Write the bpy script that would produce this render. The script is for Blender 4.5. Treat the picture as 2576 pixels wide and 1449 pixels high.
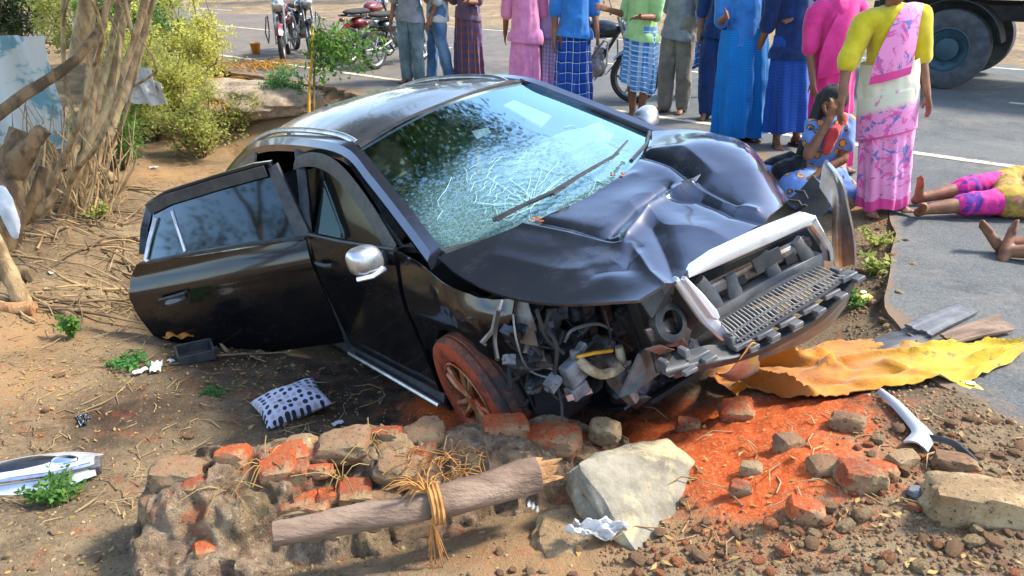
import bpy, bmesh, math, random
import numpy as np
from mathutils import Vector, Matrix

# ------------------------------------------------------------------ camera, sky, sun, exposure
SC = bpy.context.scene
for o in list(bpy.data.objects): bpy.data.objects.remove(o)
COL = SC.collection
F_PX, TILT, CAM_H = 740.0, math.radians(24.04), 1.594
cam = bpy.data.cameras.new('camera'); camo = bpy.data.objects.new('camera', cam); COL.objects.link(camo)
camo.location = (0, 0, CAM_H); camo.rotation_euler = (math.pi/2 - TILT, 0, 0)
cam.sensor_width = 36; cam.lens = F_PX/1024*36; cam.clip_start = .05; cam.clip_end = 2000
SC.camera = camo
SUN_AZ, SUN_EL = math.radians(76), math.radians(48)      # azimuth clockwise from +Y
W = bpy.data.worlds.new('World'); SC.world = W; W.use_nodes = True
nt = W.node_tree; nt.nodes.clear()
sky = nt.nodes.new('ShaderNodeTexSky'); sky.sky_type = 'NISHITA'; sky.sun_disc = False
sky.sun_elevation = SUN_EL; sky.sun_rotation = SUN_AZ; sky.air_density = 1.0; sky.dust_density = 1.0; sky.ozone_density = 1.0
bgn = nt.nodes.new('ShaderNodeBackground'); bgn.inputs[1].default_value = .15
wo = nt.nodes.new('ShaderNodeOutputWorld')
nt.links.new(sky.outputs[0], bgn.inputs[0]); nt.links.new(bgn.outputs[0], wo.inputs[0])
sl = bpy.data.lights.new('sun', 'SUN'); so = bpy.data.objects.new('sun', sl); COL.objects.link(so)
sl.energy = 2.1; sl.angle = math.radians(9); sl.color = (1, .95, .86)
so.rotation_euler = (math.pi/2 - SUN_EL, 0, -SUN_AZ + math.pi)
sd = Vector((math.sin(SUN_AZ)*math.cos(SUN_EL), math.cos(SUN_AZ)*math.cos(SUN_EL), math.sin(SUN_EL)))
so.rotation_euler = sd.to_track_quat('Z', 'Y').to_euler()
SC.view_settings.view_transform = 'Standard'; SC.view_settings.look = 'None'
SC.view_settings.exposure = 1.85; SC.view_settings.gamma = 1; SC.view_settings.use_curve_mapping = False
SC.cycles.use_denoising = True
SC.cycles.max_bounces = 8; SC.cycles.transparent_max_bounces = 16; SC.cycles.caustics_reflective = False; SC.cycles.caustics_refractive = False
SC.cycles.sample_clamp_indirect = 6

# ------------------------------------------------------------------ helpers
S_ = 1024/2576.0
def ray(px, py):
    px, py = px*S_, py*S_
    v = (py-288)/F_PX; u = (px-512)/F_PX; c, s = math.cos(TILT), math.sin(TILT)
    return Vector((u, c-v*s, -s-v*c))
def G(px, py, z=0.0):                      # the point at height z that stands at this place of the survey photo
    r = ray(px, py); t = (z-CAM_H)/r.z
    return Vector((0, 0, CAM_H)) + r*t
def D(px, py, t):                          # the same, by distance along the optical axis
    return Vector((0, 0, CAM_H)) + ray(px, py)*t
def rotm(h, p, r):
    return (Matrix.Rotation(h, 3, 'Z') @ Matrix.Rotation(-p, 3, 'Y') @ Matrix.Rotation(r, 3, 'X'))
CAR_O = Vector((-.237, 4.626, -.638)); CAR_R = rotm(math.radians(-52.24), math.radians(9.55), math.radians(10.9))
CAR_M = Matrix.Translation(CAR_O) @ CAR_R.to_4x4(); CAR_I = CAR_M.inverted()
def CN(px, py, n, d):                      # car-space point on the plane n.p = d
    o = CAR_I @ Vector((0, 0, CAM_H)); r = CAR_R.transposed() @ ray(px, py); n = Vector(n)
    return o + r*((d-n.dot(o))/n.dot(r))
def CP(px, py, ax, v):
    n = [0, 0, 0]; n['xyz'.index(ax)] = 1
    return CN(px, py, n, v)

def hash3(x, y, z, s=0):
    h = (x*374761393 + y*668265263 + z*2147483647 + s*974711) & 0xffffffff
    h = ((h ^ (h >> 13))*1274126177) & 0xffffffff
    return ((h ^ (h >> 16)) & 0xffff)/65535.0
def vnoise(P, s=0):                        # value noise on an (N,3) array, -1..1
    P = np.asarray(P, float); I = np.floor(P).astype(np.int64); Fr = P-I; Fr = Fr*Fr*(3-2*Fr); out = 0
    for dx in (0, 1):
        for dy in (0, 1):
            for dz in (0, 1):
                w = (Fr[:, 0] if dx else 1-Fr[:, 0])*(Fr[:, 1] if dy else 1-Fr[:, 1])*(Fr[:, 2] if dz else 1-Fr[:, 2])
                out = out + w*hash3(I[:, 0]+dx, I[:, 1]+dy, I[:, 2]+dz, s)
    return out*2-1
def fbm(P, o=4, s=0, g=.5):
    P = np.asarray(P, float); a = 1; t = 0; r = 0
    for i in range(o): r = r + a*vnoise(P*2**i + i*17.3, s+i); t += a; a *= g
    return r/t

def catmull(ps, n):
    ps = np.asarray(ps, float); m = len(ps)
    if m == 2: return np.array([ps[0]+(ps[1]-ps[0])*t for t in np.linspace(0, 1, n)])
    e = np.concatenate([[2*ps[0]-ps[1]], ps, [2*ps[-1]-ps[-2]]]); out = []
    for t in np.linspace(0, m-1-1e-9, n):
        i = int(t); f = t-i; a, b, c, d = e[i], e[i+1], e[i+2], e[i+3]
        out.append(.5*((2*b)+(c-a)*f+(2*a-5*b+4*c-d)*f*f+(3*b-a-3*c+d)*f**3))
    return np.array(out)
def cpatch(ctrl, nu, nv):                  # smooth surface through a grid of points
    rows = np.array([catmull(r, nv) for r in ctrl]); return np.array([catmull(rows[:, j], nu) for j in range(nv)]).transpose(1, 0, 2)

def ico(sub):
    bm = bmesh.new(); bmesh.ops.create_icosphere(bm, subdivisions=sub, radius=1)
    v = np.array([x.co for x in bm.verts]); f = [[q.index for q in p.verts] for p in bm.faces]; bm.free(); return v, f
ICO = {i: ico(i) for i in (1, 2, 3, 4, 5)}

class MB:
    def __init__(s): s.v = []; s.f = []; s.uv = []; s.m = []; s.mi = 0
    def add(s, v, f, uv=None):
        n = len(s.v); s.v += [tuple(map(float, p)) for p in v]; s.f += [[i+n for i in q] for q in f]
        s.uv += list(uv) if uv is not None else [(0, 0)]*len(v); s.m += [s.mi]*len(f); return s
    def box(s, c, d, R=None, taper=1):
        c = Vector(c); d = Vector(d)/2; R = R or Matrix.Identity(3)
        vs = [c + R @ Vector((x*d.x*(taper if z > 0 else 1), y*d.y*(taper if z > 0 else 1), z*d.z)) for x in (-1, 1) for y in (-1, 1) for z in (-1, 1)]
        return s.add(vs, [(0, 1, 3, 2), (4, 6, 7, 5), (0, 4, 5, 1), (2, 3, 7, 6), (0, 2, 6, 4), (1, 5, 7, 3)])
    def tube(s, pts, r, n=8, cap=True, closed=False, flat=1.0, rough=0, seed=0):
        P = [Vector(p) for p in pts]; m = len(P); rs = list(r) if hasattr(r, '__len__') else [r]*m
        T = []
        for i in range(m):
            a = P[(i-1) % m] if (closed or i) else P[0]; b = P[(i+1) % m] if (closed or i < m-1) else P[-1]
            t = (b-a); T.append(t.normalized() if t.length > 1e-9 else Vector((0, 0, 1)))
        u = T[0].orthogonal().normalized(); vs = []; uv = []
        rr = random.Random(seed)
        for i in range(m):
            u = (u - T[i]*u.dot(T[i])); u = u.normalized() if u.length > 1e-6 else T[i].orthogonal().normalized(); w = T[i].cross(u)
            for k in range(n):
                a = 2*math.pi*k/n; q = rs[i]*(1+rough*(rr.random()-.5)*2)
                vs.append(P[i] + u*math.cos(a)*q + w*math.sin(a)*q*flat); uv.append((k/n, i/max(1, m-1)))
        f = []
        for i in range(m if closed else m-1):
            j = (i+1) % m
            f += [(i*n+k, i*n+(k+1) % n, j*n+(k+1) % n, j*n+k) for k in range(n)]
        if cap and not closed: f += [tuple(range(n))[::-1], tuple((m-1)*n+k for k in range(n))]
        return s.add(vs, f, uv)
    def loft(s, rings, closed=True, cap=(True, True), flip=False):
        n = len(rings[0]); m = len(rings); vs = [p for r in rings for p in r]; uv = [(k/n, i/max(1, m-1)) for i in range(m) for k in range(n)]
        f = []
        for i in range(m-1):
            for k in range(n if closed else n-1):
                q = (i*n+k, i*n+(k+1) % n, (i+1)*n+(k+1) % n, (i+1)*n+k); f.append(q[::-1] if flip else q)
        if cap[0]: f.append(tuple(range(n)) if flip else tuple(range(n))[::-1])
        if cap[1]: c = tuple((m-1)*n+k for k in range(n)); f.append(c[::-1] if flip else c)
        return s.add(vs, f, uv)
    def grid(s, P, flip=False):
        m, n = len(P), len(P[0]); vs = [P[i][j] for i in range(m) for j in range(n)]; uv = [(j/(n-1), i/(m-1)) for i in range(m) for j in range(n)]
        f = []
        for i in range(m-1):
            for j in range(n-1):
                q = (i*n+j, i*n+j+1, (i+1)*n+j+1, (i+1)*n+j); f.append(q[::-1] if flip else q)
        return s.add(vs, f, uv)
    def sheet(s, P, t, nrm=None):          # a grid with thickness t (towards -normal), closed all round
        P = np.asarray(P, float); m, n = P.shape[:2]
        du = np.gradient(P, axis=0); dv = np.gradient(P, axis=1); N = np.cross(du, dv); N /= (np.linalg.norm(N, axis=2, keepdims=True)+1e-12)
        if nrm is not None and (N.reshape(-1, 3) @ np.array(nrm)).sum() < 0: N = -N; fl = True
        else: fl = False
        Q = P-N*t; b = len(s.v); s.grid(P, flip=not fl if False else fl); s.grid(Q, flip=not fl)
        k = m*n; ring = [(0, j) for j in range(n)]+[(i, n-1) for i in range(1, m)]+[(m-1, j) for j in range(n-2, -1, -1)]+[(i, 0) for i in range(m-2, 0, -1)]
        ids = [b+i*n+j for i, j in ring]; f = []
        for a in range(len(ids)):
            c = (a+1) % len(ids); q = (ids[a], ids[a]+k, ids[c]+k, ids[c]); f.append(q[::-1] if fl else q)
        s.f += f; s.m += [s.mi]*len(f); return s
    def prism(s, poly, t, n=None):         # polygon of 3D points pushed by vector t
        P = [Vector(p) for p in poly]; t = Vector(t); k = len(P); vs = P+[p+t for p in P]
        f = [tuple(range(k)), tuple(range(2*k-1, k-1, -1))]+[(i, i+k, (i+1) % k+k, (i+1) % k) for i in range(k)]
        return s.add(vs, f, [(0, 0)]*2*k)
    def blob(s, c, r, seed=0, amp=.2, fq=1.5, sub=3, R=None, power=1, flat=None):
        v, f = ICO[sub]; r = np.array(r if hasattr(r, '__len__') else (r, r, r), float)
        w = v.copy()
        if power != 1:                     # towards a block
            m = np.abs(w).max(axis=1, keepdims=True); w = w*(1-power)+w/m*power*.8
        w = w*(1+amp*fbm(v*fq+seed*7.13, 3, seed)[:, None]); w = w*r
        if flat is not None: w[:, 2] = np.maximum(w[:, 2], -flat)
        if R is not None: w = w @ np.array(R.transposed() if hasattr(R, 'transposed') else R.T)
        return s.add(w+np.array(c), f, [(math.atan2(a[1], a[0])/6.283+.5, a[2]*.5+.5) for a in v])
    def lathe(s, prof, c=(0, 0, 0), ax='z', n=24, cap=False):
        rings = []
        for r, h in prof:
            ring = []
            for k in range(n):
                a = 2*math.pi*k/n; x, y = r*math.cos(a), r*math.sin(a)
                p = {'z': (x, y, h), 'y': (x, h, y), 'x': (h, x, y)}[ax]; ring.append((p[0]+c[0], p[1]+c[1], p[2]+c[2]))
            rings.append(ring)
        return s.loft(rings, cap=(cap, cap), flip=(ax == 'y'))
    def xf(s, M):
        s.v = [tuple(M @ Vector(p)) for p in s.v]; return s
    def build(s, name, mat, parent=None, smooth=35, bevel=0, seg=2, kind=None):
        me = bpy.data.meshes.new(name); me.from_pydata(s.v, [], s.f)
        mats = mat if isinstance(mat, (list, tuple)) else [mat]
        for m in mats: me.materials.append(M[m] if isinstance(m, str) else m)
        if len(mats) > 1: me.polygons.foreach_set('material_index', s.m)
        uvl = me.uv_layers.new(name='UVMap'); li = np.zeros(len(me.loops), dtype=np.int32); me.loops.foreach_get('vertex_index', li)
        uvl.data.foreach_set('uv', np.array(s.uv, dtype=np.float32)[li].ravel())
        if smooth:
            me.polygons.foreach_set('use_smooth', [True]*len(me.polygons)); me.set_sharp_from_angle(angle=math.radians(smooth))
        me.update()
        o = bpy.data.objects.new(name, me); COL.objects.link(o)
        if parent is not None: o.parent = parent
        if bevel:
            b = o.modifiers.new('bevel', 'BEVEL'); b.width = bevel; b.segments = seg; b.limit_method = 'ANGLE'; b.angle_limit = math.radians(40); b.harden_normals = False
        if kind: o['kind'] = kind
        return o
def thing(name, label, cat, loc=(0, 0, 0), rz=0, group=None, M4=None):
    o = bpy.data.objects.new(name, None); COL.objects.link(o); o.empty_display_size = .1
    if M4 is not None: o.matrix_world = M4
    else: o.location = loc; o.rotation_euler = (0, 0, rz)
    return tag(o, label, cat, group)
def tag(o, label, cat, group=None):
    o['label'] = label; o['category'] = cat
    if group: o['group'] = group
    return o
def struct(o): o['kind'] = 'structure'; return o
def copy_tree(o, parent=None):
    c = o.copy(); COL.objects.link(c)
    if parent is not None: c.parent = parent
    for ch in [q for q in bpy.data.objects if q.parent == o]: copy_tree(ch, c)
    return c

# ------------------------------------------------------------------ materials
M = {}
def hexc(h):
    return tuple(((int(h[i:i+2], 16)/255)/12.92 if int(h[i:i+2], 16)/255 <= .04045 else ((int(h[i:i+2], 16)/255+.055)/1.055)**2.4) for i in (0, 2, 4))
class NT:
    def __init__(s, name):
        m = bpy.data.materials.new(name); m.use_nodes = True; s.m = m; s.t = m.node_tree; s.t.nodes.clear()
        s.out = s.n('ShaderNodeOutputMaterial'); s.p = s.n('ShaderNodeBsdfPrincipled'); s.l(s.p.outputs[0], s.out.inputs[0]); M[name] = m
    def n(s, t, **k):
        x = s.t.nodes.new(t)
        for a, b in k.items(): setattr(x, a, b)
        return x
    def l(s, a, b): s.t.links.new(a, b)
    def co(s, kind='Object', scale=(1, 1, 1)):
        tc = s.n('ShaderNodeTexCoord'); mp = s.n('ShaderNodeMapping'); mp.inputs['Scale'].default_value = scale; s.l(tc.outputs[kind], mp.inputs[0]); return mp.outputs[0]
    def noise(s, v, sc, det=5, rough=.6, dist=0):
        x = s.n('ShaderNodeTexNoise'); x.inputs['Scale'].default_value = sc; x.inputs['Detail'].default_value = det; x.inputs['Roughness'].default_value = rough; x.inputs['Distortion'].default_value = dist
        if v is not None: s.l(v, x.inputs['Vector'])
        return x.outputs['Fac']
    def vor(s, v, sc, out='Distance', feature='F1', rnd=1):
        x = s.n('ShaderNodeTexVoronoi', feature=feature); x.inputs['Scale'].default_value = sc; x.inputs['Randomness'].default_value = rnd
        if v is not None: s.l(v, x.inputs['Vector'])
        return x.outputs[out]
    def ramp(s, f, stops):
        x = s.n('ShaderNodeValToRGB'); e = x.color_ramp.elements
        while len(e) > 1: e.remove(e[-1])
        e[0].position = stops[0][0]; e[0].color = (*stops[0][1], 1)
        for p, c in stops[1:]: q = e.new(p); q.color = (*c, 1)
        s.l(f, x.inputs[0]); return x.outputs[0]
    def sstep(s, f, a, b):
        x = s.n('ShaderNodeMapRange', interpolation_type='SMOOTHSTEP'); x.inputs[1].default_value = a; x.inputs[2].default_value = b; s.l(f, x.inputs[0]); return x.outputs[0]
    def mix(s, f, a, b, bt='MIX'):
        x = s.n('ShaderNodeMix', data_type='RGBA', blend_type=bt)
        for v, i in ((f, 0), (a, 6), (b, 7)):
            if isinstance(v, (int, float)): x.inputs[i].default_value = v
            elif isinstance(v, tuple): x.inputs[i].default_value = (*v, 1)
            else: s.l(v, x.inputs[i])
        return x.outputs[2]
    def math(s, op, a, b=None, clamp=False):
        x = s.n('ShaderNodeMath', operation=op, use_clamp=clamp)
        for i, v in enumerate((a, b)):
            if v is None: continue
            if isinstance(v, (int, float)): x.inputs[i].default_value = v
            else: s.l(v, x.inputs[i])
        return x.outputs[0]
    def bump(s, h, st=.3, d=.01):
        x = s.n('ShaderNodeBump'); x.inputs['Strength'].default_value = st; x.inputs['Distance'].default_value = d; s.l(h, x.inputs['Height']); s.l(x.outputs[0], s.p.inputs['Normal']); return x
    def set(s, **k):
        for a, v in k.items():
            i = s.p.inputs[{'col': 'Base Color', 'rough': 'Roughness', 'metal': 'Metallic', 'spec': 'Specular IOR Level', 'coat': 'Coat Weight', 'coatr': 'Coat Roughness', 'alpha': 'Alpha', 'trans': 'Transmission Weight', 'ior': 'IOR', 'sheen': 'Sheen Weight', 'sss': 'Subsurface Weight'}[a]]
            if isinstance(v, (int, float)): i.default_value = v
            elif isinstance(v, tuple): i.default_value = (*v, 1)
            else: s.l(v, i)
        return s
def simple(name, c, rough=.6, metal=0, c2=None, sc=6, bump=0, bsc=60, bd=.004, coat=0, spec=.5, kind='Object', rv=.0, contrast=(.35, .65), sheen=0, scale=(1, 1, 1)):
    c = hexc(c) if isinstance(c, str) else c; c2 = (hexc(c2) if isinstance(c2, str) else c2) if c2 else tuple(x*.7 for x in c)
    k = NT(name); v = k.co(kind, scale); f = k.sstep(k.noise(v, sc), *contrast); k.set(col=k.mix(f, c, c2), rough=rough, metal=metal, coat=coat, spec=spec, sheen=sheen)
    if rv: k.set(rough=k.math('ADD', rough-rv/2, k.math('MULTIPLY', k.noise(v, sc*2.3), rv)))
    if bump: k.bump(k.noise(v, bsc, 6, .65), bump, bd)
    return k
# ------------------------------------------------------------------ the ground
RD = Vector((.7715, -.6363, 0)); RN = Vector((.6363, .7715, 0)); RP = Vector((1.4638, 8.276, 0))   # road frame: along, across (away), a point on the edge line
def road_xy(u, v, z=0): p = RP+RD*u+RN*v; return Vector((p.x, p.y, z))
EDGE_U = [-120, -30, -8, -2, 1.5, 2.5, 2.95, 3.2, 3.42, 3.7, 4.3, 5.2, 7, 12, 120]
EDGE_V = [-1.2, -1.2, -1.0, -1.1, -1.0, -1.25, -1.7, -2.4, -3.55, -4.1, -4.45, -4.6, -4.4, -4.0, -4]
def edge_v(u): return np.interp(u, EDGE_U, EDGE_V)
TP = []   # terrain control points
def tp(px, py, z): p = G(px, py, z); TP.append((p.x, p.y, z))
def tw(x, y, z): TP.append((x, y, z))
for a in [(735, 1050, -.66), (600, 1000, -.66), (450, 950, -.62), (880, 1080, -.68), (100, 900, -.52), (30, 720, -.42), (0, 1000, -.5), (250, 800, -.6), (330, 680, -.7),
          (200, 500, -.5), (80, 560, -.48), (300, 440, -.55), (450, 420, -.65), (600, 400, -.7), (520, 340, -.55), (640, 330, -.45), (600, 240, -.15), (680, 215, .0), (760, 250, -.2), (850, 250, -.12), (900, 208, .03),
          (700, 180, 0), (560, 180, -.15), (420, 250, -.4), (150, 330, -.45), (0, 450, -.4), (560, 900, -.66), (200, 1100, -.58), (100, 1240, -.52), (300, 1250, -.52), (0, 1449, -.45), (250, 1449, -.48),
          (1650, 1085, -.42), (1800, 1060, -.33), (1950, 1040, -.2), (1850, 1110, -.24), (2000, 1120, -.12), (1700, 1160, -.28), (1900, 1200, -.14), (1750, 1280, -.2), (2150, 1060, -.06), (2150, 950, -.08), (2000, 960, -.2), (2100, 1250, -.06),
          (2350, 1200, -.02), (2400, 1050, -.01), (2576, 1300, 0), (2576, 1449, .02), (2200, 1449, -.05), (1800, 1449, -.15), (1500, 1449, -.2), (1500, 1350, -.22), (1200, 1449, -.25), (900, 1449, -.3), (600, 1449, -.38),
          (2170, 640, -.1), (2210, 720, -.06), (2190, 800, -.06), (2100, 880, -.16), (2180, 560, -.06), (2140, 530, -.05)]: tp(*a)
for a in [(-.03, 3.02, -.64), (.25, 2.75, -.55), (1.22, 4.05, -.34), (-1.68, 5.15, -1.09), (-.39, 6.21, -.78), (0, 4.6, -.68), (.6, 3.5, -.5), (.95, 3.2, -.36), (.4, 6.9, -.35), (.9, 6.3, -.25), (1.5, 5.2, -.12), (-2.6, 5.3, -.85), (-2.2, 4.6, -.75), (-2.4, 6.6, -.8), (-1.0, 7.4, -.6), (-.3, 8.0, -.2), (-1.6, 8.8, -.35), (-2.4, 9.6, -.25),
          (-6, 5, -.35), (-8, 9, -.3), (-6, 12, -.25), (-5, 16, -.1), (-12, 14, -.3), (-5, 2.5, -.4), (-3, 1.5, -.4), (-8, 0, -.35), (0, 0, -.1), (-2, 0, -.25), (2.5, 0, 0), (0, -6, 0), (-8, -8, -.2), (-20, 10, -.3)]: tw(*a)
for u in (-40, -25, -16, -11, -8, -5.5, -4, -3, -2, -1, 0, 1, 2, 2.6):
    for dv in (.12, 1.2, 4): q = road_xy(u, edge_v(u)+dv); tw(q.x, q.y, 0)
for u in (3.1, 3.3, 3.6, 4.3, 5.2, 7): 
    for dv in (.15, .8, 2): q = road_xy(u, edge_v(u)+dv); tw(q.x, q.y, 0)
TPA = np.array(TP)
def _k(r): return r**1.5
_d = np.linalg.norm(TPA[:, None, :2]-TPA[None, :, :2], axis=2); _n = len(TPA)
_A = np.zeros((_n+3, _n+3)); _A[:_n, :_n] = _d+np.eye(_n)*.02; _A[:_n, _n] = 1; _A[:_n, _n+1:] = TPA[:, :2]; _A[_n:, :_n] = _A[:_n, _n:].T
_w = np.linalg.solve(_A, np.r_[TPA[:, 2], 0, 0, 0])
def base_h(X, Y):
    X = np.asarray(X, float).ravel(); Y = np.asarray(Y, float).ravel(); out = np.zeros(len(X))
    for a in range(0, len(X), 20000):
        x, y = X[a:a+20000], Y[a:a+20000]; r = np.hypot(x[:, None]-TPA[None, :, 0], y[:, None]-TPA[None, :, 1])
        out[a:a+20000] = r @ _w[:_n] + _w[_n] + _w[_n+1]*x + _w[_n+2]*y
    return np.clip(out, -1.25, .2)
def road_uv(X, Y):
    return (X-RP.x)*RD.x+(Y-RP.y)*RD.y, (X-RP.x)*RN.x+(Y-RP.y)*RN.y
RED_C = [(G(1700, 1100, -.3), .34), (G(1840, 1140, -.22), .42), (G(1980, 1080, -.14), .26), (G(1900, 1220, -.14), .26), (G(1780, 1100, -.3), .3), (G(1990, 1190, -.1), .2), (G(1600, 1090, -.4), .18), (G(1150, 1000, -.62), .25)]
def red_mask(X, Y):
    r = np.zeros(len(X))
    for p, s in RED_C: r = np.maximum(r, np.exp(-((X-p.x)**2+(Y-p.y)**2)/(s*s*1.15)))
    return r
def ground_h(X, Y, detail=True):
    X = np.asarray(X, float).ravel(); Y = np.asarray(Y, float).ravel(); h = base_h(X, Y); u, v = road_uv(X, Y)
    far = np.clip((np.hypot(X, Y-5)-25)/30, 0, 1); h = h*(1-far)-.12*far*0
    inr = np.clip((v-edge_v(u))/.12, 0, 1)*np.clip((7.9-v)/.3, 0, 1)
    P = np.c_[X, Y, X*0]
    if detail:
        n1 = fbm(P*1.3, 4, 1)*.05+fbm(P*6, 4, 5)*.018; rough = np.clip(fbm(P*.8+9, 2, 8)+.4, 0, 1)
        n1 = n1+np.abs(fbm(P*14, 3, 11))*.022*rough
        rm = red_mask(X, Y); n1 = n1+rm*(np.abs(fbm(P*9, 4, 21))*.06+.05+fbm(P*30, 2, 3)*.01)
        h = h+n1*(1-inr)
    return h*(1-inr)+(-.012)*inr
def gz(x, y): return float(ground_h([x], [y])[0])
def on_ground(px, py, z0=-.3):             # where the line of sight through this place of the survey photo meets the ground
    z = z0
    for _ in range(6): p = G(px, py, z); z = .4*z+.6*gz(p.x, p.y)
    p = G(px, py, z); return Vector((p.x, p.y, gz(p.x, p.y)))

def axis(lo, hi, st, far, gr=1.22):
    a = list(np.arange(lo, hi+1e-6, st)); s = st
    while a[-1] < far: s *= gr; a.append(a[-1]+s)
    s = st
    while a[0] > -far: s *= gr; a.insert(0, a[0]-s)
    return np.array(a)
gx = axis(-5.2, 4.6, .027, 240); gy = axis(.9, 9.6, .027, 240)
XX, YY = np.meshgrid(gx, gy); ZZ = ground_h(XX, YY)
k = NT('soil'); v = k.co('Object')
at = k.n('ShaderNodeAttribute', attribute_name='soil'); sep = k.n('ShaderNodeSeparateColor'); k.l(at.outputs['Color'], sep.inputs[0])
n1 = k.noise(v, 1.4, 6, .65); n2 = k.noise(v, 9, 6, .7); n3 = k.noise(v, 55, 5, .7)
base = k.ramp(k.math('ADD', k.math('MULTIPLY', n1, .6), k.math('MULTIPLY', n2, .4)), [(.33, hexc('5c4f3c')), (.47, hexc('7f6c52')), (.58, hexc('9a8565')), (.7, hexc('b5a07e'))])
base = k.mix(k.sstep(n3, .52, .72), base, hexc('9c8464')); base = k.mix(k.sstep(n3, .46, .3), base, hexc('33261c'))
sand = k.mix(n2, hexc('b89468'), hexc('8d6b48')); damp_shade = k.mix(k.sstep(n2, .4, .65), hexc('3b3026'), hexc('5e4d3c'))
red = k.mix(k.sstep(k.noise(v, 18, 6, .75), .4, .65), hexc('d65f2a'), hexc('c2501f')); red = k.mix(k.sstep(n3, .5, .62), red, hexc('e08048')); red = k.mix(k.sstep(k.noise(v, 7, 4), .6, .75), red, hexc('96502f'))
base = k.mix(sep.outputs[1], base, damp_shade); base = k.mix(sep.outputs[2], base, sand)
rf = k.math('MULTIPLY', .92, k.sstep(k.math('ADD', sep.outputs[0], k.math('MULTIPLY', k.math('SUBTRACT', k.noise(v, 7, 7, .8), .5), 1.9)), .02, .72))
base = k.mix(rf, base, red)
spk = k.sstep(k.vor(v, 40), .3, .2); base = k.mix(k.math('MULTIPLY', spk, k.sstep(k.noise(v, 4), .5, .62)), base, k.mix(k.noise(v, 30), hexc('5a4634'), hexc('b7a07c')))
k.set(col=base, rough=.95, spec=.2); k.bump(k.math('ADD', k.math('MULTIPLY', n3, .7), k.math('MULTIPLY', k.noise(v, 150, 4, .7), .5)), .9, .02)
mb = MB(); me = bpy.data.meshes.new('ground'); nx, ny = len(gx), len(gy)
vv = np.c_[XX.ravel(), YY.ravel(), ZZ.ravel()]; idx = np.arange(nx*ny).reshape(ny, nx)
ff = np.stack([idx[:-1, :-1], idx[:-1, 1:], idx[1:, 1:], idx[1:, :-1]], -1).reshape(-1, 4)
me.vertices.add(len(vv)); me.vertices.foreach_set('co', vv.ravel().astype(np.float32)); me.loops.add(ff.size); me.loops.foreach_set('vertex_index', ff.ravel().astype(np.int32))
me.polygons.add(len(ff)); me.polygons.foreach_set('loop_start', np.arange(0, ff.size, 4, dtype=np.int32)); me.polygons.foreach_set('loop_total', np.full(len(ff), 4, dtype=np.int32)); me.update(calc_edges=True)
me.polygons.foreach_set('use_smooth', [True]*len(ff))
rm = red_mask(vv[:, 0], vv[:, 1]); PP = np.c_[vv[:, 0], vv[:, 1], vv[:, 0]*0]
def gauss(px, py, z, s):
    p = G(px, py, z); return np.exp(-((vv[:, 0]-p.x)**2+(vv[:, 1]-p.y)**2)/(s*s))
damp_shade = np.zeros(len(vv))
for a in [(900, 950, -.7, .8), (560, 900, -.66, .5), (1000, 1080, -.65, .5), (1500, 1050, -.55, .5), (2230, 650, -.05, .22), (2280, 560, 0, .14), (2240, 760, -.03, .22), (2100, 1000, -.1, .25), (330, 1050, -.6, .35)]: damp_shade = np.maximum(damp_shade, gauss(*a))  # dark mud, plus shade painted in below the car, door and road edge
sandm = np.zeros(len(vv))
for a in [(30, 820, -.45, .38), (0, 960, -.5, .3), (420, 430, -.6, .6), (600, 300, -.4, 1.0), (850, 230, -.1, .8), (950, 200, 0, 1.2), (2200, 540, -.05, .25), (1400, 1420, -.2, .35), (1650, 1320, -.2, .3)]: sandm = np.maximum(sandm, gauss(*a))
wob = fbm(PP*2.2, 4, 31)*.5
ca = me.color_attributes.new('soil', 'FLOAT_COLOR', 'POINT'); ca.data.foreach_set('color', np.c_[rm, np.clip(damp_shade*1.1+wob*.5*damp_shade, 0, 1), np.clip(sandm*.9+wob*.4*sandm, 0, .9), np.ones(len(vv))].astype(np.float32).ravel())
me.materials.append(M['soil']); gro = bpy.data.objects.new('ground', me); COL.objects.link(gro); struct(gro)

# ------------------------------------------------------------------ the road
k = NT('asphalt'); v = k.co('Object'); n1 = k.noise(v, .7, 5, .65); n2 = k.noise(v, 90, 4, .7); n3 = k.noise(v, 6, 6, .7)
c = k.ramp(n1, [(.35, hexc('4b4e4e')), (.55, hexc('5c5e5b')), (.7, hexc('6d6b64'))]); c = k.mix(k.sstep(n2, .5, .75), c, hexc('7d7a74')); c = k.mix(k.sstep(n2, .47, .3), c, hexc('3b3a38'))
ed = k.n('ShaderNodeAttribute', attribute_name='edge'); df = k.sstep(k.math('ADD', ed.outputs['Fac'], k.math('MULTIPLY', k.math('SUBTRACT', n3, .5), 1.3)), .4, .9)
c = k.mix(df, c, k.mix(n3, hexc('8f7558'), hexc('6d553e'))); c = k.mix(k.math('MULTIPLY', k.sstep(k.noise(v, 1.6, 7, .75, .6), .48, .68), .5), c, hexc('83776a')); c = k.mix(k.math('MULTIPLY', k.sstep(k.noise(v, 2.7, 6, .7, .4), .56, .66), .5), c, hexc('3f403f')); k.set(col=c, rough=.88, spec=.3); k.bump(n2, .6, .008)
us = np.unique(np.concatenate([np.arange(-6, 7.5, .035), -6-np.cumsum(.05*1.12**np.arange(60)), 7.5+np.cumsum(.05*1.12**np.arange(60))])); us = us[np.abs(us) < 160]
vs_ = np.concatenate([[0, .03, .07, .13, .22, .35, .5, .7, 1, 1.4, 2], np.linspace(2.8, 11.5, 9)]); P = []; E_ = []
jag = fbm(np.c_[us*3.1, us*0, us*0], 5, 4, .7)*.22+fbm(np.c_[us*16, us*0, us*0], 3, 7)*.07
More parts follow.
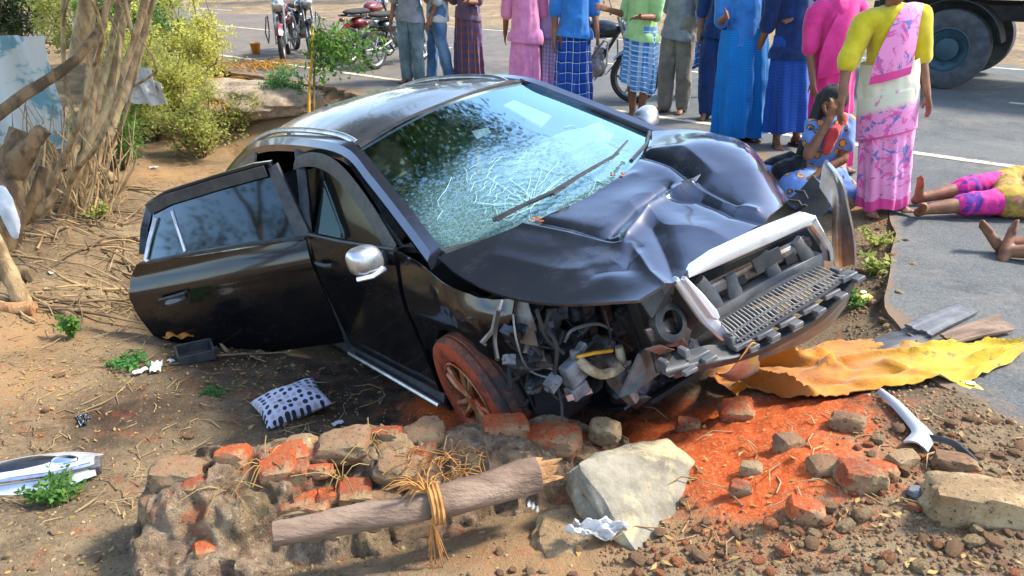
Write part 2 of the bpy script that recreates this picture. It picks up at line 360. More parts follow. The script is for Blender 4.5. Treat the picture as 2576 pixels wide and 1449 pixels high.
for u, j in zip(us, jag):
    e = float(edge_v(u))+j*(1 if abs(u) < 30 else .3); row = []
    for w in vs_:
        vvv = e+(7.6-e)*(w/11.5) if w > 2 else e+w*(1 if e > -3 else 1)
        row.append(tuple(road_xy(u, vvv, .004+ .0*w))); E_.append(max(math.exp(-w/.5), float(np.interp(u, [-12, -4, 0, 2], [.62, .55, .25, 0]))) if u < 3 else max(math.exp(-w/.35)*.8, .22))
    row = [row[0][:2]+(-.045,)]+row; E_.insert(len(E_)-len(vs_), 1.0)
    P.append(row)
mb = MB().grid(P, flip=True); rdo = mb.build('road', 'asphalt', smooth=30); struct(rdo)
a = rdo.data.attributes.new('edge', 'FLOAT', 'POINT'); a.data.foreach_set('value', np.array(E_, dtype=np.float32))
k = NT('road_paint'); v = k.co('Object'); k.set(col=k.mix(k.sstep(k.noise(v, 9, 7, .8), .46, .62), hexc('cdbf9c'), hexc('7d776a')), rough=.8)
def stripe(name, u0, u1, va, wd, dash=None):
    mb = MB(); u = u0
    st = .25
    rows = []
    uu = np.arange(u0, u1, st)
    jn = fbm(np.c_[uu*5, uu*0, uu*0+va], 3, 3)*.008
    for q, j in zip(uu, jn): rows.append([tuple(road_xy(q, va-wd/2+j, .008)), tuple(road_xy(q, va+wd/2+j*.6, .008))])
    return mb.grid(rows, flip=True).build(name, 'road_paint', rdo)
stripe('edge_line', -60, 40, 0, .115); stripe('edge_line', -60, 40, 6.9, .115)
for q in np.arange(-45, 30, 6.0): stripe('lane_dash', q, q+3, 3.45, .11)

# ------------------------------------------------------------------ bark, leaves, twigs
simple('bark', '8a6f4c', .9, 0, '55432f', 9, .9, 45, .02, contrast=(.4, .6), scale=(1, 1, .35)); simple('bark_pale', 'b89c70', .9, 0, '7a6142', 12, .8, 60, .015, scale=(1, 1, .4)); simple('twig', '8f7654', .9, 0, '5d4a34', 7, .4, 90, .01); simple('dry_twig', 'b39668', .9, 0, '7d6545', 7, .4, 90, .01)
def leafmat(name, a, b, tr=.35):
    k = NT(name); v = k.co('Object'); n = k.noise(v, 2.2, 4, .7); k.set(col=k.mix(k.sstep(n, .35, .65), hexc(a), hexc(b)), rough=.55, spec=.35)
    t = k.n('ShaderNodeBsdfTranslucent'); t.inputs[0].default_value = (*[x*1.2 for x in hexc(b)], 1); mx = k.n('ShaderNodeMixShader'); mx.inputs[0].default_value = tr
    k.l(k.p.outputs[0], mx.inputs[1]); k.l(t.outputs[0], mx.inputs[2]); k.l(mx.outputs[0], k.out.inputs[0])
leafmat('leaf_dark', '22361a', '33491f', .2); leafmat('leaf_green', '476f2a', '6f9440'); leafmat('leaf_yellow', 'a3a845', 'cfc96c', .45); leafmat('leaf_olive', '8a9444', 'aeb05c', .4); leafmat('grass_dry', 'c2a262', '9b7d45', .3); leafmat('leaf_weed', '3f7038', '639a4c')
RG = np.random.default_rng(7)
def leaves(C, size, asp=.5, up=.3, seed=0, droop=0):   # many bent leaf blades as one mesh (arrays)
    r = np.random.default_rng(seed); C = np.asarray(C, float); n = len(C); size = size*(.6+.8*r.random(n))
    a = r.normal(size=(n, 3)); a[:, 2] = a[:, 2]*.7-droop; a /= np.linalg.norm(a, axis=1, keepdims=True)
    b = r.normal(size=(n, 3)); b = np.cross(a, b); b /= np.linalg.norm(b, axis=1, keepdims=True); c = np.cross(a, b)
    L = size[:, None]; p0 = C; p1 = C+a*L*.5+b*L*asp*.5+c*L*.08; p3 = C+a*L*.5-b*L*asp*.5+c*L*.08; p2 = C+a*L-c*L*.08
    V = np.stack([p0, p1, p2, p3], 1).reshape(-1, 3); Fc = np.arange(n*4).reshape(-1, 4)
    return V, Fc
def mesh_arrays(name, V, Fc, mat, parent=None, kind=None, smooth=False):
    me = bpy.data.meshes.new(name); k = Fc.shape[1]
    me.vertices.add(len(V)); me.vertices.foreach_set('co', np.asarray(V, np.float32).ravel()); me.loops.add(Fc.size); me.loops.foreach_set('vertex_index', Fc.ravel().astype(np.int32))
    me.polygons.add(len(Fc)); me.polygons.foreach_set('loop_start', np.arange(0, Fc.size, k, dtype=np.int32)); me.polygons.foreach_set('loop_total', np.full(len(Fc), k, dtype=np.int32)); me.update(calc_edges=True)
    me.materials.append(M[mat]); o = bpy.data.objects.new(name, me); COL.objects.link(o)
    if parent is not None: o.parent = parent
    if kind: o['kind'] = kind
    return o
def limb(a, b, r0, r1, seed, n=9, wob=.12, sides=8):
    rr = np.random.default_rng(seed); a = np.array(a, float); b = np.array(b, float); L = np.linalg.norm(b-a)
    k = max(3, int(n/2)); ctrl = [a+(b-a)*t+(rr.normal(size=3)*wob*L*(0 if i in (0, k-1) else 1))*.5 for i, t in enumerate(np.linspace(0, 1, k))]
    pts = catmull(ctrl, n); rad = np.linspace(r0, r1, n)*(1+rr.normal(size=n)*.07)
    return pts, rad
def branching(mb, start, end, r0, depth, seed, tips, spread=.55):
    rr = np.random.default_rng(seed); pts, rad = limb(start, end, r0, r0*.5, seed, 8); mb.tube(pts, rad, 8 if r0 > .03 else 5, rough=.08, seed=seed)
    L = np.linalg.norm(np.array(end)-np.array(start))
    if depth == 0: tips.append((pts[-1], L)); tips.append((pts[5], L)); return
    d = (pts[-1]-pts[0])/L
    for i in range(3 if depth > 1 else 4):
        q = pts[int(rr.integers(4, 8))] if i else pts[-1]; nd = d+rr.normal(size=3)*spread; nd[2] += .1; nd /= np.linalg.norm(nd)
        branching(mb, q, q+nd*L*.62*(.8+.4*rr.random()), r0*.45, depth-1, seed*5+i+1, tips, spread)

# the many-stemmed tree at the left
tb = on_ground(205, 470, -.5)
tree = thing('thorn_tree', 'many-stemmed gnarled tree with pale brown bark and aerial roots', 'tree', tb)
def loc(p): return Vector(p)-tb
mb = MB(); tips = []; tt = 6.7
stems = [((150, 535), (225, 360), (330, 125), .046, -.25), ((192, 485), (222, 330), (252, 120), .05, 0), ((212, 470), (258, 320), (300, 115), .062, .2), ((232, 450), (290, 300), (347, 120), .058, .35), ((176, 505), (205, 340), (228, 110), .036, .45), ((108, 548), (160, 400), (215, 250), .04, -.55), ((222, 462), (240, 300), (282, 100), .045, .6), ((245, 445), (272, 380), (318, 280), .03, -.35), ((200, 475), (190, 330), (160, 150), .034, .1), ((135, 545), (190, 430), (262, 330), .028, -.6)]
for i, (a, b, c, r, dt) in enumerate(stems):
    A = on_ground(a[0], a[1], -.5)-Vector((0, 0, .08)); base_t = (A-Vector((0, 0, CAM_H))).dot(Vector((0, math.cos(TILT), -math.sin(TILT))))
    B = D(b[0], b[1], base_t+dt*.5); C = D(c[0], c[1], base_t+dt); rr = np.random.default_rng(i)
    E2 = np.array(C)+(np.array(C)-np.array(B))*.9+np.array([.3, .1, .9])
    pts = catmull([loc(A), loc(A)*.4+loc(B)*.6+Vector(rr.normal(size=3)*.04), loc(B), loc(C), Vector(E2)-tb], 22); rad = np.linspace(r, r*.5, 22)*(1+rr.normal(size=22)*.08); rad[0] *= 1.5; rad[1] *= 1.2
    mb.tube(pts, rad, 10, rough=.1, seed=i)
    for j in range(3):
        q = pts[-1-2*j]; nd = np.array([rr.normal()*.6+.5, rr.normal()*.5-.15, .75]); nd /= np.linalg.norm(nd); branching(mb, q, q+nd*1.5, r*.5, 2, i*31+j, tips)
for q in [(2.4, .6, 5.6), (1.4, .2, 5.4), (3.2, .9, 5.9), (2.2, -.2, 5.2), (2.6, 1.4, 6.1)]: branching(mb, np.array([.9, .3, 3.2]), np.array(q), .05, 1, int(q[0]*100), tips)
mb.tube(catmull([(.2, .1, 1.2), (.55, .2, 2.2), (.9, .3, 3.2)], 8), [.09, .08, .07, .07, .065, .06, .055, .05], 9)
mb.build('trunk', 'bark_pale', tree, smooth=50)
mb = MB(); rr = random.Random(3)            # hanging roots and dead shoots round the foot
for i in range(95):
    a = on_ground(rr.uniform(60, 300), rr.uniform(455, 560), -.5); t0 = (a-Vector((0, 0, CAM_H))).dot(Vector((0, math.cos(TILT), -math.sin(TILT))))
    b = a+Vector((rr.uniform(-.3, .25), rr.uniform(-.1, .5), rr.uniform(.25, .9)))
    pts, rad = limb(loc(a), loc(b), rr.uniform(.006, .014), .004, i+200, 7, .25); mb.tube(pts, rad, 5)
mb.build('root', 'dry_twig', tree, kind='stuff')
C = []
for q, L in tips:
    n = 95; C.append(np.array(q)+RG.normal(size=(n, 3))*np.array([.34, .34, .22]))
cc = RG.normal(size=(26, 3))*np.array([1.1, .8, .6])+np.array([2.4, .6, 5.6])
for q in cc: C.append(q+RG.normal(size=(260, 3))*np.array([.45, .45, .3]))
C = np.concatenate(C); C = C[C[:, 2] > 3.1]; V, Fc = leaves(C, .11, .5, seed=1, droop=.3); mesh_arrays('crown', V, Fc, 'leaf_dark', tree)

def tree_at(x, y, h, cr, name, label, mat, seed, group=None, lsize=.16, n=5200):
    z = gz(x, y) if abs(x) < 60 else 0; t = thing(name, label, 'tree', (x, y, z), 0, group); mb = MB(); tips = []; rr = np.random.default_rng(seed)
    tr, rad = limb((0, 0, -.1), (rr.normal()*.4, rr.normal()*.4, h*.45), h*.035, h*.024, seed, 9, .08); rad[0] *= 1.5; mb.tube(tr, rad, 10, rough=.08, seed=seed)
    for i in range(6):
        a = i*1.05+rr.random(); q = tr[-1-(i % 3)]; e = q+np.array([math.cos(a)*cr*.55, math.sin(a)*cr*.55, h*.22*(.6+rr.random()*.8)]); branching(mb, q, e, h*.016, 2, seed*40+i, tips, .5)
    mb.build('trunk', 'bark', t, smooth=50); T = np.array([q for q, L in tips]); ii = rr.integers(0, len(T), n); C = T[ii]+rr.normal(size=(n, 3))*np.array([.42, .42, .3])*cr*.3
    V, Fc = leaves(C, lsize, .55, seed=seed, droop=.2); mesh_arrays('crown', V, Fc, mat, t); return t

# shrubs behind the tree
def bush(px, py, z, h, rx, name, label, mat, seed, n=3500, ls=.035, stems=14, group=None, dens=1):
    b = on_ground(px, py, z); t = thing(name, label, 'shrub', b, 0, group); rr = np.random.default_rng(seed); mb = MB(); C = []
    for i in range(stems):
        a = rr.random()*6.28; rad_ = rx*math.sqrt(rr.random()); e = np.array([math.cos(a)*rad_, math.sin(a)*rad_*.8, h*(.55+.5*rr.random())*(1-.35*(rad_/rx)**2)])
        pts, rd = limb((rr.normal()*.05, rr.normal()*.05, -.03), e, .012+.006*rr.random(), .004, seed*50+i, 9, .18); mb.tube(pts, rd, 5)
        for j in range(7):
            q = pts[int(rr.integers(3, 9))]; e2 = q+rr.normal(size=3)*np.array([.22, .22, .16])*rx*1.1+np.array([0, 0, .05]); p2, r2 = limb(q, e2, .005, .002, seed*90+i*9+j, 6, .2); mb.tube(p2, r2, 4, cap=False)
            m = max(1, int(n/stems/7)); tt_ = rr.random(m)**.7; C.append(p2[(tt_*5).astype(int)]+rr.normal(size=(m, 3))*.045*max(1, rx*1.3))
    mb.build('stem', 'twig', t, kind='stuff'); V, Fc = leaves(np.concatenate(C), ls, .42, seed=seed, droop=-.1); mesh_arrays('foliage', V, Fc, mat, t); return t
bush(400, 350, -.5, 1.35, .75, 'feathery_shrub', 'sunlit yellow-green feathery shrub beside the many-stemmed tree', 'leaf_yellow', 11, 7500, .05, 24)
bush(505, 395, -.6, .85, .6, 'feathery_shrub', 'low olive shrub between the feathery shrub and the open car door', 'leaf_olive', 12, 4200, .045, 18)
bush(300, 425, -.55, .75, .38, 'leafy_shrub', 'small deep green shrub at the foot of the many-stemmed tree', 'leaf_green', 13, 2200, .05, 12)
bush(400, 205, -.35, 1.9, .95, 'tall_shrub', 'tall bright green shrub behind the pale cloth scraps', 'leaf_green', 14, 7000, .07, 20)
bush(345, 345, -.5, 1.0, .5, 'feathery_shrub', 'pale yellow feathery shrub close behind the many-stemmed tree', 'leaf_yellow', 20, 4500, .045, 16)
bush(465, 320, -.5, .95, .55, 'feathery_shrub', 'bright yellow-green shrub below the slender light green shrub', 'leaf_yellow', 21, 4500, .045, 16)
bush(330, 250, -.4, 1.5, .7, 'tall_shrub', 'tall yellowish shrub behind the white cloth scrap', 'leaf_yellow', 22, 5200, .055, 18)
bush(520, 215, -.2, 1.6, .6, 'tall_shrub', 'slender light green shrub by the grey ash heap', 'leaf_yellow', 15, 4500, .06, 16)
bush(250, 175, -.3, 2.2, .9, 'tall_shrub', 'tall dark green shrub behind the many-stemmed tree', 'leaf_olive', 16, 6000, .07, 18)
bush(60, 150, -.3, 2.4, 1.2, 'tall_shrub', 'broad dark shrub behind the white painted sheet', 'leaf_dark', 17, 6000, .08, 18)
bush(720, 265, -.25, .5, .32, 'roadside_bush', 'low dark green bush on the ash bank left of the stake', 'leaf_weed', 18, 1500, .045, 10)
bush(600, 330, -.5, .5, .35, 'feathery_shrub', 'small dry olive bush below the ash heap', 'leaf_olive', 19, 1600, .04, 10)
# the trees that the glass and the paint mirror
for i, (x, y, h, cr, lab, m) in enumerate([(-9.5, 15, 7, 3.2, 'spreading olive tree behind the tall shrubs', 'leaf_olive'), (-14, 24, 8, 3.6, 'round dark tree far behind the shrubs', 'leaf_dark'), (-3, 34, 8, 4, 'broad dark tree standing beyond the road far off', 'leaf_dark'), (5, 36, 7.5, 3.6, 'green tree standing beyond the road behind the lorry', 'leaf_green'), (13, 33, 8, 4, 'olive tree beyond the road behind the lorry', 'leaf_olive'), (-7.5, -3.5, 7, 2.6, 'thin-crowned tree across the ditch facing the open door', 'leaf_dark'), (-22, 30, 9, 4, 'tall olive tree at the end of the shrubs', 'leaf_olive')]):
    tree_at(x, y, h, cr, 'roadside_tree', lab, m, 60+i, None, .09 if y < 0 else .2, 6000 if y < 0 else 5200)
# ------------------------------------------------------------------ the wrecked car (all in car space: x forward, y to its left, z up)
car = thing('wrecked_car', 'black crashed car with crumpled bonnet, shattered windscreen and open rear door', 'car', M4=CAR_M)
k = NT('car_paint_skylit'); v = k.co('Object'); d = k.sstep(k.noise(v, 5, 6, .7), .48, .8)
geo = k.n('ShaderNodeNewGeometry')
k.set(col=k.mix(k.math('MULTIPLY', d, .2), (.080, .088, .118), hexc('7d6b58')), rough=k.math('ADD', .17, k.math('MULTIPLY', d, .25)), metal=.8, coat=.65, coatr=.07); k.bump(k.noise(v, 220, 3), .03, .001)  # black body paint lifted to slate blue: sky reflection put into the base
k = NT('roof_paint'); v = k.co('Object', (1, .25, 1)); d = k.sstep(k.noise(v, 9, 7, .75), .36, .72); k.set(col=k.mix(k.math('MULTIPLY', d, .5), (.05, .052, .065), hexc('85705a')), rough=k.math('ADD', .24, k.math('MULTIPLY', d, .25)), metal=.6, coat=.8, coatr=.06)
k = NT('side_paint'); v = k.co('Object'); d = k.sstep(k.noise(v, 3.5, 7, .7), .45, .75); k.set(col=k.mix(k.math('MULTIPLY', d, .16), (.014, .0145, .018), hexc('4b3a2e')), rough=k.math('ADD', .17, k.math('MULTIPLY', d, .25)), metal=.7, coat=.8, coatr=.07)  # same black body paint, left without the sky lightening
simple('black_plastic', (.022, .023, .025), .55, 0, (.05, .048, .045), 14, .3, 150, .002); simple('grey_plastic', (.075, .078, .082), .5, 0, (.15, .14, .13), 9, .2, 120, .002, rv=.2); simple('dark_void', (.008, .008, .009), .8, 0, (.016, .015, .014), 8, .5, 40, .01)
simple('chrome', (.86, .87, .88), .14, 1, (.62, .6, .57), 12, .05, 60, .002, rv=.12); simple('white_trim', (.80, .81, .83), .22, .55, (.5, .47, .43), 9, 0, rv=.2, contrast=(.5, .8)); simple('silver', (.62, .63, .65), .3, .8, (.42, .4, .38), 10, .1, 80, .002, rv=.2); simple('steel_dirty', (.22, .21, .20), .5, .7, (.12, .08, .055), 11, .4, 60, .006)
simple('rubber', (.018, .018, .018), .8, 0, (.05, .04, .032), 9, .3, 90, .003); simple('seat_cloth', (.035, .034, .036), .9, 0, (.06, .057, .055), 20, .3, 200, .002); simple('seat_beige', hexc('8b7b62'), .85, 0, None, 10, .2, 120, .002); simple('airbag', (.72, .74, .74), .8, 0, (.5, .53, .53), 7, .5, 12, .02, sheen=.2); simple('engine_metal', (.10, .103, .112), .42, .6, (.03, .03, .033), 9, .5, 40, .01); simple('grey_part', (.20, .205, .215), .5, .1, (.09, .085, .08), 12, .3, 60, .004); simple('cream_hose', hexc('b8a98b'), .7, 0, hexc('7d6b4c'), 15, .2, 80, .003); simple('paper_white', (.78, .84, .88), .6, 0, (.6, .68, .72), 8); simple('yellow_tag', hexc('e0a52a'), .6); simple('amber', hexc('e07a1a'), .3, coat=.5)
k = NT('tyre_dusty'); v = k.co('Object'); n = k.noise(v, 7, 5, .7); k.set(col=k.mix(k.sstep(n, .32, .55), hexc('3a1f16'), hexc('a3421c')), rough=.9); k.bump(k.noise(v, 60, 5), .4, .006)
k = NT('tread_dusty'); v = k.co('Object'); n = k.noise(v, 6, 5, .7); k.set(col=k.mix(k.sstep(n, .38, .62), (.04, .032, .028), hexc('8a4a2c')), rough=.9); k.bump(k.noise(v, 70, 5), .4, .006)
k = NT('rim_dusty'); v = k.co('Object'); n = k.noise(v, 9, 5, .7); k.set(col=k.mix(k.sstep(n, .35, .6), hexc('b08a62'), hexc('a8481f')), rough=.55, metal=.25)
def glassmat(name, tint, refl=1.0, frost=False, base=.05, gcol=(.80, .94, .97)):
    k = NT(name); tr = k.n('ShaderNodeBsdfTransparent'); tr.inputs[0].default_value = (*tint, 1); gl = k.n('ShaderNodeBsdfGlossy'); gl.inputs['Roughness'].default_value = .045; gl.inputs[0].default_value = (*gcol, 1)
    fr = k.n('ShaderNodeFresnel'); fr.inputs[0].default_value = 1.55; mx = k.n('ShaderNodeMixShader'); k.l(k.math('ADD', base, k.math('MULTIPLY', fr.outputs[0], refl), True), mx.inputs[0]); k.l(tr.outputs[0], mx.inputs[1]); k.l(gl.outputs[0], mx.inputs[2]); outp = mx.outputs[0]
    if frost:
        v = k.co('Object'); at = k.n('ShaderNodeAttribute', attribute_name='frost'); cr = k.vor(v, 34, 'Distance', 'DISTANCE_TO_EDGE'); cr2 = k.vor(v, 95, 'Distance', 'DISTANCE_TO_EDGE')
        f = k.math('ADD', k.math('MULTIPLY', k.sstep(cr, .06, .0), .32), k.math('ADD', k.math('MULTIPLY', k.sstep(cr2, .12, 0), .24), .2)); f = k.math('MULTIPLY', f, k.sstep(k.math('ADD', at.outputs['Fac'], k.math('MULTIPLY', k.math('SUBTRACT', k.noise(v, 6, 4, .7), .5), .5)), .15, .75), True)
        df = k.n('ShaderNodeBsdfDiffuse'); df.inputs[0].default_value = (.36, .60, .54, 1); tl = k.n('ShaderNodeBsdfTranslucent'); tl.inputs[0].default_value = (.4, .66, .6, 1); m2 = k.n('ShaderNodeMixShader'); m2.inputs[0].default_value = .35; k.l(df.outputs[0], m2.inputs[1]); k.l(tl.outputs[0], m2.inputs[2])
        m3 = k.n('ShaderNodeMixShader'); k.l(f, m3.inputs[0]); k.l(outp, m3.inputs[1]); k.l(m2.outputs[0], m3.inputs[2]); outp = m3.outputs[0]
        bp = k.n('ShaderNodeBump'); bp.inputs['Strength'].default_value = .5; bp.inputs['Distance'].default_value = .004; k.l(k.math('MULTIPLY', k.vor(v, 30, 'Distance'), at.outputs['Fac']), bp.inputs['Height']); k.l(bp.outputs[0], gl.inputs['Normal'])
    k.l(outp, k.out.inputs[0])
glassmat('windscreen_glass', (.60, .76, .76), .66, True, .05, (.60, .84, .88)); glassmat('side_glass', (.13, .145, .145), .75); glassmat('door_glass', (.16, .17, .17), .05, False, .008); glassmat('lamp_glass', (.8, .82, .84), 1)
k = NT('glass_crack'); k.set(col=(.40, .62, .57), rough=.35)

def V3(*a): return Vector(a)
# ---- windscreen
WS = cpatch([[(.30, -.60, 1.385), (.36, -.3, 1.435), (.385, 0, 1.45), (.36, .3, 1.44), (.30, .60, 1.405)],
             [(.60, -.66, 1.25), (.70, -.34, 1.295), (.74, 0, 1.31), (.70, .34, 1.30), (.60, .66, 1.27)],
             [(.90, -.72, 1.115), (1.06, -.38, 1.145), (1.11, 0, 1.155), (1.05, .38, 1.15), (.90, .71, 1.135)],
             [(1.20, -.785, .975), (1.44, -.42, .985), (1.50, 0, .99), (1.42, .42, .995), (1.18, .765, 1.0)]], 44, 60)
def ws_at(a, b):   # a: 0 top..1 bottom, b: 0 near..1 far
    i = min(max(a, 0), 1)*43; j = min(max(b, 0), 1)*59; i0, j0 = min(int(i), 42), min(int(j), 58); fi, fj = i-i0, j-j0
    return WS[i0, j0]*(1-fi)*(1-fj)+WS[i0+1, j0]*fi*(1-fj)+WS[i0, j0+1]*(1-fi)*fj+WS[i0+1, j0+1]*fi*fj
def car_px(p): 
    q = CAR_M @ Vector(p)-Vector((0, 0, CAM_H)); c, s = math.cos(TILT), math.sin(TILT); z = q.y*c-q.z*s; return np.array(((512+F_PX*q.x/z)/S_, (288-F_PX*(q.y*s+q.z*c)/z)/S_))
WPX = np.array([[car_px(WS[i, j]) for j in range(60)] for i in range(44)])
def ws_find(px, py):
    d = np.hypot(WPX[..., 0]-px, WPX[..., 1]-py); i, j = np.unravel_index(d.argmin(), d.shape); return i/43, j/59
imp = ws_find(1330, 500); imp2 = ws_find(1500, 440)
aa, bb = np.meshgrid(np.linspace(0, 1, 44), np.linspace(0, 1, 60), indexing='ij')
fz = np.zeros_like(aa)
for (px, py), ra, s in [((1310, 490), .34, 1), ((1230, 520), .30, .95), ((1400, 440), .28, .95), ((1180, 560), .2, .75), ((1490, 410), .24, .75), ((1570, 385), .16, .7), ((1420, 330), .2, .28)]:
    a, b = ws_find(px, py); fz = np.maximum(fz, s*np.exp(-(((aa-a)/ra)**2+((bb-b)/(ra*.75))**2)))
WSd = WS.copy(); WSd[..., 2] -= fz*.035; WSd[..., 0] -= fz*.012
mb = MB().grid(WSd); wso = mb.build('windscreen', 'windscreen_glass', car, smooth=60); at = wso.data.attributes.new('frost', 'FLOAT', 'POINT'); at.data.foreach_set('value', fz.ravel().astype(np.float32)); wso['label'] = 'shattered windscreen with a web of cracks'
mb = MB(); rr = random.Random(5)
def crack(pts, w=.0022):
    q = []
    for a, b in pts:
        if not (0.01 < a < .99 and .01 < b < .99): break
        f = float(fz[int(a*43), int(b*59)]); p = ws_at(a, b); q.append((p[0]+.004-f*.012, p[1], p[2]+.006-f*.035))
    if len(q) > 1: mb.tube(q, w, 4, cap=False)
def crack_from(c, ang, ln, w, wob=.25):
    a, b = c; pts = [(a, b)]; n = max(3, int(ln/.02))
    for i in range(n): ang += rr.gauss(0, wob); a += math.sin(ang)*ln/n; b += math.cos(ang)*ln/n*.72; pts.append((a, b))
    crack(pts, w)
for i in range(30): crack_from((imp[0]+rr.uniform(-.02, .02), imp[1]+rr.uniform(-.02, .02)), -math.pi/2+(i/30-.5)*4.4+rr.uniform(-.1, .1), rr.uniform(.08, .34), rr.uniform(.0008, .0018), .12)
for i in range(9): crack_from(imp2, rr.uniform(0, 6.28), rr.uniform(.1, .4), .0014, .2)
for i, R in enumerate((.07, .1, .14, .18, .22, .255, .29, .33, .36)):
    for sgn in range(3):
        a0 = rr.uniform(2.2, 5.0); crack([(imp[0]+R*math.sin(a0+t*.09)*(1+.05*math.sin(t*1.3+i)), imp[1]+R*.72*math.cos(a0+t*.09)*(1+.04*math.cos(t*1.7))) for t in range(rr.randint(5, 17))], .0014)
for i in range(8): crack_from((rr.uniform(.3, .95), rr.uniform(.15, .95)), rr.uniform(0, 6.28), rr.uniform(.05, .22), .0012, .4)
mb.build('crack_lines', 'glass_crack', wso, kind='stuff')
mb = MB(); edge = [WS[0, j] for j in range(0, 60, 3)]; mb.tube([Vector(p)+V3(-.008, 0, .006) for p in edge], .012, 6); mb.tube([Vector(WS[i, 0])+V3(0, -.008, .004) for i in range(0, 44, 3)], .013, 6); mb.tube([Vector(WS[i, 59])+V3(0, .008, .004) for i in range(0, 44, 3)], .013, 6); mb.build('windscreen_seal', 'rubber', wso)
def ws_quad(pts, name, mat, th=.004, out=-.012):
    q = [Vector(ws_at(*ws_find(*p)))+V3(-.4*.01, 0, out) for p in pts]; MB().prism(q, (0, 0, th)).build(name, mat, wso)
ws_quad([(1185, 326), (1224, 317), (1236, 327), (1198, 342)], 'windscreen_sticker', 'paper_white')
ws_quad([(1190, 372), (1202, 368), (1206, 422), (1199, 424)], 'hanging_tag', 'yellow_tag', out=-.03)
# ---- roof, rails, aerial
RF = cpatch([[(.33, -.595, 1.395), (.375, -.3, 1.452), (.39, 0, 1.466), (.375, .3, 1.455), (.33, .595, 1.41)], [(-.15, -.60, 1.44), (-.15, -.3, 1.50), (-.15, 0, 1.515), (-.15, .3, 1.50), (-.15, .60, 1.45)], [(-.85, -.60, 1.435), (-.85, -.3, 1.50), (-.85, 0, 1.515), (-.85, .3, 1.50), (-.85, .60, 1.45)], [(-1.5, -.59, 1.35), (-1.5, -.3, 1.43), (-1.5, 0, 1.45), (-1.5, .3, 1.43), (-1.5, .59, 1.37)], [(-1.95, -.56, 1.22), (-1.98, -.3, 1.31), (-2.0, 0, 1.33), (-1.98, .3, 1.31), (-1.95, .56, 1.24)]], 40, 30)
rp = RF.reshape(-1, 3); RF[..., 2] += (fbm(np.c_[rp[:, :2]*2.2, rp[:, 2]], 3, 41)*.006).reshape(RF.shape[:2])
roofo = MB().sheet(RF, .02, (0, 0, 1)).build('roof', 'roof_paint', car, smooth=50)
mb = MB(); mb.tube([(-1.55, .1, 1.46), (-1.62, .1, 1.53), (-1.78, .1, 1.68)], [.006, .004, .003], 6); mb.blob((-1.55, .1, 1.455), (.035, .02, .014), sub=2, amp=.05); mb.build('aerial', 'black_plastic', roofo)
for s in (-1, 1):
    path = catmull([(-1.75, s*.565, 1.30), (-1.55, s*.575, 1.37), (-1.0, s*.58, 1.462), (-.45, s*.58, 1.478), (.05, s*.575, 1.45), (.25, s*.565, 1.40)], 24); mb = MB()
    mb.tube(path, [.012]+[.019]*22+[.012], 8, flat=.75)
    for q in (1, 12, 22): mb.box(Vector(path[q])-V3(0, 0, .02), (.07, .025, .05))
    o = mb.build('roof_rail', 'silver', roofo)
# ---- pillars and cant rails (both sides)
for s, dz in ((-1, 0), (1, .01)):
    mb = MB(); path = catmull([(1.24, s*.835, .955+dz), (1.0, s*.785, 1.07+dz), (.62, s*.71, 1.245+dz), (.30, s*.655, 1.37+dz), (-.2, s*.655, 1.415+dz), (-.9, s*.66, 1.41+dz), (-1.5, s*.66, 1.32+dz), (-1.85, s*.68, 1.15+dz), (-2.08, s*.74, .95)], 40)
    rings = []
    for i, p in enumerate(path):
        w = .05; inn = Vector((0, -s*1, 0)); p = Vector(p); u = V3(.25, 0, .97)
        rings.append([p+V3(0, s*.03, -.045), p+V3(0, s*.035, .0), p+V3(0, s*.005, .035), p+V3(0, -s*.05, .035), p+V3(0, -s*.06, -.03)])
    mb.loft(rings, flip=(s > 0)); mb.build('cant_rail', 'car_paint_skylit', car, smooth=40)
    mb = MB(); bp = catmull([(-.36, s*.665, 1.38), (-.22, s*.78, 1.16), (-.12, s*.885, .94), (-.10, s*.90, .5), (-.10, s*.885, .16)], 16); mb.tube(bp, .045, 8, flat=.6); mb.build('door_pillar', 'black_plastic', car)
# ---- side panels
def side_panel(x0, x1, z0, z1, s, name, mat, yb=.915, cut=None, nx=26, nz=18, disp=None, th=.03):
    P = []
    for t in np.linspace(0, 1, nz):
        row = []
        for u in np.linspace(0, 1, nx):
            x = x0+(x1-x0)*u; zt = z1(x) if callable(z1) else z1; zb = z0(x) if callable(z0) else z0; z = zb+(zt-zb)*t
            y = np.interp(z, [.1, .2, .45, .62, .70, .8, .95], [.885, .91, .925, .935, .945, .935, .905])+yb-.915
            p = np.array([x, s*y, z])
            if disp is not None: p = p+disp(x, z)
            row.append(p)
        P.append(row)
    return MB().sheet(np.array(P), th, (0, s, 0)).build(name, mat, car, smooth=40)
fd = side_panel(-.075, .985, .17, lambda x: .945+.02*(x+.07), -1, 'front_door', 'side_paint', disp=lambda x, z: np.array([0, .012*math.exp(-((x-.75)**2+(z-.42)**2)/.03), 0]))
q = cpatch([[(-.06, -.885, .955), (.25, -.885, .965), (.62, -.875, .97), (.97, -.86, .985)], [(-.19, -.78, 1.16), (.08, -.775, 1.165), (.36, -.765, 1.165), (.62, -.755, 1.165)], [(-.315, -.685, 1.345), (-.12, -.68, 1.365), (.07, -.675, 1.36), (.25, -.67, 1.335)]], 10, 14)
MB().sheet(q, .004, (0, -1, 0)).build('window', 'door_glass', fd)
vis = catmull([(-.335, -.705, 1.345), (-.1, -.70, 1.375), (.12, -.695, 1.36), (.34, -.71, 1.29), (.65, -.77, 1.15), (.98, -.86, .995)], 24)
mb = MB(); mb.sheet(np.array([[p+np.array([0, -.012, .012]) for p in vis], [p+np.array([-.02, -.035, -.03]) for p in vis], [p+np.array([-.04, -.045, -.065]) for p in vis]]), .004, (0, -1, 0)); mb.build('rain_visor', 'black_plastic', fd)
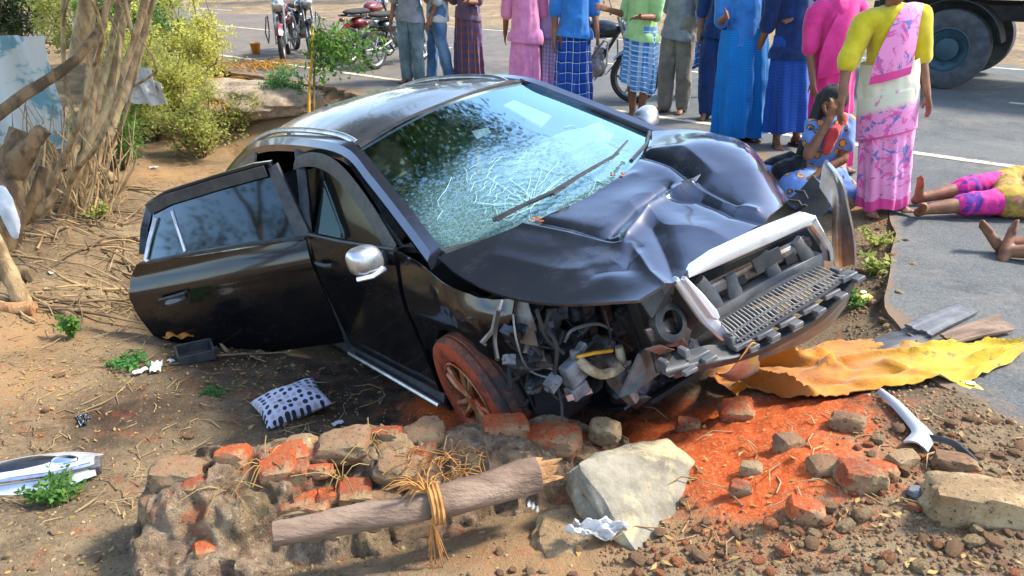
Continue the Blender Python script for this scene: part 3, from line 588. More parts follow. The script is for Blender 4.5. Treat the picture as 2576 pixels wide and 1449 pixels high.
mb = MB(); mb.tube([(-.07, -.915, .955), (.4, -.912, .965), (.98, -.885, .985)], .011, 6); mb.build('belt_trim', 'black_plastic', fd)
mb = MB(); mb.sheet(np.array([[(.80, -.855, 1.0), (1.0, -.85, .99)], [(.70, -.80, 1.12), (.735, -.795, 1.115)]]), .01, (0, -1, 0)); mb.build('mirror_base', 'black_plastic', fd)
mc = CP(915, 655, 'y', -1.03); mb = MB(); v_, f_ = ICO[4]; w = v_.copy(); w = np.sign(w)*np.abs(w)**.72
w[:, 0] = np.where(w[:, 0] < 0, w[:, 0]*.35, w[:, 0]); w = w*np.array([.085, .085, .075]); w[:, 2] += w[:, 1]*-.12; mb.add(w+np.array(mc), f_); mir = mb.build('door_mirror', 'silver', fd, smooth=60)
mb = MB(); mb.tube([mc+V3(-.02, .05, -.06), mc+V3(-.03, .12, -.05), V3(.86, -.87, .955)], [.03, .028, .035], 8); mb.build('mirror_arm', 'black_plastic', mir)
mb = MB(); mb.tube([mc+V3(.05, -.085, -.055), mc+V3(.085, -.02, -.062), mc+V3(.07, .06, -.06)], .012, 6); mb.build('mirror_lamp', 'white_trim', mir)
mb = MB(); mb.tube([(.02, -.955, .80), (.09, -.972, .81), (.2, -.972, .815), (.25, -.95, .815)], .013, 6); mb.build('door_handle', 'black_plastic', fd)
st = MB(); st.tube([CP(878, 888, 'y', -.95), CP(985, 950, 'y', -.955), CP(1105, 1020, 'y', -.95)], .013, 6); st.build('sill_trim', 'silver', car)
mb = MB(); P = [[(x, -y, z) for x in np.linspace(-1.0, 1.02, 12)] for y, z in ((.90, .18), (.925, .13), (.90, .07), (.7, .05))]; mb.sheet(np.array(P), .02, (0, -1, -.3)); mb.build('sill', 'black_plastic', car)
# right front fender, buckled
A_c = (1.37, .27)
def fend_bot(x): 
    r = .385; dx = min(max(x-A_c[0], -r), r); return max(.28, A_c[1]+math.sqrt(max(r*r-dx*dx, 0))) + max(0, x-1.5)*.12
def fend_disp(x, z):
    t = max(0, (x-1.2)/.6); n = fbm(np.array([[x*5, z*5, 3.]]), 3, 9)[0]; r = abs(fbm(np.array([[x*3.2+1, z*4, 7.]]), 2, 12)[0])
    return np.array([-.05*t*(1-z), .10*t*t+.06*n*t-.05*r*t, .02*n*t])
side_panel(1.03, 1.80, fend_bot, lambda x: .975-.13*max(0, x-1.05)/.75+.02*math.sin(x*7), -1, 'front_fender', 'side_paint', cut=None, nx=44, nz=26, disp=fend_disp, th=.006)
mb = MB(); rr = random.Random(8)
for i in range(7):   # torn lip at the fender's end
    a = V3(1.78+rr.uniform(-.03, .02), -.83+rr.uniform(-.05, .04), .5+i*.055); mb.prism([a, a+V3(.08, .03, -.01), a+V3(.05, .05, .05), a+V3(-.02, .01, .06)], (0, .004, 0))
mb.tube([CP(1262, 755, 'x', 1.84), CP(1250, 790, 'x', 1.85), CP(1240, 830, 'x', 1.84), CP(1213, 862, 'x', 1.80), CP(1222, 868, 'x', 1.82)], [.008, .012, .01, .012, .006], 6); mb.build('torn_metal', 'steel_dirty', car)
# left front fender, left doors, quarters, tail
side_panel(1.02, 1.80, lambda x: fend_bot(x) if x < 1.7 else .5, lambda x: .99-.22*max(0, x-1.15), 1, 'front_fender', 'side_paint', yb=.80, nx=30, nz=14, th=.006, disp=lambda x, z: np.array([0, -.25*max(0, x-1.35)**1.5, 0]))
for x0, x1 in ((-.07, .99), (-1.12, -.10)): 
    o = side_panel(x0, x1, .17, .95, 1, 'front_door' if x0 > -.5 else 'rear_door', 'side_paint')
    a = MB(); q = cpatch([[(x0, .885, .955), (x1, .875, .97)], [((x0-.25) if x0 > -.5 else -.95, .69, 1.36), (.25 if x0 > -.5 else -.36, .685, 1.36)]], 8, 8); a.sheet(q, .004, (0, 1, 0)); a.build('window', 'side_glass', o)
    MB().tube([(x0+.1, .95, .80), (x0+.16, .97, .81), (x0+.28, .95, .81)], .012, 6).build('door_handle', 'black_plastic', o)
mc2 = V3(.88, 1.02, 1.02); mb = MB(); mb.add(w*np.array([1, -1, 1])+np.array(mc2), [f[::-1] for f in f_]); mir = mb.build('door_mirror', 'silver', car, smooth=60); MB().tube([mc2+V3(-.02, -.05, -.05), V3(.86, .86, .97)], .03, 8).build('mirror_arm', 'black_plastic', mir)
def rq_bot(x): r = .40; dx = x+1.37; return max(.3, .27+math.sqrt(max(r*r-dx*dx, 0)))
for s in (-1, 1):
    side_panel(-2.2, -1.08, rq_bot, lambda x: .97, s, 'rear_quarter', 'side_paint', nx=30, nz=14, th=.01)
    mb = MB(); P = cpatch([[(-2.15, s*.87, .97), (-1.7, s*.905, .97), (-1.15, s*.905, .96)], [(-2.06, s*.78, 1.12), (-1.75, s*.79, 1.15), (-1.15, s*.79, 1.18)], [(-1.93, s*.66, 1.24), (-1.6, s*.67, 1.32), (-1.15, s*.68, 1.38)]], 10, 12); mb.sheet(P, .015, (0, s, 0)); mb.build('rear_pillar', 'car_paint_skylit', car)
P = cpatch([[(-2.05, y, 1.3-.1*abs(y)) for y in (-.6, 0, .6)], [(-2.2, y, .95) for y in (-.8, 0, .8)], [(-2.3, y, .7) for y in (-.86, 0, .86)], [(-2.28, y, .3) for y in (-.86, 0, .86)]], 14, 12); MB().sheet(P, .02, (-1, 0, 0)).build('tailgate', 'side_paint', car)
# ---- open rear door
dn = (.705, -.709, 0.0); dd = .589; de = V3(-.709, -.705, 0); hp = V3(-.10, -.93, 0); dnv = Vector(dn)
def DP(px, py): return CN(px, py, dn, dd)
def DU(px, py): return CN(px, py, (.705, -.709, .5), .589+.5*.95)
def sz(p): return ((p-hp).dot(de), p.z)
rear_edge = [sz(DP(*q)) for q in [(372, 662), (340, 668), (326, 700), (332, 745), (352, 790), (392, 845), (450, 862), (520, 890)]]
zs_ = [q[1] for q in rear_edge[1:]][::-1]; ss_ = [q[0] for q in rear_edge[1:]][::-1]
ztop_h = sz(DP(775, 602))[1]; ztop_r = rear_edge[1][1]; P = []
for t in np.linspace(0, 1, 26):
    row = []
    for u in np.linspace(0, 1, 30):
        zb = .20+.04*u; z0 = zb+(ztop_h+(ztop_r-ztop_h)*u-zb)*t
        smax = float(np.interp(z0, zs_, ss_)) if z0 > zs_[0] else ss_[0]-(zs_[0]-z0)*1.2
        s_ = smax*u; zz = zb+(ztop_h+(ztop_r-ztop_h)*u-zb)*t; tn = (zz-zb)/max(.1, ztop_h-zb)
        bul = np.interp(tn, [0, .1, .45, .76, .8, .88, 1], [-.03, 0, .02, .028, .034, .022, -.012])
        row.append(hp+de*s_+V3(0, 0, zz)+dnv*bul)
    P.append(row)
rdoor = MB().sheet(np.array([[tuple(p) for p in r] for r in P]), .05, dn).build('rear_door', 'side_paint', car, smooth=40); rdoor['label'] = 'rear door hanging wide open'
def dbar(pts, w, th, name, mat, par=rdoor, off=0):
    pts = [Vector(p)+dnv*off for p in pts]; mb = MB()
    for a, b in zip(pts[:-1], pts[1:]):
        pass
    rings = []
    for i, p in enumerate(pts):
        a = pts[max(i-1, 0)]; b = pts[min(i+1, len(pts)-1)]; t = (b-a).normalized(); sd_ = t.cross(dnv).normalized(); ww = w[i] if hasattr(w, '__len__') else w
        rings.append([p+sd_*ww/2, p+sd_*ww/2-dnv*th, p-sd_*ww/2-dnv*th, p-sd_*ww/2])
    mb.loft(rings); return mb.build(name, mat, par, bevel=.004)
top = [DU(358, 640), DU(362, 575), DU(378, 515), DU(420, 492), DU(550, 452), DU(640, 425), DU(684, 418)]
dbar(top, [.05, .05, .055, .06, .065, .065, .06], .035, 'window_frame', 'side_paint')
dbar([DU(684, 418), DU(715, 490), DU(765, 600)], [.07, .085, .10], .03, 'frame_post', 'black_plastic')
dbar([DU(376, 525), DU(425, 500), DU(555, 460), DU(672, 428)], .07, .006, 'rain_visor', 'black_plastic', off=.022)
dbar([DU(393, 545), DU(378, 600), DU(366, 652), DU(376, 656)], .022, .012, 'chrome_trim', 'silver', off=.015)
dbar([DU(430, 530), DU(448, 585), DU(464, 634)], .012, .02, 'pane_divider', 'silver', off=.003)
dbar([DU(372, 660), DU(470, 640), DU(620, 615), DU(768, 598)], .022, .03, 'belt_trim', 'black_plastic', off=.012)
gq = lambda pts: MB().sheet(np.array([[tuple(DU(*pts[0])-dnv*.012), tuple(DU(*pts[1])-dnv*.012)], [tuple(DU(*pts[3])-dnv*.012), tuple(DU(*pts[2])-dnv*.012)]]), .004, dn)
gq([(428, 505), (690, 432), (752, 600), (464, 640)]).build('window', 'side_glass', rdoor); gq([(385, 520), (430, 506), (465, 640), (365, 662)]).build('quarter_window', 'side_glass', rdoor)
mb = MB(); h0, h1 = DP(415, 745)+dnv*.035, DP(475, 728)+dnv*.035; mb.tube([h0-dnv*.02, h0+dnv*.022, (h0+h1)/2+dnv*.028, h1+dnv*.022, h1-dnv*.02], .013, 6); hd = mb.build('door_handle', 'black_plastic', rdoor); mb = MB(); mb.blob((h0+h1)/2+V3(0, 0, -.03)+dnv*.0, (.07, .07, .028), sub=2, amp=.03); mb.build('handle_cup', 'grey_plastic', hd)
mb = MB(); a, b = DP(344, 765), DP(362, 793); mb.prism([a, a+(b-a)*.1-de*.015, b-de*.015, b], dnv*-.03); mb.build('door_latch', 'white_trim', rdoor)
# ---- floor, interior
mb = MB(); mb.box((-.55, 0, .12), (3.2, 1.7, .1)); mb.box((-1.6, 0, .4), (1.0, 1.2, .3)); mb.build('underbody', 'dark_void', car, bevel=.02)
mb = MB(); P = cpatch([[(1.42, y*.78/.8, .95) for y in (-.8, -.4, 0, .4, .8)], [(1.1, y, .97) for y in (-.8, -.4, 0, .4, .8)], [(.82, y, .93) for y in (-.8, -.4, 0, .4, .8)], [(.72, y, .80) for y in (-.8, -.4, 0, .4, .8)], [(.8, y, .5) for y in (-.8, -.4, 0, .4, .8)]], 16, 16); mb.sheet(P, .03, (0, 0, 1)); mb.build('dashboard', 'black_plastic', car)
def seat(y, x=-.05):
    mb = MB(); mb.blob((x, y, .52), (.27, .24, .09), 1, .05, 2, 3, power=.55); mb.blob((x-.30, y, .86), (.10, .23, .34), 2, .05, 2, 3, power=.5, R=Matrix.Rotation(math.radians(-14), 3, 'Y')); mb.blob((x-.42, y, 1.22), (.055, .13, .09), 3, .05, 2, 3, power=.5); return mb.build('front_seat', 'seat_cloth', car)
seat(-.38); seat(.38); mb = MB(); mb.blob((-1.05, 0, .5), (.27, .66, .1), 4, .04, 2, 3, power=.6); mb.blob((-1.38, 0, .85), (.11, .66, .33), 5, .04, 2, 3, power=.6); mb.build('rear_seat', 'seat_cloth', car)
mb = MB(); c0 = V3(.58, -.38, .93); R = Matrix.Rotation(math.radians(62), 3, 'Y'); mb.tube([c0+R @ V3(.185*math.cos(a), .185*math.sin(a), 0) for a in np.linspace(0, 6.283, 25)[:-1]], .015, 8, closed=True); mb.tube([c0+R @ V3(0, -.18, 0), c0, c0+R @ V3(0, .18, 0)], .018, 6); mb.blob(c0, (.06, .07, .06), sub=2, amp=.05); mb.tube([c0, c0+V3(.3, 0, -.12)], .03, 6); mb.build('steering_wheel', 'black_plastic', car)
mb = MB(); mb.blob((.88, .40, 1.04), (.16, .30, .10), 6, .35, 3, 4); mb.blob((.80, .15, 1.03), (.13, .2, .08), 7, .4, 3, 4); mb.build('airbag', 'airbag', car, smooth=60)
mb = MB(); a, b, c, d = [Vector(ws_at(*ws_find(*p)))+V3(-.06, 0, -.05) for p in [(1278, 242), (1300, 232), (1398, 268), (1374, 292)]]; mb.prism([a, b, c, d], (-.01, 0, -.015)); mb.build('sun_visor', 'paper_white', car)
mb = MB(); mb.blob((.42, 0, 1.34), (.02, .11, .035), 4, .05, 2, 3, power=.6); mb.build('rear_view_mirror', 'black_plastic', car)
mb = MB(); mb.sheet(np.array([[(-.30, -.66, 1.0), (-.1, -.70, .95)], [(-.42, -.62, 1.32), (-.28, -.64, 1.33)]]), .02, (0, -1, 0)); mb.build('seat_belt', 'seat_beige', car)
# ---- bonnet
HB = cpatch([[(1.27, -.83, .965), (1.47, -.45, .995), (1.55, -.1, 1.0), (1.51, .2, 1.01), (1.41, .48, 1.035), (1.24, .70, 1.05)],
             [(1.50, -.87, .925), (1.66, -.48, .972), (1.74, -.1, .982), (1.72, .2, .985), (1.62, .47, 1.03), (1.46, .72, 1.05)],
             [(1.80, -.87, .89), (1.88, -.5, .940), (1.97, -.15, .952), (1.95, .15, .955), (1.86, .47, 1.01), (1.66, .73, 1.015)],
             [(2.07, -.80, .875), (2.10, -.52, .912), (2.16, -.2, .922), (2.16, .15, .918), (2.06, .45, .960), (1.85, .73, .945)],
             [(2.33, -.66, .875), (2.34, -.5, .88), (2.34, -.38, .88), (2.34, -.05, .87), (2.28, .3, .85), (2.05, .70, .70)]], 260, 300)
HB[..., 2] += .032*np.exp(-(((HB[..., 0]-1.72)/.26)**2+((HB[..., 1]-.48)/.20)**2))
def crease(line, amp, wd, sharp=1.0):
    global HB
    L = np.array(line); d = np.full(HB.shape[:2], 9.)
    for a, b in zip(L[:-1], L[1:]):
        ab = b-a; t = np.clip(((HB[..., :2]-a) @ ab)/(ab @ ab), 0, 1); q = a+t[..., None]*ab; d = np.minimum(d, np.linalg.norm(HB[..., :2]-q, axis=2))
    d = np.sqrt(d*d+.0035**2); HB[..., 2] += amp*np.exp(-(d/wd)**sharp)
def hxy(px, py, z=.94): p = CP(px, py, 'z', z); return (p.x, p.y)
crease([hxy(1195, 592), hxy(1330, 578), hxy(1450, 590), hxy(1565, 606)], -.022, .022)
crease([hxy(1300, 590), hxy(1440, 603), hxy(1570, 612)], .012, .02)
crease([hxy(1568, 606), hxy(1630, 545), hxy(1690, 500), hxy(1745, 478)], .034, .022)
crease([hxy(1540, 590), hxy(1610, 530), hxy(1680, 482)], -.028, .025)
crease([hxy(1330, 555), hxy(1470, 520), hxy(1600, 470)], .010, .05, 1.4)
crease([hxy(1690, 505), hxy(1760, 500), hxy(1840, 516), hxy(1975, 512)], -.032, .028)
crease([hxy(1745, 480), hxy(1820, 500), hxy(1900, 500)], .016, .02)
crease([hxy(1605, 400, 1.0), hxy(1690, 418, 1.0), hxy(1760, 445, 1.0), hxy(1850, 475, .98)], -.03, .03)
crease([hxy(1640, 380, 1.03), hxy(1720, 372, 1.05), hxy(1790, 395, 1.06)], .010, .04, 1.3)
crease([hxy(1640, 570), hxy(1670, 620), hxy(1690, 670)], -.018, .045, 1.2)
crease([hxy(1590, 610), hxy(1630, 655), hxy(1695, 690)], .013, .022)
crease([hxy(1500, 690, .9), hxy(1570, 655), hxy(1600, 612)], -.012, .04, 1.3)
crease([hxy(1240, 650), hxy(1400, 668), hxy(1520, 662)], .006, .05, 1.5)
pp = HB.reshape(-1, 3); zn = np.exp(-(((pp[:, 0]-2.0)/.32)**2+((pp[:, 1]-.0)/.42)**2)); HB[..., 2] += ((.35-np.abs(fbm(np.c_[pp[:, 0]*2.6+5, pp[:, 1]*4.2, pp[:, 2]*0], 2, 63)))*.022*zn).reshape(HB.shape[:2])
pp = HB.reshape(-1, 3); mid = np.clip((pp[:, 0]-1.35)/.5, 0, 1)*np.clip((pp[:, 1]+.75)/.35, 0, 1)
HB[..., 2] += (fbm(np.c_[pp[:, :2]*3.0, pp[:, 2]*0], 2, 57)*.006*mid+fbm(np.c_[pp[:, :2]*14, pp[:, 2]*0], 2, 58)*.0012*mid).reshape(HB.shape[:2])
bon = MB().sheet(HB, .012, (0, 0, 1)).build('bonnet', 'car_paint_skylit', car, smooth=55); bon['label'] = 'crumpled bonnet with sharp creases and a raised far side'
mb = MB(); a = [CP(1740, 452, 'z', 1.03), CP(1762, 440, 'z', 1.05), CP(1750, 458, 'z', 1.03)]; mb.prism(a, (0, 0, .004)); mb.prism([CP(1712, 458, 'z', 1.0), CP(1750, 448, 'z', 1.03), CP(1735, 462, 'z', 1.0)], (0, 0, .004)); mb.build('paint_scrape', 'silver', bon)
# cowl and wipers
mb = MB(); mb.sheet(np.array([[WS[43, j]+np.array([-.01, 0, -.012]) for j in range(0, 60, 4)], [WS[43, j]+np.array([.05, 0, .0]) for j in range(0, 60, 4)], [WS[43, j]+np.array([.10, 0, -.02]) for j in range(0, 60, 4)]]), .01, (0, 0, 1)); cw = mb.build('cowl', 'black_plastic', car)
for pts in ([(1240, 572), (1320, 530), (1400, 488), (1470, 450)], [(1380, 500), (1460, 455), (1540, 405), (1575, 372)]):
    mb = MB(); q = [Vector(ws_at(*ws_find(*p)))+V3(.02, 0, .03) for p in pts]; mb.tube(q, [.012, .010, .009, .006], 6); mb.tube([q[0]+V3(.03, 0, .0), q[1]+V3(.02, .02, .01), q[2]+V3(.02, .02, .01)], .008, 5); mb.build('wiper', 'black_plastic', cw)
mb = MB(); q = [Vector(WS[43, j])+V3(.0, 0, .0) for j in (58, 50, 40)]; mb.tube([p+V3(-.02, 0, .03) for p in q], .012, 6); mb.build('wiper', 'black_plastic', cw)
# ---- wheels
def make_wheel(c, s, dusty=True):
    e = bpy.data.objects.new('wheel', None); COL.objects.link(e); e.parent = car; e.location = c; e.empty_display_size = .1
    prof = [(.215, -.085), (.25, -.105), (.30, -.108), (.328, -.098), (.338, -.08), (.341, -.062), (.333, -.058), (.333, -.05), (.342, -.046), (.343, -.01), (.334, -.006), (.334, .006), (.343, .01), (.342, .046), (.333, .05), (.333, .058), (.341, .062), (.338, .08), (.328, .098), (.30, .108), (.25, .105), (.215, .085)]
    mb = MB(); mb.lathe([(r, h) for r, h in prof], ax='y', n=56); t = mb.build('tyre', 'tyre_dusty' if dusty else 'rubber', e, smooth=30)
    if dusty:
        me = t.data; me.materials.append(M['tread_dusty'])
        for p in me.polygons:
            if math.hypot(p.center.x, p.center.z) > .32: p.material_index = 1
    mb = MB(); mb.lathe([(.215, s*.09), (.222, s*.10), (.212, s*.104), (.20, s*.08), (.19, s*.02), (.19, -s*.08)], ax='y', n=48); 
    for i in range(5):
        a = i*math.tau/5+.3
        for da in (-.13, .13):
            p0 = V3(.05*math.cos(a+da*2), s*.075, .05*math.sin(a+da*2)); p1 = V3(.205*math.cos(a+da*1.4), s*.088, .205*math.sin(a+da*1.4)); mb.tube([p0, (p0+p1)/2+V3(0, s*.012, 0), p1], [.022, .015, .017], 6)
    mb.lathe([(.0, s*.095), (.045, s*.095), (.062, s*.08), (.065, s*.03)], ax='y', n=24); mb.build('rim', 'rim_dusty' if dusty else 'silver', e, smooth=40)
    mb = MB(); mb.lathe([(.0, s*.0), (.14, s*.0), (.14, s*.02), (.0, s*.02)], ax='y', n=28); mb.lathe([(.19, -s*.08), (.0, -s*.08)], ax='y', n=28); mb.build('brake_disc', 'dark_void', e); return e
wh = make_wheel((1.37, -.845, .27), -1); wh.rotation_euler = (math.radians(4), math.radians(20), math.radians(-5))
make_wheel((1.37, .80, .27), 1, False); make_wheel((-1.37, -.82, .27), -1, True); make_wheel((-1.37, .82, .27), 1, False)
for s in (-1, 1):
    for ax in (1.37, -1.37):
        mb = MB(); P = [[(ax+.40*math.cos(a), s*y, .27+.40*math.sin(a)) for y in (.55, .70, .86)] for a in np.linspace(-.25, math.pi+.25, 20)]; mb.sheet(np.array(P), .01, (0, 0, 1)); mb.build('wheel_liner', 'dark_void', car)
# ------------------------------------------------------------------ the smashed front end
NF = (.98, -.20, 0.0); NFv = Vector(NF); DF = 2.352
def FP(px, py, off=0.0): return CN(px, py, NF, DF+off)
def plate(name, pts, off, th, mat, par=car, bevel=.004, back=None):
    p = [FP(x, y, off) for x, y in pts]; return MB().prism(p, NFv*-th).build(name, mat, par, bevel=bevel)
gs = MB(); gs.prism([FP(*q, -.02) for q in [(1722, 700), (2050, 552), (2100, 655), (1835, 822), (1790, 800)]], NFv*-.03)
# surround built as a ring of bars, so the opening stays open
def fbar(pts, w, off, th, name, mat, par):
    P_ = [FP(x, y, off) for x, y in pts]; rings = []
    for i, p in enumerate(P_):
        a = P_[max(i-1, 0)]; b = P_[min(i+1, len(P_)-1)]; t = (b-a).normalized(); sd_ = t.cross(NFv).normalized(); ww = w[i] if hasattr(w, '__len__') else w
        rings.append([p+sd_*ww/2, p+sd_*ww*.3+NFv*.008, p-sd_*ww*.3+NFv*.008, p-sd_*ww/2, p-sd_*ww/2-NFv*th, p+sd_*ww/2-NFv*th])
    return MB().loft(rings).build(name, mat, par, bevel=.002)
gf = fbar([(1730, 690), (1800, 652), (1920, 598), (2025, 553), (2050, 556)], [.035, .065, .072, .062, .04], .015, .03, 'grille_bar', 'white_trim', car); gf['label'] = 'broad bright grille bar'
fbar([(2042, 552), (2066, 590), (2088, 628), (2090, 655)], [.05, .04, .035, .03], .015, .03, 'grille_bar', 'chrome', car)
fbar([(1700, 702), (1735, 742), (1780, 800), (1822, 843), (1850, 856)], [.02, .045, .055, .05, .03], .03, .02, 'grille_bar', 'white_trim', car)
fbar([(1722, 700), (1760, 745), (1795, 790), (1806, 800)], [.015, .035, .045, .02], .05, .02, 'grille_bar', 'white_trim', car)
# behind the grille: shroud, beam and braces
plate('grille_shroud', [(1735, 705), (2045, 570), (2085, 650), (1830, 800), (1790, 790)], -.16, .02, 'dark_void')
fbar([(1800, 800), (1930, 728), (2070, 655)], [.07, .085, .07], -.06, .05, 'bumper_beam', 'grey_plastic', car)
fbar([(1780, 735), (1900, 680), (2035, 610)], [.05, .06, .05], -.08, .03, 'upper_brace', 'steel_dirty', car)
for q in ([(1838, 690), (1850, 735), (1868, 780)], [(1925, 640), (1950, 690), (1968, 735)], [(2005, 605), (2035, 650), (2050, 690)], [(1760, 705), (1790, 745), (1815, 790)]): fbar(q, [.05, .07, .06], -.07, .02, 'brace', 'grey_plastic', car)
for x, y in ((1848, 706), (1975, 650), (2012, 612)): plate('clip_hole_shade', [(x, y), (x+26, y-14), (x+32, y+4), (x+6, y+18)], -.065, .03, 'dark_void', bevel=0)  # near-black plates stand for the shade inside the clip holes
plate('number_plate_bracket', [(1890, 655), (1960, 620), (1972, 650), (1905, 690)], -.05, .01, 'black_plastic')
# lower mesh grille: cross bars and long bars
lo = [(1800, 812), (1880, 762), (1970, 712), (2062, 664)]; hi = [(1862, 868), (1950, 812), (2050, 752), (2140, 690)]
LOa = catmull([FP(x, y, .02) for x, y in lo], 30); HIa = catmull([FP(x, y, .10) for x, y in hi], 30)
lg = MB(); lg.tube(LOa, .009, 6); lg.tube(HIa, .009, 6); lgo = lg.build('lower_grille', 'black_plastic', car)
for i in range(1, 29):
    a, b = Vector(LOa[i]), Vector(HIa[i]); m_ = (a+b)/2+NFv*.035+V3(0, 0, -.012); MB().tube([a, a*.55+m_*.45+NFv*.01, m_, b], .0042, 5).build('grille_fin', 'grey_plastic', lgo)
for t in (.33, .66): MB().tube([Vector(LOa[i])*(1-t)+Vector(HIa[i])*t+NFv*(.033 if t < .5 else .024)+V3(0, 0, -.008) for i in range(0, 30, 2)], .0055, 5).build('grille_slat', 'grey_plastic', lgo)
# stepped brackets along the bumper edge
for i, (x, y, s) in enumerate([(1700, 925, 1.2), (1750, 895, 1.2), (1862, 865, 1), (1915, 838, 1), (1972, 808, 1), (2030, 775, 1), (2085, 738, 1), (2128, 695, 1)]):
    mb = MB(); e1 = (FP(x+30, y-16, .09)-FP(x, y, .09)).normalized(); up = V3(0, 0, 1); c = FP(x, y, .09); R_ = Matrix((e1, NFv, up)).transposed()
    mb.box(c, (.085*s, .05, .022), R_); mb.box(c+e1*.025*s+NFv*.03-up*.012, (.05*s, .05, .018), R_); mb.box(c-e1*.03*s-NFv*.02+up*.02, (.022, .05, .05), R_)
    mb.build('bumper_bracket', 'grey_plastic', car, bevel=.004)
P = np.array([[tuple(FP(x, y, o)) for (x, y), o in zip(r, of)] for r, of in [([(1690, 895), (1780, 868), (1870, 868), (1960, 828), (2060, 765), (2145, 672)], [.05]*6), ([(1675, 935), (1770, 912), (1880, 890), (1975, 845), (2075, 785), (2152, 700)], [.12]*6), ([(1700, 952), (1780, 930), (1885, 902), (1985, 858), (2080, 798), (2150, 722)], [.10]*6)]])
bmp = MB().sheet(cpatch(P, 14, 40), .006, NF).build('front_bumper', 'black_plastic', car); bmp['label'] = 'bumper skin stripped to its brackets'
P = np.array([[tuple(FP(x, y, o)) for x, y in r] for r, o in [([(1890, 878), (1985, 838), (2075, 785), (2140, 712)], .10), ([(1900, 890), (2000, 858), (2085, 802), (2138, 745)], .06), ([(1905, 908), (2010, 868), (2085, 822), (2128, 770)], -.02)]])
MB().sheet(cpatch(P, 10, 24), .005, NF).build('bumper_valance', 'grey_plastic', car)
# far corner of the bumper, torn loose and standing up
P = np.array([[tuple(CP(x, y, 'y', yy)) for (x, y), yy in zip(r, (.60, .62, .62, .56, .48))] for r in [[(2062, 470), (2070, 420), (2078, 402), (2082, 404), (2085, 408)], [(2092, 520), (2100, 470), (2108, 440), (2118, 450), (2122, 460)], [(2092, 580), (2108, 548), (2122, 520), (2134, 520), (2138, 528)], [(2095, 640), (2110, 625), (2128, 600), (2146, 590), (2152, 600)], [(2098, 668), (2112, 672), (2130, 668), (2150, 665), (2156, 668)]]])
MB().sheet(cpatch(P, 22, 16), .008, (1, .5, 0)).build('bumper_corner', 'silver', car, smooth=50)
P = np.array([[tuple(CP(x, y, 'y', yy)) for (x, y), yy in zip(r, (.66, .7, .74))] for r in [[(1985, 500), (2010, 480), (2045, 440)], [(2010, 530), (2040, 510), (2075, 480)], [(2030, 560), (2060, 545), (2085, 530)]]])
MB().sheet(cpatch(P, 10, 10), .01, (1, 0, 0)).build('lamp_housing', 'black_plastic', car)
mb = MB()
for a, b in [((1985, 505), (2020, 525)), ((2000, 480), (2030, 500)), ((2005, 530), (2030, 520))]: mb.tube([CP(*a, 'y', .60), CP((a[0]+b[0])/2+6, (a[1]+b[1])/2-8, 'y', .6), CP(*b, 'y', .6)], .008, 5)
mb.build('lamp_cable', 'rubber', car, kind='stuff')
# engine bay: walls, radiator, block
mb = MB(); mb.sheet(np.array([[(1.0, -.75, .93), (1.0, .75, .93)], [(1.05, -.75, .2), (1.05, .75, .2)]]), .02, (1, 0, 0)); mb.build('bulkhead', 'dark_void', car)
mb = MB(); mb.box((1.45, -.25, .50), (.55, .50, .34)); mb.box((1.55, .25, .52), (.5, .4, .30)); mb.build('engine_block', 'engine_metal', car, bevel=.03)
mb = MB()
for i in range(5): mb.box((1.74, -.44+i*.10, .58), (.05, .06, .22))
mb.tube([(1.76, -.5, .45), (1.79, -.3, .43), (1.79, -.05, .47), (1.74, .1, .56)], .035, 8); mb.build('inlet_pipes', 'engine_metal', car, bevel=.008)
mb = MB(); mb.box((1.98, .18, .52), (.05, .72, .42)); mb.build('radiator', 'dark_void', car, bevel=.006)
mb = MB(); mb.tube([(1.05, -.62, .60), (1.55, -.64, .56), (1.95, -.58, .50)], [.05, .05, .045], 4); mb.tube([(1.95, -.58, .50), (2.05, -.60, .42), (2.08, -.57, .30)], [.04, .05, .03], 5); mb.build('chassis_rail', 'steel_dirty', car, smooth=20)
mb = MB(); mb.box(CP(1635, 830, 'x', 2.08), (.06, .10, .42), Matrix.Rotation(.15, 3, 'X')); mb.box(CP(1600, 790, 'x', 1.98), (.04, .16, .12), Matrix.Rotation(.3, 3, 'X')); mb.build('radiator_support', 'dark_void', car, bevel=.01)
rr = random.Random(12)
def bits(name, items, mat, bevel=.004):
    for px, py, x, sx, sy, sz_, rx in items:
        R_ = Matrix.Rotation(rx, 3, 'X') @ Matrix.Rotation(rx*.7, 3, 'Y'); mb = MB(); c_ = CP(px, py, 'x', x); mb.box(c_, (sx, sy, sz_), R_, rr.uniform(.7, .95)); mb.box(c_+R_ @ V3(sx*.4, sy*.2, sz_*.3), (sx*.5, sy*.5, sz_*.5), R_); mb.box(c_-R_ @ V3(0, sy*.45, 0), (sx*.4, sy*.4, sz_*.3), R_); mb.build(name, mat, car, bevel=bevel*.5)
bits('bracket', [(1330, 800, 1.80, .05, .16, .02, .5), (1400, 790, 1.82, .04, .10, .05, -.4), (1480, 815, 1.9, .03, .12, .016, .3), (1545, 835, 1.92, .03, .018, .10, .1), (1560, 800, 1.95, .03, .05, .09, .2), (1290, 850, 1.78, .06, .05, .16, .5), (1350, 870, 1.82, .04, .13, .05, .6)], 'engine_metal')
bits('connector', [(1390, 962, 1.95, .05, .07, .045, .4), (1280, 905, 1.85, .03, .05, .04, -.6), (1458, 880, 1.98, .03, .07, .04, .5)], 'grey_part')
bits('fuse_box', [(1500, 880, 1.9, .10, .14, .05, .35), (1330, 835, 1.72, .14, .16, .07, -.25)], 'grey_part', .008)
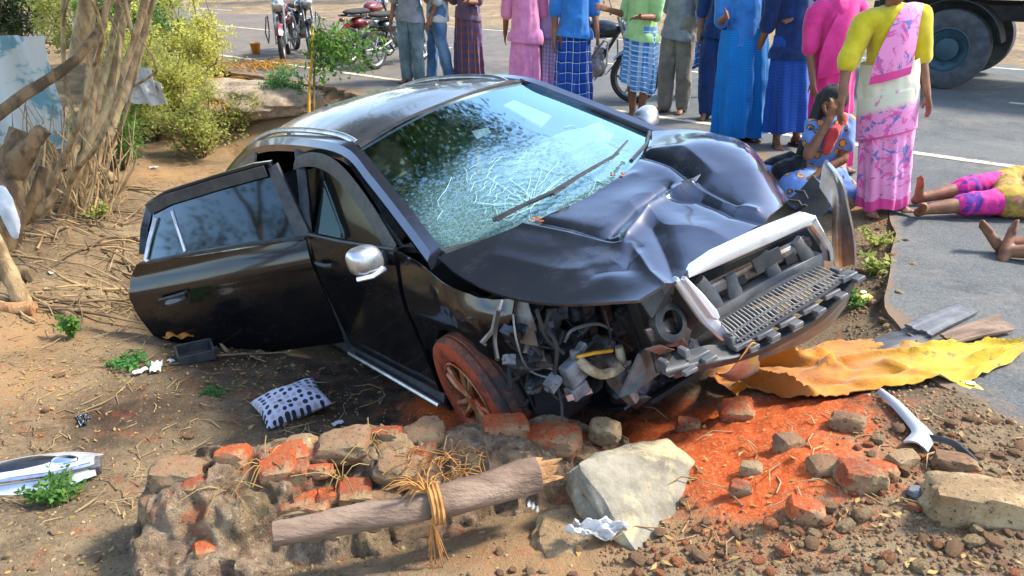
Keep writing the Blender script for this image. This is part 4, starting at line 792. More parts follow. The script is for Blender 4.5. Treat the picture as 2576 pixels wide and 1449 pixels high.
mb = MB(); c = CP(1440, 935, 'x', 1.98); mb.box(c, (.07, .10, .10), Matrix.Rotation(.2, 3, 'X'), .8); mb.box(c+V3(0, 0, -.085), (.065, .09, .06), Matrix.Rotation(.1, 3, 'X')); mb.tube([c+V3(0, .03, .04), c+V3(0, .04, .085)], .025, 8); mb.build('washer_bottle', 'grey_part', car, bevel=.01)
mb = MB(); c = CP(1445, 985, 'x', 2.0); mb.prism([c+V3(0, -.05, .01), c+V3(0, .08, -.03), c+V3(0, .085, -.055), c+V3(0, -.045, -.02)], (.006, 0, 0)); mb.build('loose_plate', 'silver', car)
mb = MB(); mb.tube(catmull([CP(1455, 905, 'x', 2.0), CP(1478, 925, 'x', 2.03), CP(1510, 942, 'x', 2.05), CP(1548, 936, 'x', 2.05), CP(1585, 950, 'x', 2.04), CP(1598, 968, 'x', 2.02)], 18), .021, 10, rough=.05); mb.build('coolant_hose', 'cream_hose', car)
mb = MB(); mb.tube([CP(1452, 898, 'x', 2.02), CP(1495, 888, 'x', 2.03), CP(1540, 882, 'x', 2.02)], .008, 6); mb.build('dipstick_tube', 'yellow_tag', car)
mb = MB(); mb.lathe([(.0, .05), (.018, .05), (.022, 0), (.018, -.03), (0, -.03)], CP(1562, 898, 'x', 2.02), n=12); mb.build('plug_cap', 'cream_hose', car)
mb = MB(); mb.tube([CP(1245, 862, 'y', -.70), CP(1240, 905, 'y', -.72), CP(1248, 950, 'y', -.72)], [.035, .045, .038], 12); mb.build('strut_tube', 'grey_part', car); mb = MB(); mb.blob(CP(1262, 955, 'y', -.74), (.05, .05, .035), 3, .2, 2, 3); mb.blob(CP(1275, 900, 'y', -.66), (.06, .06, .09), 8, .3, 2, 3); mb.build('fog_lamp', 'black_plastic', car)
WR = [[(1290, 790), (1300, 860), (1330, 930), (1395, 955)], [(1310, 925), (1345, 930), (1390, 918)], [(1395, 940), (1400, 870), (1375, 820), (1385, 780)], [(1255, 780), (1245, 850), (1252, 905)], [(1420, 860), (1440, 830), (1500, 815), (1540, 830)], [(1460, 905), (1490, 860), (1540, 850), (1590, 880)], [(1400, 965), (1412, 1010), (1415, 1060)], [(1350, 780), (1375, 850), (1420, 890)], [(1560, 960), (1600, 1000), (1570, 1030)], [(1520, 780), (1535, 840), (1530, 880)], [(1610, 780), (1600, 850), (1620, 900)]]
for i, pth in enumerate(WR): MB().tube(catmull([CP(x, y, 'x', 1.93+.08*rr.random()) for x, y in pth], 14), rr.uniform(.004, .009), 5).build('wire', 'rubber' if i % 4 else 'grey_plastic', car)
for i in range(26):
    a = CP(rr.uniform(1270, 1610), rr.uniform(765, 960), 'x', rr.uniform(1.7, 1.9)); b = a+V3(rr.uniform(-.05, .1), rr.uniform(-.12, .12), rr.uniform(-.15, .08)); MB().tube(catmull([a, (a+b)/2+V3(.03, rr.uniform(-.05, .05), -.04), b], 10), rr.uniform(.003, .010), 5).build('wire', 'rubber' if i % 3 else 'dark_void', car)
for i in range(12):
    a = CP(rr.uniform(1280, 1600), rr.uniform(780, 980), 'x', rr.uniform(1.7, 1.86)); MB().blob(a, (rr.uniform(.03, .07), rr.uniform(.03, .08), rr.uniform(.02, .06)), i, .4, 2.2, 3, None, .5).build('crushed_part', 'dark_void' if i % 2 else 'engine_metal', car, smooth=25)
# folded metal and broken ducting around the near corner
for i, (pts, x, mat) in enumerate([([(1612, 760), (1660, 715), (1700, 705), (1690, 760), (1640, 800)], 2.22, 'black_plastic'), ([(1625, 830), (1690, 800), (1740, 830), (1730, 870), (1650, 875)], 2.2, 'steel_dirty'), ([(1610, 890), (1640, 870), (1660, 940), (1600, 985), (1560, 1000)], 2.12, 'grey_plastic'), ([(1640, 880), (1690, 890), (1680, 930), (1655, 940)], 2.2, 'engine_metal'), ([(1560, 1000), (1600, 985), (1640, 1000), (1600, 1030)], 2.08, 'engine_metal'), ([(1690, 740), (1730, 760), (1760, 810), (1735, 820)], 2.26, 'black_plastic'), ([(1625, 880), (1665, 868), (1700, 880), (1660, 892)], 2.24, 'silver')]):
    P_ = [CP(a, b, 'x', x+.03*math.sin(j*2+i)) for j, (a, b) in enumerate(pts)]; c = sum(P_, Vector())/len(P_)+V3(.03, 0, .015); mb = MB(); n_ = len(P_)
    vs = P_+[c]+[p-V3(.012, 0, 0) for p in P_]+[c-V3(.012, 0, 0)]; f = [(j, (j+1) % n_, n_) for j in range(n_)]+[((j+1) % n_+n_+1, j+n_+1, 2*n_+1) for j in range(n_)]+[(j, j+n_+1, (j+1) % n_+n_+1, (j+1) % n_) for j in range(n_)]
    mb.add(vs, f); mb.build('broken_panel', mat, car, smooth=20)
mb = MB(); mb.lathe([(.075, .0), (.085, .02), (.08, .05), (.05, .06)], (0, 0, 0), n=20); R_ = Matrix.Rotation(1.2, 3, 'Y'); c = CP(1668, 815, 'x', 2.2); mb.v = [tuple(R_ @ Vector(p)+c) for p in mb.v]; mb.build('lamp_socket', 'black_plastic', car)
mb = MB(); mb.sheet(cpatch([[(1.55, -.55, .12), (1.8, -.5, .10), (2.0, -.4, .15)], [(1.55, 0, .10), (1.85, 0, .08), (2.05, 0, .16)], [(1.55, .55, .12), (1.8, .55, .10), (2.05, .5, .2)]], 8, 8), .02, (0, 0, -1)); mb.build('undertray', 'dark_void', car)
mb = MB(); mb.blob((1.85, -.35, .2), (.12, .16, .1), 5, .35, 2, 3); mb.blob((1.95, -.15, .25), (.1, .14, .1), 9, .35, 2, 3); mb.build('crushed_duct', 'engine_metal', car)
# ------------------------------------------------------------------ people
def PZ(px, zc, z=0.0):
    y = (zc-(CAM_H-z)*math.sin(TILT))/math.cos(TILT); return Vector(((px*S_-512)/F_PX*zc, y, z))
def capsule(mb, a, ra, b, rb, n=12):
    a, b = Vector(a), Vector(b); t = (b-a); L = t.length
    t = t/L if L > 1e-6 else Vector((0, 0, 1)); u = t.orthogonal().normalized(); w = t.cross(u); rings = []
    for th in (-1.5, -1.1, -.7, -.3): rings.append((a+t*math.sin(th)*ra, ra*math.cos(th)))
    for q in (0, .33, .66, 1): rings.append((a+(b-a)*q, ra+(rb-ra)*q))
    for th in (.3, .7, 1.1, 1.5): rings.append((b+t*math.sin(th)*rb, rb*math.cos(th)))
    mb.loft([[c+(u*math.cos(k*math.tau/n)+w*math.sin(k*math.tau/n))*max(r, .0008) for k in range(n)] for c, r in rings])
def ellip(mb, c, r, R=None):
    v, f = ICO[3]; w = v*np.array(r)
    if R is not None: w = w @ np.array(R).T
    mb.add(w+np.array(c), f)
def solid(name, items, mat, parent, vox=.012, it=3, wr=0, seed=0, ws=7., cut=None):
    mb = MB()
    for q in items:
        if q[0] == 'e': ellip(mb, *q[1:])
        else: capsule(mb, *q)
    o = mb.build(name, mat, None, smooth=0)
    m = o.modifiers.new('r', 'REMESH'); m.mode = 'VOXEL'; m.voxel_size = vox; m.use_smooth_shade = True
    s = o.modifiers.new('s', 'SMOOTH'); s.iterations = it; s.factor = .5
    dg = bpy.context.evaluated_depsgraph_get(); me = bpy.data.meshes.new_from_object(o.evaluated_get(dg)); old = o.data; o.modifiers.clear(); o.data = me; bpy.data.meshes.remove(old); me.name = name
    if wr:
        co = np.zeros(len(me.vertices)*3, np.float32); me.vertices.foreach_get('co', co); co = co.reshape(-1, 3); nn = np.zeros(len(me.vertices)*3, np.float32); me.vertices.foreach_get('normal', nn); nn = nn.reshape(-1, 3)
        d = fbm(co*np.array([ws, ws, ws*.45])+seed*3.7, 3, seed); d = (1-np.abs(d)*2); co += nn*(d*wr)[:, None]; me.vertices.foreach_set('co', co.ravel()); me.update()
    if cut is not None:
        bm = bmesh.new(); bm.from_mesh(me); bmesh.ops.bisect_plane(bm, geom=bm.verts[:]+bm.edges[:]+bm.faces[:], plane_co=(0, 0, cut), plane_no=(.12, .05, -1), clear_outer=True); bm.to_mesh(me); bm.free(); me.update()
    me.polygons.foreach_set('use_smooth', [True]*len(me.polygons))
    if not me.materials: me.materials.append(M[mat])
    o.parent = parent; return o
def hand(items, w, d, side, nrm, curl=.5, s=1.0):
    w, d, side, nrm = Vector(w), Vector(d).normalized(), Vector(side), Vector(nrm)
    side = (side-d*side.dot(d)).normalized(); nrm = d.cross(side); 
    p = w+d*.045*s
    for q in (-.025, -.008, .009, .026): items.append((w+side*q*.6*s, .016*s, w+d*.085*s+side*q*s, .0125*s))
    for q, L in ((-.030, .062), (-.010, .075), (.011, .07), (.031, .055)):
        a = w+d*.088*s+side*q*s; d1 = (d*math.cos(curl*.5)+nrm*math.sin(curl*.5)); d2 = (d*math.cos(curl*1.3)+nrm*math.sin(curl*1.3)); b = a+d1*L*.5*s+side*q*.12; c = b+d2*L*.5*s+side*q*.1
        items += [(a, .0095*s, b, .0088*s), (b, .0088*s, c, .0075*s)]
    a = w+d*.03*s-side*.03*s; b = a+(d*.6-side*.8).normalized()*.04*s; c = b+(d*.85-side*.3+nrm*.3).normalized()*.033*s; items += [(a, .013*s, b, .011*s), (b, .011*s, c, .0085*s)]
def foot(items, ankle, fwd, s=1.0):
    a = Vector(ankle); f = Vector(fwd).normalized(); sd_ = f.cross(Vector((0, 0, 1)))
    items += [(a+V3(0, 0, -.0), .036*s, a-f*.035*s+V3(0, 0, -.055*s), .03*s), (a+V3(0, 0, -.02*s), .036*s, a+f*.13*s+V3(0, 0, -.062*s), .024*s)]
    for q in (-.028, -.012, .003, .016, .028): items.append((a+f*.10*s+sd_*q*s+V3(0, 0, -.062*s), .014*s, a+f*(.185-abs(q+.02)*.8)*s+sd_*q*1.15*s+V3(0, 0, -.068*s), .0105*s))
def cloth(name, c, c2=None, sc=9, bump=.35, bsc=240): return simple(name, c, .92, 0, c2, sc, bump, bsc, .0015, sheen=.25, spec=.2)
k = NT('skin'); v = k.co('Object'); k.set(col=k.mix(k.sstep(k.noise(v, 14, 4), .35, .7), hexc('7a5138'), hexc('946446')), rough=.55, spec=.35, sss=.05); k.bump(k.noise(v, 160, 3), .12, .001)
simple('hair', (.010, .008, .007), .7, 0, (.02, .016, .013), 30, .6, 160, .004, scale=(1, 1, .2)); simple('sandal', (.03, .022, .018), .7, 0, (.06, .045, .035), 10); simple('bangle', hexc('c9a13d'), .25, .9)
def plaid(name, base, stripes, wash=.2):      # stripes: (axis, frequency, width, colour)
    k = NT(name); tc = k.n('ShaderNodeTexCoord'); sp = k.n('ShaderNodeSeparateXYZ'); k.l(tc.outputs['UV'], sp.inputs[0]); c = k.mix(k.sstep(k.noise(k.co('Object'), 5), .35, .7), hexc(base), tuple(x*.75 for x in hexc(base)))
    for ax, fq, wd, col in stripes:
        f = k.math('FRACT', k.math('MULTIPLY', sp.outputs[ax], fq)); m = k.math('LESS_THAN', f, wd); c = k.mix(k.math('MULTIPLY', m, .75), c, hexc(col))
    k.set(col=c, rough=.92, spec=.2, sheen=.2); k.bump(k.noise(k.co('Object'), 260, 3), .3, .0015)
plaid('plaid_blue', '1f4a9e', [(0, 14, .35, '16326e'), (1, 9, .3, '16326e'), (0, 14, .07, 'b9d2ee'), (1, 9, .06, 'b9d2ee')]); plaid('plaid_lilac', 'b9a3c4', [(0, 26, .3, 'd9cbe2'), (1, 22, .2, '8f78a6')]); plaid('plaid_maroon', '4b4a6e', [(0, 12, .4, '6e3a3f'), (1, 8, .35, '7a4542'), (0, 12, .05, 'b08a6a')]); plaid('plaid_sky', '2a78c4', [(0, 9, .4, '9cc9ea'), (1, 8, .35, '1a4f9a'), (1, 8, .12, 'd5e8f4')]); plaid('lungi_azure', '1478c0', [(0, 40, .25, '1a6ab0'), (1, 46, .25, '1f86cc')]); plaid('lungi_navy', '1d4a96', [(0, 30, .3, '173d80'), (1, 30, .2, '2355a5')]); plaid('camo_blue', '5a93c4', [(1, 7, .3, '2a5f9a'), (0, 9, .35, 'a9c4da'), (1, 13, .2, 'dfe8ee')])
cloth('pink_cloth', 'e08fb4', 'd07aa2'); cloth('green_shirt', 'a9cf8a', '93bd76'); cloth('khaki', '8a8070', '736a5c'); cloth('navy_cloth', '1a3566', '142a52'); cloth('jeans', '3f5f86', '6d8aa8', 4); cloth('jeans_grey', '56676e', '7c8d92', 4); cloth('hot_pink', 'e03f86', 'c93276'); cloth('blue_shirt', '2d6fb4', '3c80c4'); cloth('white_shirt', 'c9c9c4', 'b4b4ae'); cloth('grey_shirt', '8b8b90', '77777c'); cloth('lilac_shirt', 'a898bb', '9384a8'); cloth('maroon_shirt', '5a4a5e', '6d4f55'); cloth('coral', 'd8524e', 'c2443f'); cloth('yellow_blouse', 'd8c22e', 'c4ad22'); cloth('black_cloth', '16161c', '22222a')
k = NT('sari_print'); tc = k.n('ShaderNodeTexCoord'); sp = k.n('ShaderNodeSeparateXYZ'); k.l(tc.outputs['UV'], sp.inputs[0]); v = k.co('Object'); n = k.noise(v, 13, 5, .6, 1.2); n2 = k.noise(v, 11, 5, .6, 1.5)
zf = k.sstep(k.math('ADD', sp.outputs[1], k.math('MULTIPLY', k.math('SUBTRACT', k.noise(v, 3), .5), .25)), .60, .78)
pk = k.mix(k.sstep(n, .53, .60), hexc('f093bd'), hexc('dc5a98')); pk = k.mix(k.sstep(n2, .56, .63), pk, hexc('6a6fa8')); c = k.mix(zf, pk, k.mix(k.sstep(n, .6, .68), hexc('d9d2b6'), hexc('d884a6')))
bd = k.math('LESS_THAN', sp.outputs[1], .075); c = k.mix(bd, c, hexc('e0468c')); k.set(col=c, rough=.85, sheen=.3, spec=.25)
k = NT('floral_blue'); v = k.co('Object'); x = k.n('ShaderNodeTexVoronoi'); x.inputs['Scale'].default_value = 11; k.l(v, x.inputs[0]); d = x.outputs['Distance']; c = k.mix(k.sstep(k.noise(v, 4), .4, .65), hexc('7d9bcb'), hexc('5f80b8')); c = k.mix(k.sstep(k.math('ADD', d, k.math('MULTIPLY', k.noise(v, 24), .25)), .48, .42), c, hexc('1d2230')); c = k.mix(k.sstep(k.math('ADD', d, k.math('MULTIPLY', k.noise(v, 30), .2)), .40, .34), c, hexc('ea9a45')); k.set(col=c, rough=.9, sheen=.2)
k = NT('print_yellow'); v = k.co('Object'); c = k.mix(k.sstep(k.noise(v, 9, 5, .7), .4, .62), hexc('c09a3c'), hexc('7f6a30')); c = k.mix(k.sstep(k.noise(v, 15, 4, .6, 1), .58, .64), c, hexc('b03a78')); k.set(col=c, rough=.9)
k = NT('print_magenta'); v = k.co('Object'); c = k.mix(k.sstep(k.noise(v, 12, 5, .6, 1), .5, .58), hexc('d02a7c'), hexc('5a2a86')); k.set(col=c, rough=.85)

def skirt(name, mat, par, z0, z1, w0, w1, seed, folds=9, amp=.022, dep=.72, lean=(0, 0), split=False, hemtilt=0, n=72, m=26, gather=0):
    rr = np.random.default_rng(seed); ph = rr.random(4)*6.28; rings = []
    for i in range(m):
        t = i/(m-1); z = z0+(z1-z0)*t; w = np.interp(t, [0, .55, .82, 1], [w1, (w0+w1)/2*1.02, w0*1.09, w0]); ring = []
        for k_ in range(n):
            a = k_*math.tau/n; f = 1-t*.8; fr = math.cos(a-math.pi*1.5)
            g = .006*math.sin(3*a+7*t*2+ph[3])*math.sin(t*17+2*a+ph[0])+amp*f*(math.sin(folds*a+ph[0]+1.2*math.sin(t*3+ph[1]))+.5*math.sin((folds*2+1)*a+ph[2]+t*2))
            r = 1+g/w+(.0 if not split else -.05*f*math.exp(-((a-math.pi*1.5)/.16)**2))
            x = math.cos(a)*w*r; y = math.sin(a)*w*dep*r
            ring.append((x+lean[0]*(1-t), y+lean[1]*(1-t), z+(hemtilt*math.cos(a)*f)+(.012*math.sin(5*a+ph[3]))*(1-t)))
        rings.append(ring)
    mb = MB(); mb.loft(rings, cap=(False, False), flip=False); inner = [[(p[0]*.985, p[1]*.985, p[2]) for p in r] for r in rings]; mb.loft(inner, cap=(False, False), flip=True)
    b = len(rings)*n; f = [(k_, b+k_, b+(k_+1) % n, (k_+1) % n) for k_ in range(n)]; mb.f += f; mb.m += [0]*n
    return mb.build(name, mat, par, smooth=60)
def person(px, zc, face, h, label, lower, upper, lmat, umat, seed=0, arms=None, stance=.09, stride=0, vox=.012, z=0.0, hem=.06, group=None, hair='short', custom=None, sandals=True, elbow=None, wst=.18, lean=0):
    p = PZ(px, zc, z); t = thing('person', label, 'person', (p.x, p.y, z), face, group); f = h/1.7; rr = random.Random(seed); it = []
    if arms is None: arms, ebs = [(((.10, -.25), (.10, -.22)), (-.3, -.35)), (((.30, -.1), (.10, .1)), (1.9, .3)), (((.08, .1), (.08, -.05)), (.35, .2)), (((.14, .12), (.14, .12)), (1.5, 1.7))][seed % 4]; elbow = elbow or ebs
    def P(x, y, zz): return V3(x*f, y*f, zz*f)
    legs = []
    for s in (-1, 1):
        hip = P(s*.085, 0, .90); kn = P(s*.095, .02+stride*s*.5, .49); an = P(s*stance, -.01+stride*s, .085); it += [(hip, .082*f, kn, .056*f), (kn, .055*f, P(s*.096, -.012+stride*s*.6, .36), .054*f), (P(s*.096, -.012+stride*s*.6, .36), .054*f, an, .034*f)]; foot(it, an, P(s*.25, 1, 0), f); legs.append((hip, kn, an))
    it += [(P(-.06, 0, .93), .105*f, P(.06, 0, .93), .105*f), (P(0, 0, .95), .125*f, P(0, .0, 1.15), .115*f), (P(0, 0, 1.15), .115*f, P(0, -.01, 1.32), .125*f), (P(-.13, -.01, 1.37), .07*f, P(.13, -.01, 1.37), .07*f), (P(0, -.01, 1.38), .055*f, P(0, .01, 1.50), .05*f), ('e', P(0, .025, 1.60), (.074*f, .094*f, .115*f)), (P(0, .10, 1.60), .014*f, P(0, .122, 1.575), .017*f), (P(0, .06, 1.52), .04*f, P(0, .075, 1.51), .035*f)]
    for s in (-1, 1): it.append((P(s*.076, .01, 1.61), .016*f, P(s*.08, 0, 1.585), .012*f))
    aj = []
    for s, (ab, fw), eb in zip((-1, 1), arms, elbow):
        sh = P(s*.185, -.01, 1.37); d1 = V3(s*math.sin(ab), math.sin(fw)*math.cos(ab), -math.cos(fw)*math.cos(ab)).normalized(); el = sh+d1*.29*f; fw2 = fw+eb; d2 = V3(s*math.sin(ab)*.5, math.sin(fw2), -math.cos(fw2)).normalized(); wr = el+d2*.25*f
        it += [(sh, .055*f, el, .04*f), (el, .04*f, wr, .027*f)]; hand(it, wr, d2, V3(0, 1, 0) if s < 0 else V3(0, 1, 0), V3(1, 0, 0), .4 if s < 0 else -.4, f); aj.append((sh, el, wr))
    solid('body', it, 'skin', t, vox, 2)
    if hair == 'short': solid('hair', [('e', P(0, .005, 1.635), (.082*f, .096*f, .098*f))], 'hair', t, .014, 2, .006, seed, 20)
    else: solid('hair', [('e', P(0, -.005, 1.63), (.084*f, .10*f, .10*f)), (P(0, -.08, 1.6), .05*f, P(0, -.12, 1.3), .035*f)], 'hair', t, .014, 2, .006, seed, 20)
    # top
    ui = [(P(0, 0, 1.0), .145*f, P(0, 0, 1.18), .135*f), (P(0, 0, 1.18), .135*f, P(0, -.01, 1.33), .142*f), (P(-.13, -.01, 1.38), .078*f, P(.13, -.01, 1.38), .078*f)]
    if upper in ('shirt', 'long'): ui += [(P(-.05, 0, .84), .15*f, P(.05, 0, .84), .15*f), (P(0, 0, .84), .155*f, P(0, 0, 1.05), .145*f)]
    for sh, el, wr in aj: ui.append((sh, .068*f, sh+(el-sh)*(.95 if upper != 'long' else 1.0), .06*f)); 
    if upper == 'long':
        for sh, el, wr in aj: ui.append((el, .06*f, el+(wr-el)*.85, .045*f))
    solid('shirt' if upper != 'blouse' else 'blouse', ui, umat, t, .012, 3, .016, seed+3, 8, cut=(.80+.02*(seed % 4))*f if upper != 'blouse' else 1.0*f)
    if lower == 'trousers':
        li = [(P(-.06, 0, .95), .125*f, P(.06, 0, .95), .125*f)]
        for hip, kn, an in legs: li += [(hip, .105*f, kn, .08*f), (kn, .08*f, an+V3(0, 0, .0), .068*f)]
        solid('trousers', li, lmat, t, .012, 3, .02, seed+5, 9)
    elif lower == 'lungi': skirt('lungi', lmat, t, hem*f, 1.02*f, wst*f, (wst+.045)*f, seed, 6+seed % 4, .028, split=True, lean=(0, 0))
    elif lower == 'half_lungi': skirt('lungi', lmat, t, .38*f, 1.0*f, .18*f, .20*f, seed, 9, .03, split=True, hemtilt=.06)
    if sandals:
        for hip, kn, an in legs:
            mb = MB(); fw_ = V3(.25 if an.x > 0 else -.25, 1, 0).normalized(); sd_ = fw_.cross(V3(0, 0, 1)); c = V3(an.x, an.y, .0)
            mb.prism([c+fw_*a*f+sd_*b*f for a, b in [(-.075, -.03), (-.085, 0), (-.075, .03), (.06, .045), (.17, .042), (.20, .01), (.19, -.03), (.06, -.04)]], (0, 0, .018)); mb.tube([c+fw_*.10*f+sd_*-.04+V3(0, 0, .015), c+fw_*.11*f+V3(0, 0, .055), c+fw_*.10*f+sd_*.04+V3(0, 0, .015)], .008, 5); mb.build('sandal', 'sandal', t)
    if lean: t.rotation_mode = 'QUATERNION'; t.rotation_quaternion = (Matrix.Rotation(-lean, 3, 'Y') @ Matrix.Rotation(face, 3, 'Z')).to_quaternion()
    if custom: custom(t, f, P, aj)
    return t
PI = math.pi
person(1040, 10.35, PI*.9, 1.68, 'person in faded grey jeans standing by the parked motorbikes', 'trousers', 'shirt', 'jeans_grey', 'grey_shirt', 1, vox=.014)
person(1108, 10.5, PI*.55, 1.66, 'person in blue jeans and pale shirt standing behind the car roof', 'trousers', 'shirt', 'jeans', 'white_shirt', 2, vox=.014, stride=.12)
person(1180, 10.4, PI*.8, 1.66, 'person in a dark maroon checked lungi behind the car roof', 'lungi', 'shirt', 'plaid_maroon', 'maroon_shirt', 3, vox=.014)
person(1320, 8.25, PI*1.0, 1.62, 'person in a plain pink lungi behind the windscreen', 'lungi', 'shirt', 'pink_cloth', 'pink_cloth', 4, vox=.014, wst=.15)
person(1381, 8.4, PI*.95, 1.66, 'person in a striped lilac lungi between pink and blue lungis', 'lungi', 'shirt', 'plaid_lilac', 'lilac_shirt', 5, vox=.014, wst=.13)
person(1438, 8.1, PI*1.05, 1.68, 'person in a dark blue lungi with white check lines', 'lungi', 'shirt', 'plaid_blue', 'blue_shirt', 6, vox=.014, wst=.155)
person(1598, 7.9, PI*.7, 1.66, 'person in a light green shirt with a folded blue lungi', 'half_lungi', 'shirt', 'camo_blue', 'green_shirt', 7, stance=.06)
person(1692, 8.35, PI*.75, 1.68, 'person in crumpled khaki trousers beside the motorbike wheel', 'trousers', 'shirt', 'khaki', 'grey_shirt', 8, stride=.05)
person(1745, 9.3, -PI*.35, 1.66, 'person in a pale blue checked lungi walking away on the road', 'half_lungi', 'shirt', 'plaid_sky', 'blue_shirt', 9, stride=.14)
person(1790, 8.0, PI*.9, 1.68, 'person in navy trousers half hidden behind the azure lungi', 'trousers', 'shirt', 'navy_cloth', 'navy_cloth', 10, stance=.07)
person(1857, 7.1, PI*1.0, 1.70, 'person in a long bright azure lungi standing on the edge line', 'lungi', 'shirt', 'lungi_azure', 'blue_shirt', 11, hem=.05, wst=.205, lean=.07)
person(1978, 6.85, PI*1.05, 1.66, 'person in a navy lungi standing behind the crouching woman', 'lungi', 'shirt', 'lungi_navy', 'navy_cloth', 12, hem=.16, wst=.17, stance=.10, lean=.09)
def pink_sari(t, f, P, aj):
    skirt('sari', 'hot_pink', t, .03*f, 1.06*f, .165*f, .19*f, 21, 11, .02); mb = MB()
    Pp = cpatch([[P(.20, .10, .85), P(.10, .17, .88), P(-.02, .17, .92)], [P(.19, .14, 1.1), P(.06, .18, 1.12), P(-.08, .15, 1.12)], [P(.08, .13, 1.32), P(-.04, .15, 1.34), P(-.13, .11, 1.34)], [P(-.06, .03, 1.46), P(-.12, .03, 1.46), P(-.19, .02, 1.44)], [P(-.08, -.15, 1.3), P(-.14, -.15, 1.3), P(-.2, -.12, 1.3)], [P(-.08, -.17, .8), P(-.14, -.17, .8), P(-.2, -.14, .8)]], 30, 14); mb.sheet(Pp, .006); mb.build('sari_end', 'hot_pink', t, smooth=60)
person(2082, 6.05, PI*1.05, 1.55, 'person in a plain hot pink sari with one hand at the waist', 'none', 'blouse', 'hot_pink', 'hot_pink', 13, arms=((.25, .35), (.15, .1)), elbow=(1.2, .3), hair='long', custom=pink_sari, vox=.009, lean=.12)
# woman in the pink and cream sari, her arm reaching to the crouching woman's head
def flower_sari(t, f, P, aj):
    skirt('sari', 'sari_print', t, .05*f, 1.10*f, .19*f, .178*f, 33, 8, .012, dep=.8, m=40, n=96)
    mb = MB(); path = [[(.20*math.cos(a)*f*1.02, .165*math.sin(a)*f*1.04, z_*f+.10*f*math.sin(a*.5+.4)) for a in np.linspace(-.3, PI+.6, 26)] for z_ in (.52, .56, .64, .74, .82)]
    mb.sheet(np.array(path), .006, (0, 1, 0)); mb.build('sari_wrap', 'sari_print', t, smooth=60)
    Pp = cpatch([[P(.19, .12, .98), P(.08, .17, 1.0), P(-.06, .17, 1.02)], [P(.17, .15, 1.14), P(.05, .18, 1.16), P(-.09, .15, 1.16)], [P(.07, .14, 1.34), P(-.04, .15, 1.36), P(-.13, .11, 1.36)], [P(-.06, .04, 1.46), P(-.12, .03, 1.46), P(-.19, .02, 1.44)], [P(-.08, -.15, 1.3), P(-.14, -.15, 1.3), P(-.2, -.12, 1.3)], [P(-.08, -.18, .9), P(-.14, -.18, .9), P(-.2, -.15, .9)]], 30, 14); mb = MB(); mb.sheet(Pp, .006); mb.build('sari_end', 'sari_print', t, smooth=60)
person(2218, 5.12, PI*1.0, 1.56, 'woman in a pink and cream flowered sari reaching down to the seated woman', 'none', 'blouse', 'sari_print', 'yellow_blouse', 14, arms=((.10, .05), (.50, .30)), elbow=(.3, .05), hair='long', custom=flower_sari, vox=.009, sandals=False, lean=.15)
# seated woman, hand to her face
ob = G(2032, 498, 0); t = thing('person', 'woman in a blue flowered dress sitting on the road with a hand to her face', 'person', ob)
it = [(V3(.10, .08, .13), .12, V3(.08, .05, .33), .11), (V3(.08, .05, .33), .11, V3(.07, .02, .50), .115), (V3(-.05, -.05, .54), .055, V3(.18, .03, .54), .055), (V3(.06, .0, .56), .045, V3(.05, -.02, .64), .042), ('e', V3(.03, -.07, .69), (.075, .088, .105), Matrix.Rotation(.75, 3, 'X')), (V3(.005, -.15, .65), .012, V3(.0, -.16, .63), .013),
      (V3(-.06, -.05, .53), .045, V3(-.13, -.20, .36), .036), (V3(-.13, -.20, .36), .036, V3(-.02, -.18, .60), .024), (V3(.19, .02, .53), .045, V3(.14, -.14, .32), .036), (V3(.14, -.14, .32), .036, V3(-.06, -.22, .23), .024),
      (V3(.05, .05, .13), .10, V3(-.32, -.05, .20), .065), (V3(-.32, -.05, .20), .06, V3(-.08, -.16, .07), .04), (V3(.12, .0, .13), .10, V3(-.18, -.22, .18), .065), (V3(-.18, -.22, .18), .06, V3(.12, -.2, .06), .04)]
hand(it, V3(-.02, -.18, .60), V3(.25, .1, 1), V3(1, .3, 0), V3(0, 1, 0), .5, .95); hand(it, V3(-.06, -.22, .23), V3(-1, -.15, -.25), V3(0, 1, 0), V3(0, 0, -1), .5, .95); foot(it, V3(.12, -.2, .09), V3(1, -.3, 0), .9)
solid('body', it, 'skin', t, .008, 2)
solid('hair', [('e', V3(.04, -.055, .725), (.088, .105, .09)), (V3(.08, .06, .70), .05, V3(.10, .09, .50), .04), (V3(-.02, -.02, .72), .04, V3(-.08, -.06, .52), .035), (V3(-.08, -.06, .52), .035, V3(-.15, -.10, .33), .03)], 'hair', t, .010, 2, .008, 4, 22)
solid('dress', [(V3(.10, .08, .12), .17, V3(.08, .05, .33), .13), (V3(.08, .05, .33), .13, V3(.07, .02, .50), .128), (V3(-.04, -.045, .53), .062, V3(.17, .03, .53), .065), (V3(.19, .02, .53), .062, V3(.16, -.08, .41), .058), (V3(-.06, -.05, .53), .06, V3(-.09, -.12, .45), .054), (V3(.05, .05, .12), .14, V3(-.32, -.05, .17), .10), (V3(.12, .0, .12), .14, V3(-.20, -.20, .15), .10), (V3(-.32, -.05, .16), .09, V3(-.10, -.18, .05), .08), (V3(-.2, -.22, .14), .09, V3(.10, -.18, .06), .085), (V3(.15, .0, .08), .13, V3(.22, -.08, .05), .11)], 'floral_blue', t, .011, 3, .016, 6, 9)
solid('scarf', [(V3(.12, -.05, .58), .035, V3(.05, -.11, .50), .04), (V3(.05, -.11, .50), .04, V3(.02, -.12, .38), .03), (V3(.1, .05, .6), .04, V3(.16, .06, .56), .04)], 'coral', t, .010, 3, .01, 8, 16)
solid('shawl', [(V3(-.16, -.12, .28), .06, V3(-.28, -.14, .24), .055), (V3(-.2, -.05, .3), .05, V3(-.40, -.02, .20), .05), (V3(-.40, -.02, .2), .05, V3(-.46, -.08, .12), .045)], 'black_cloth', t, .011, 3, .012, 9, 14)
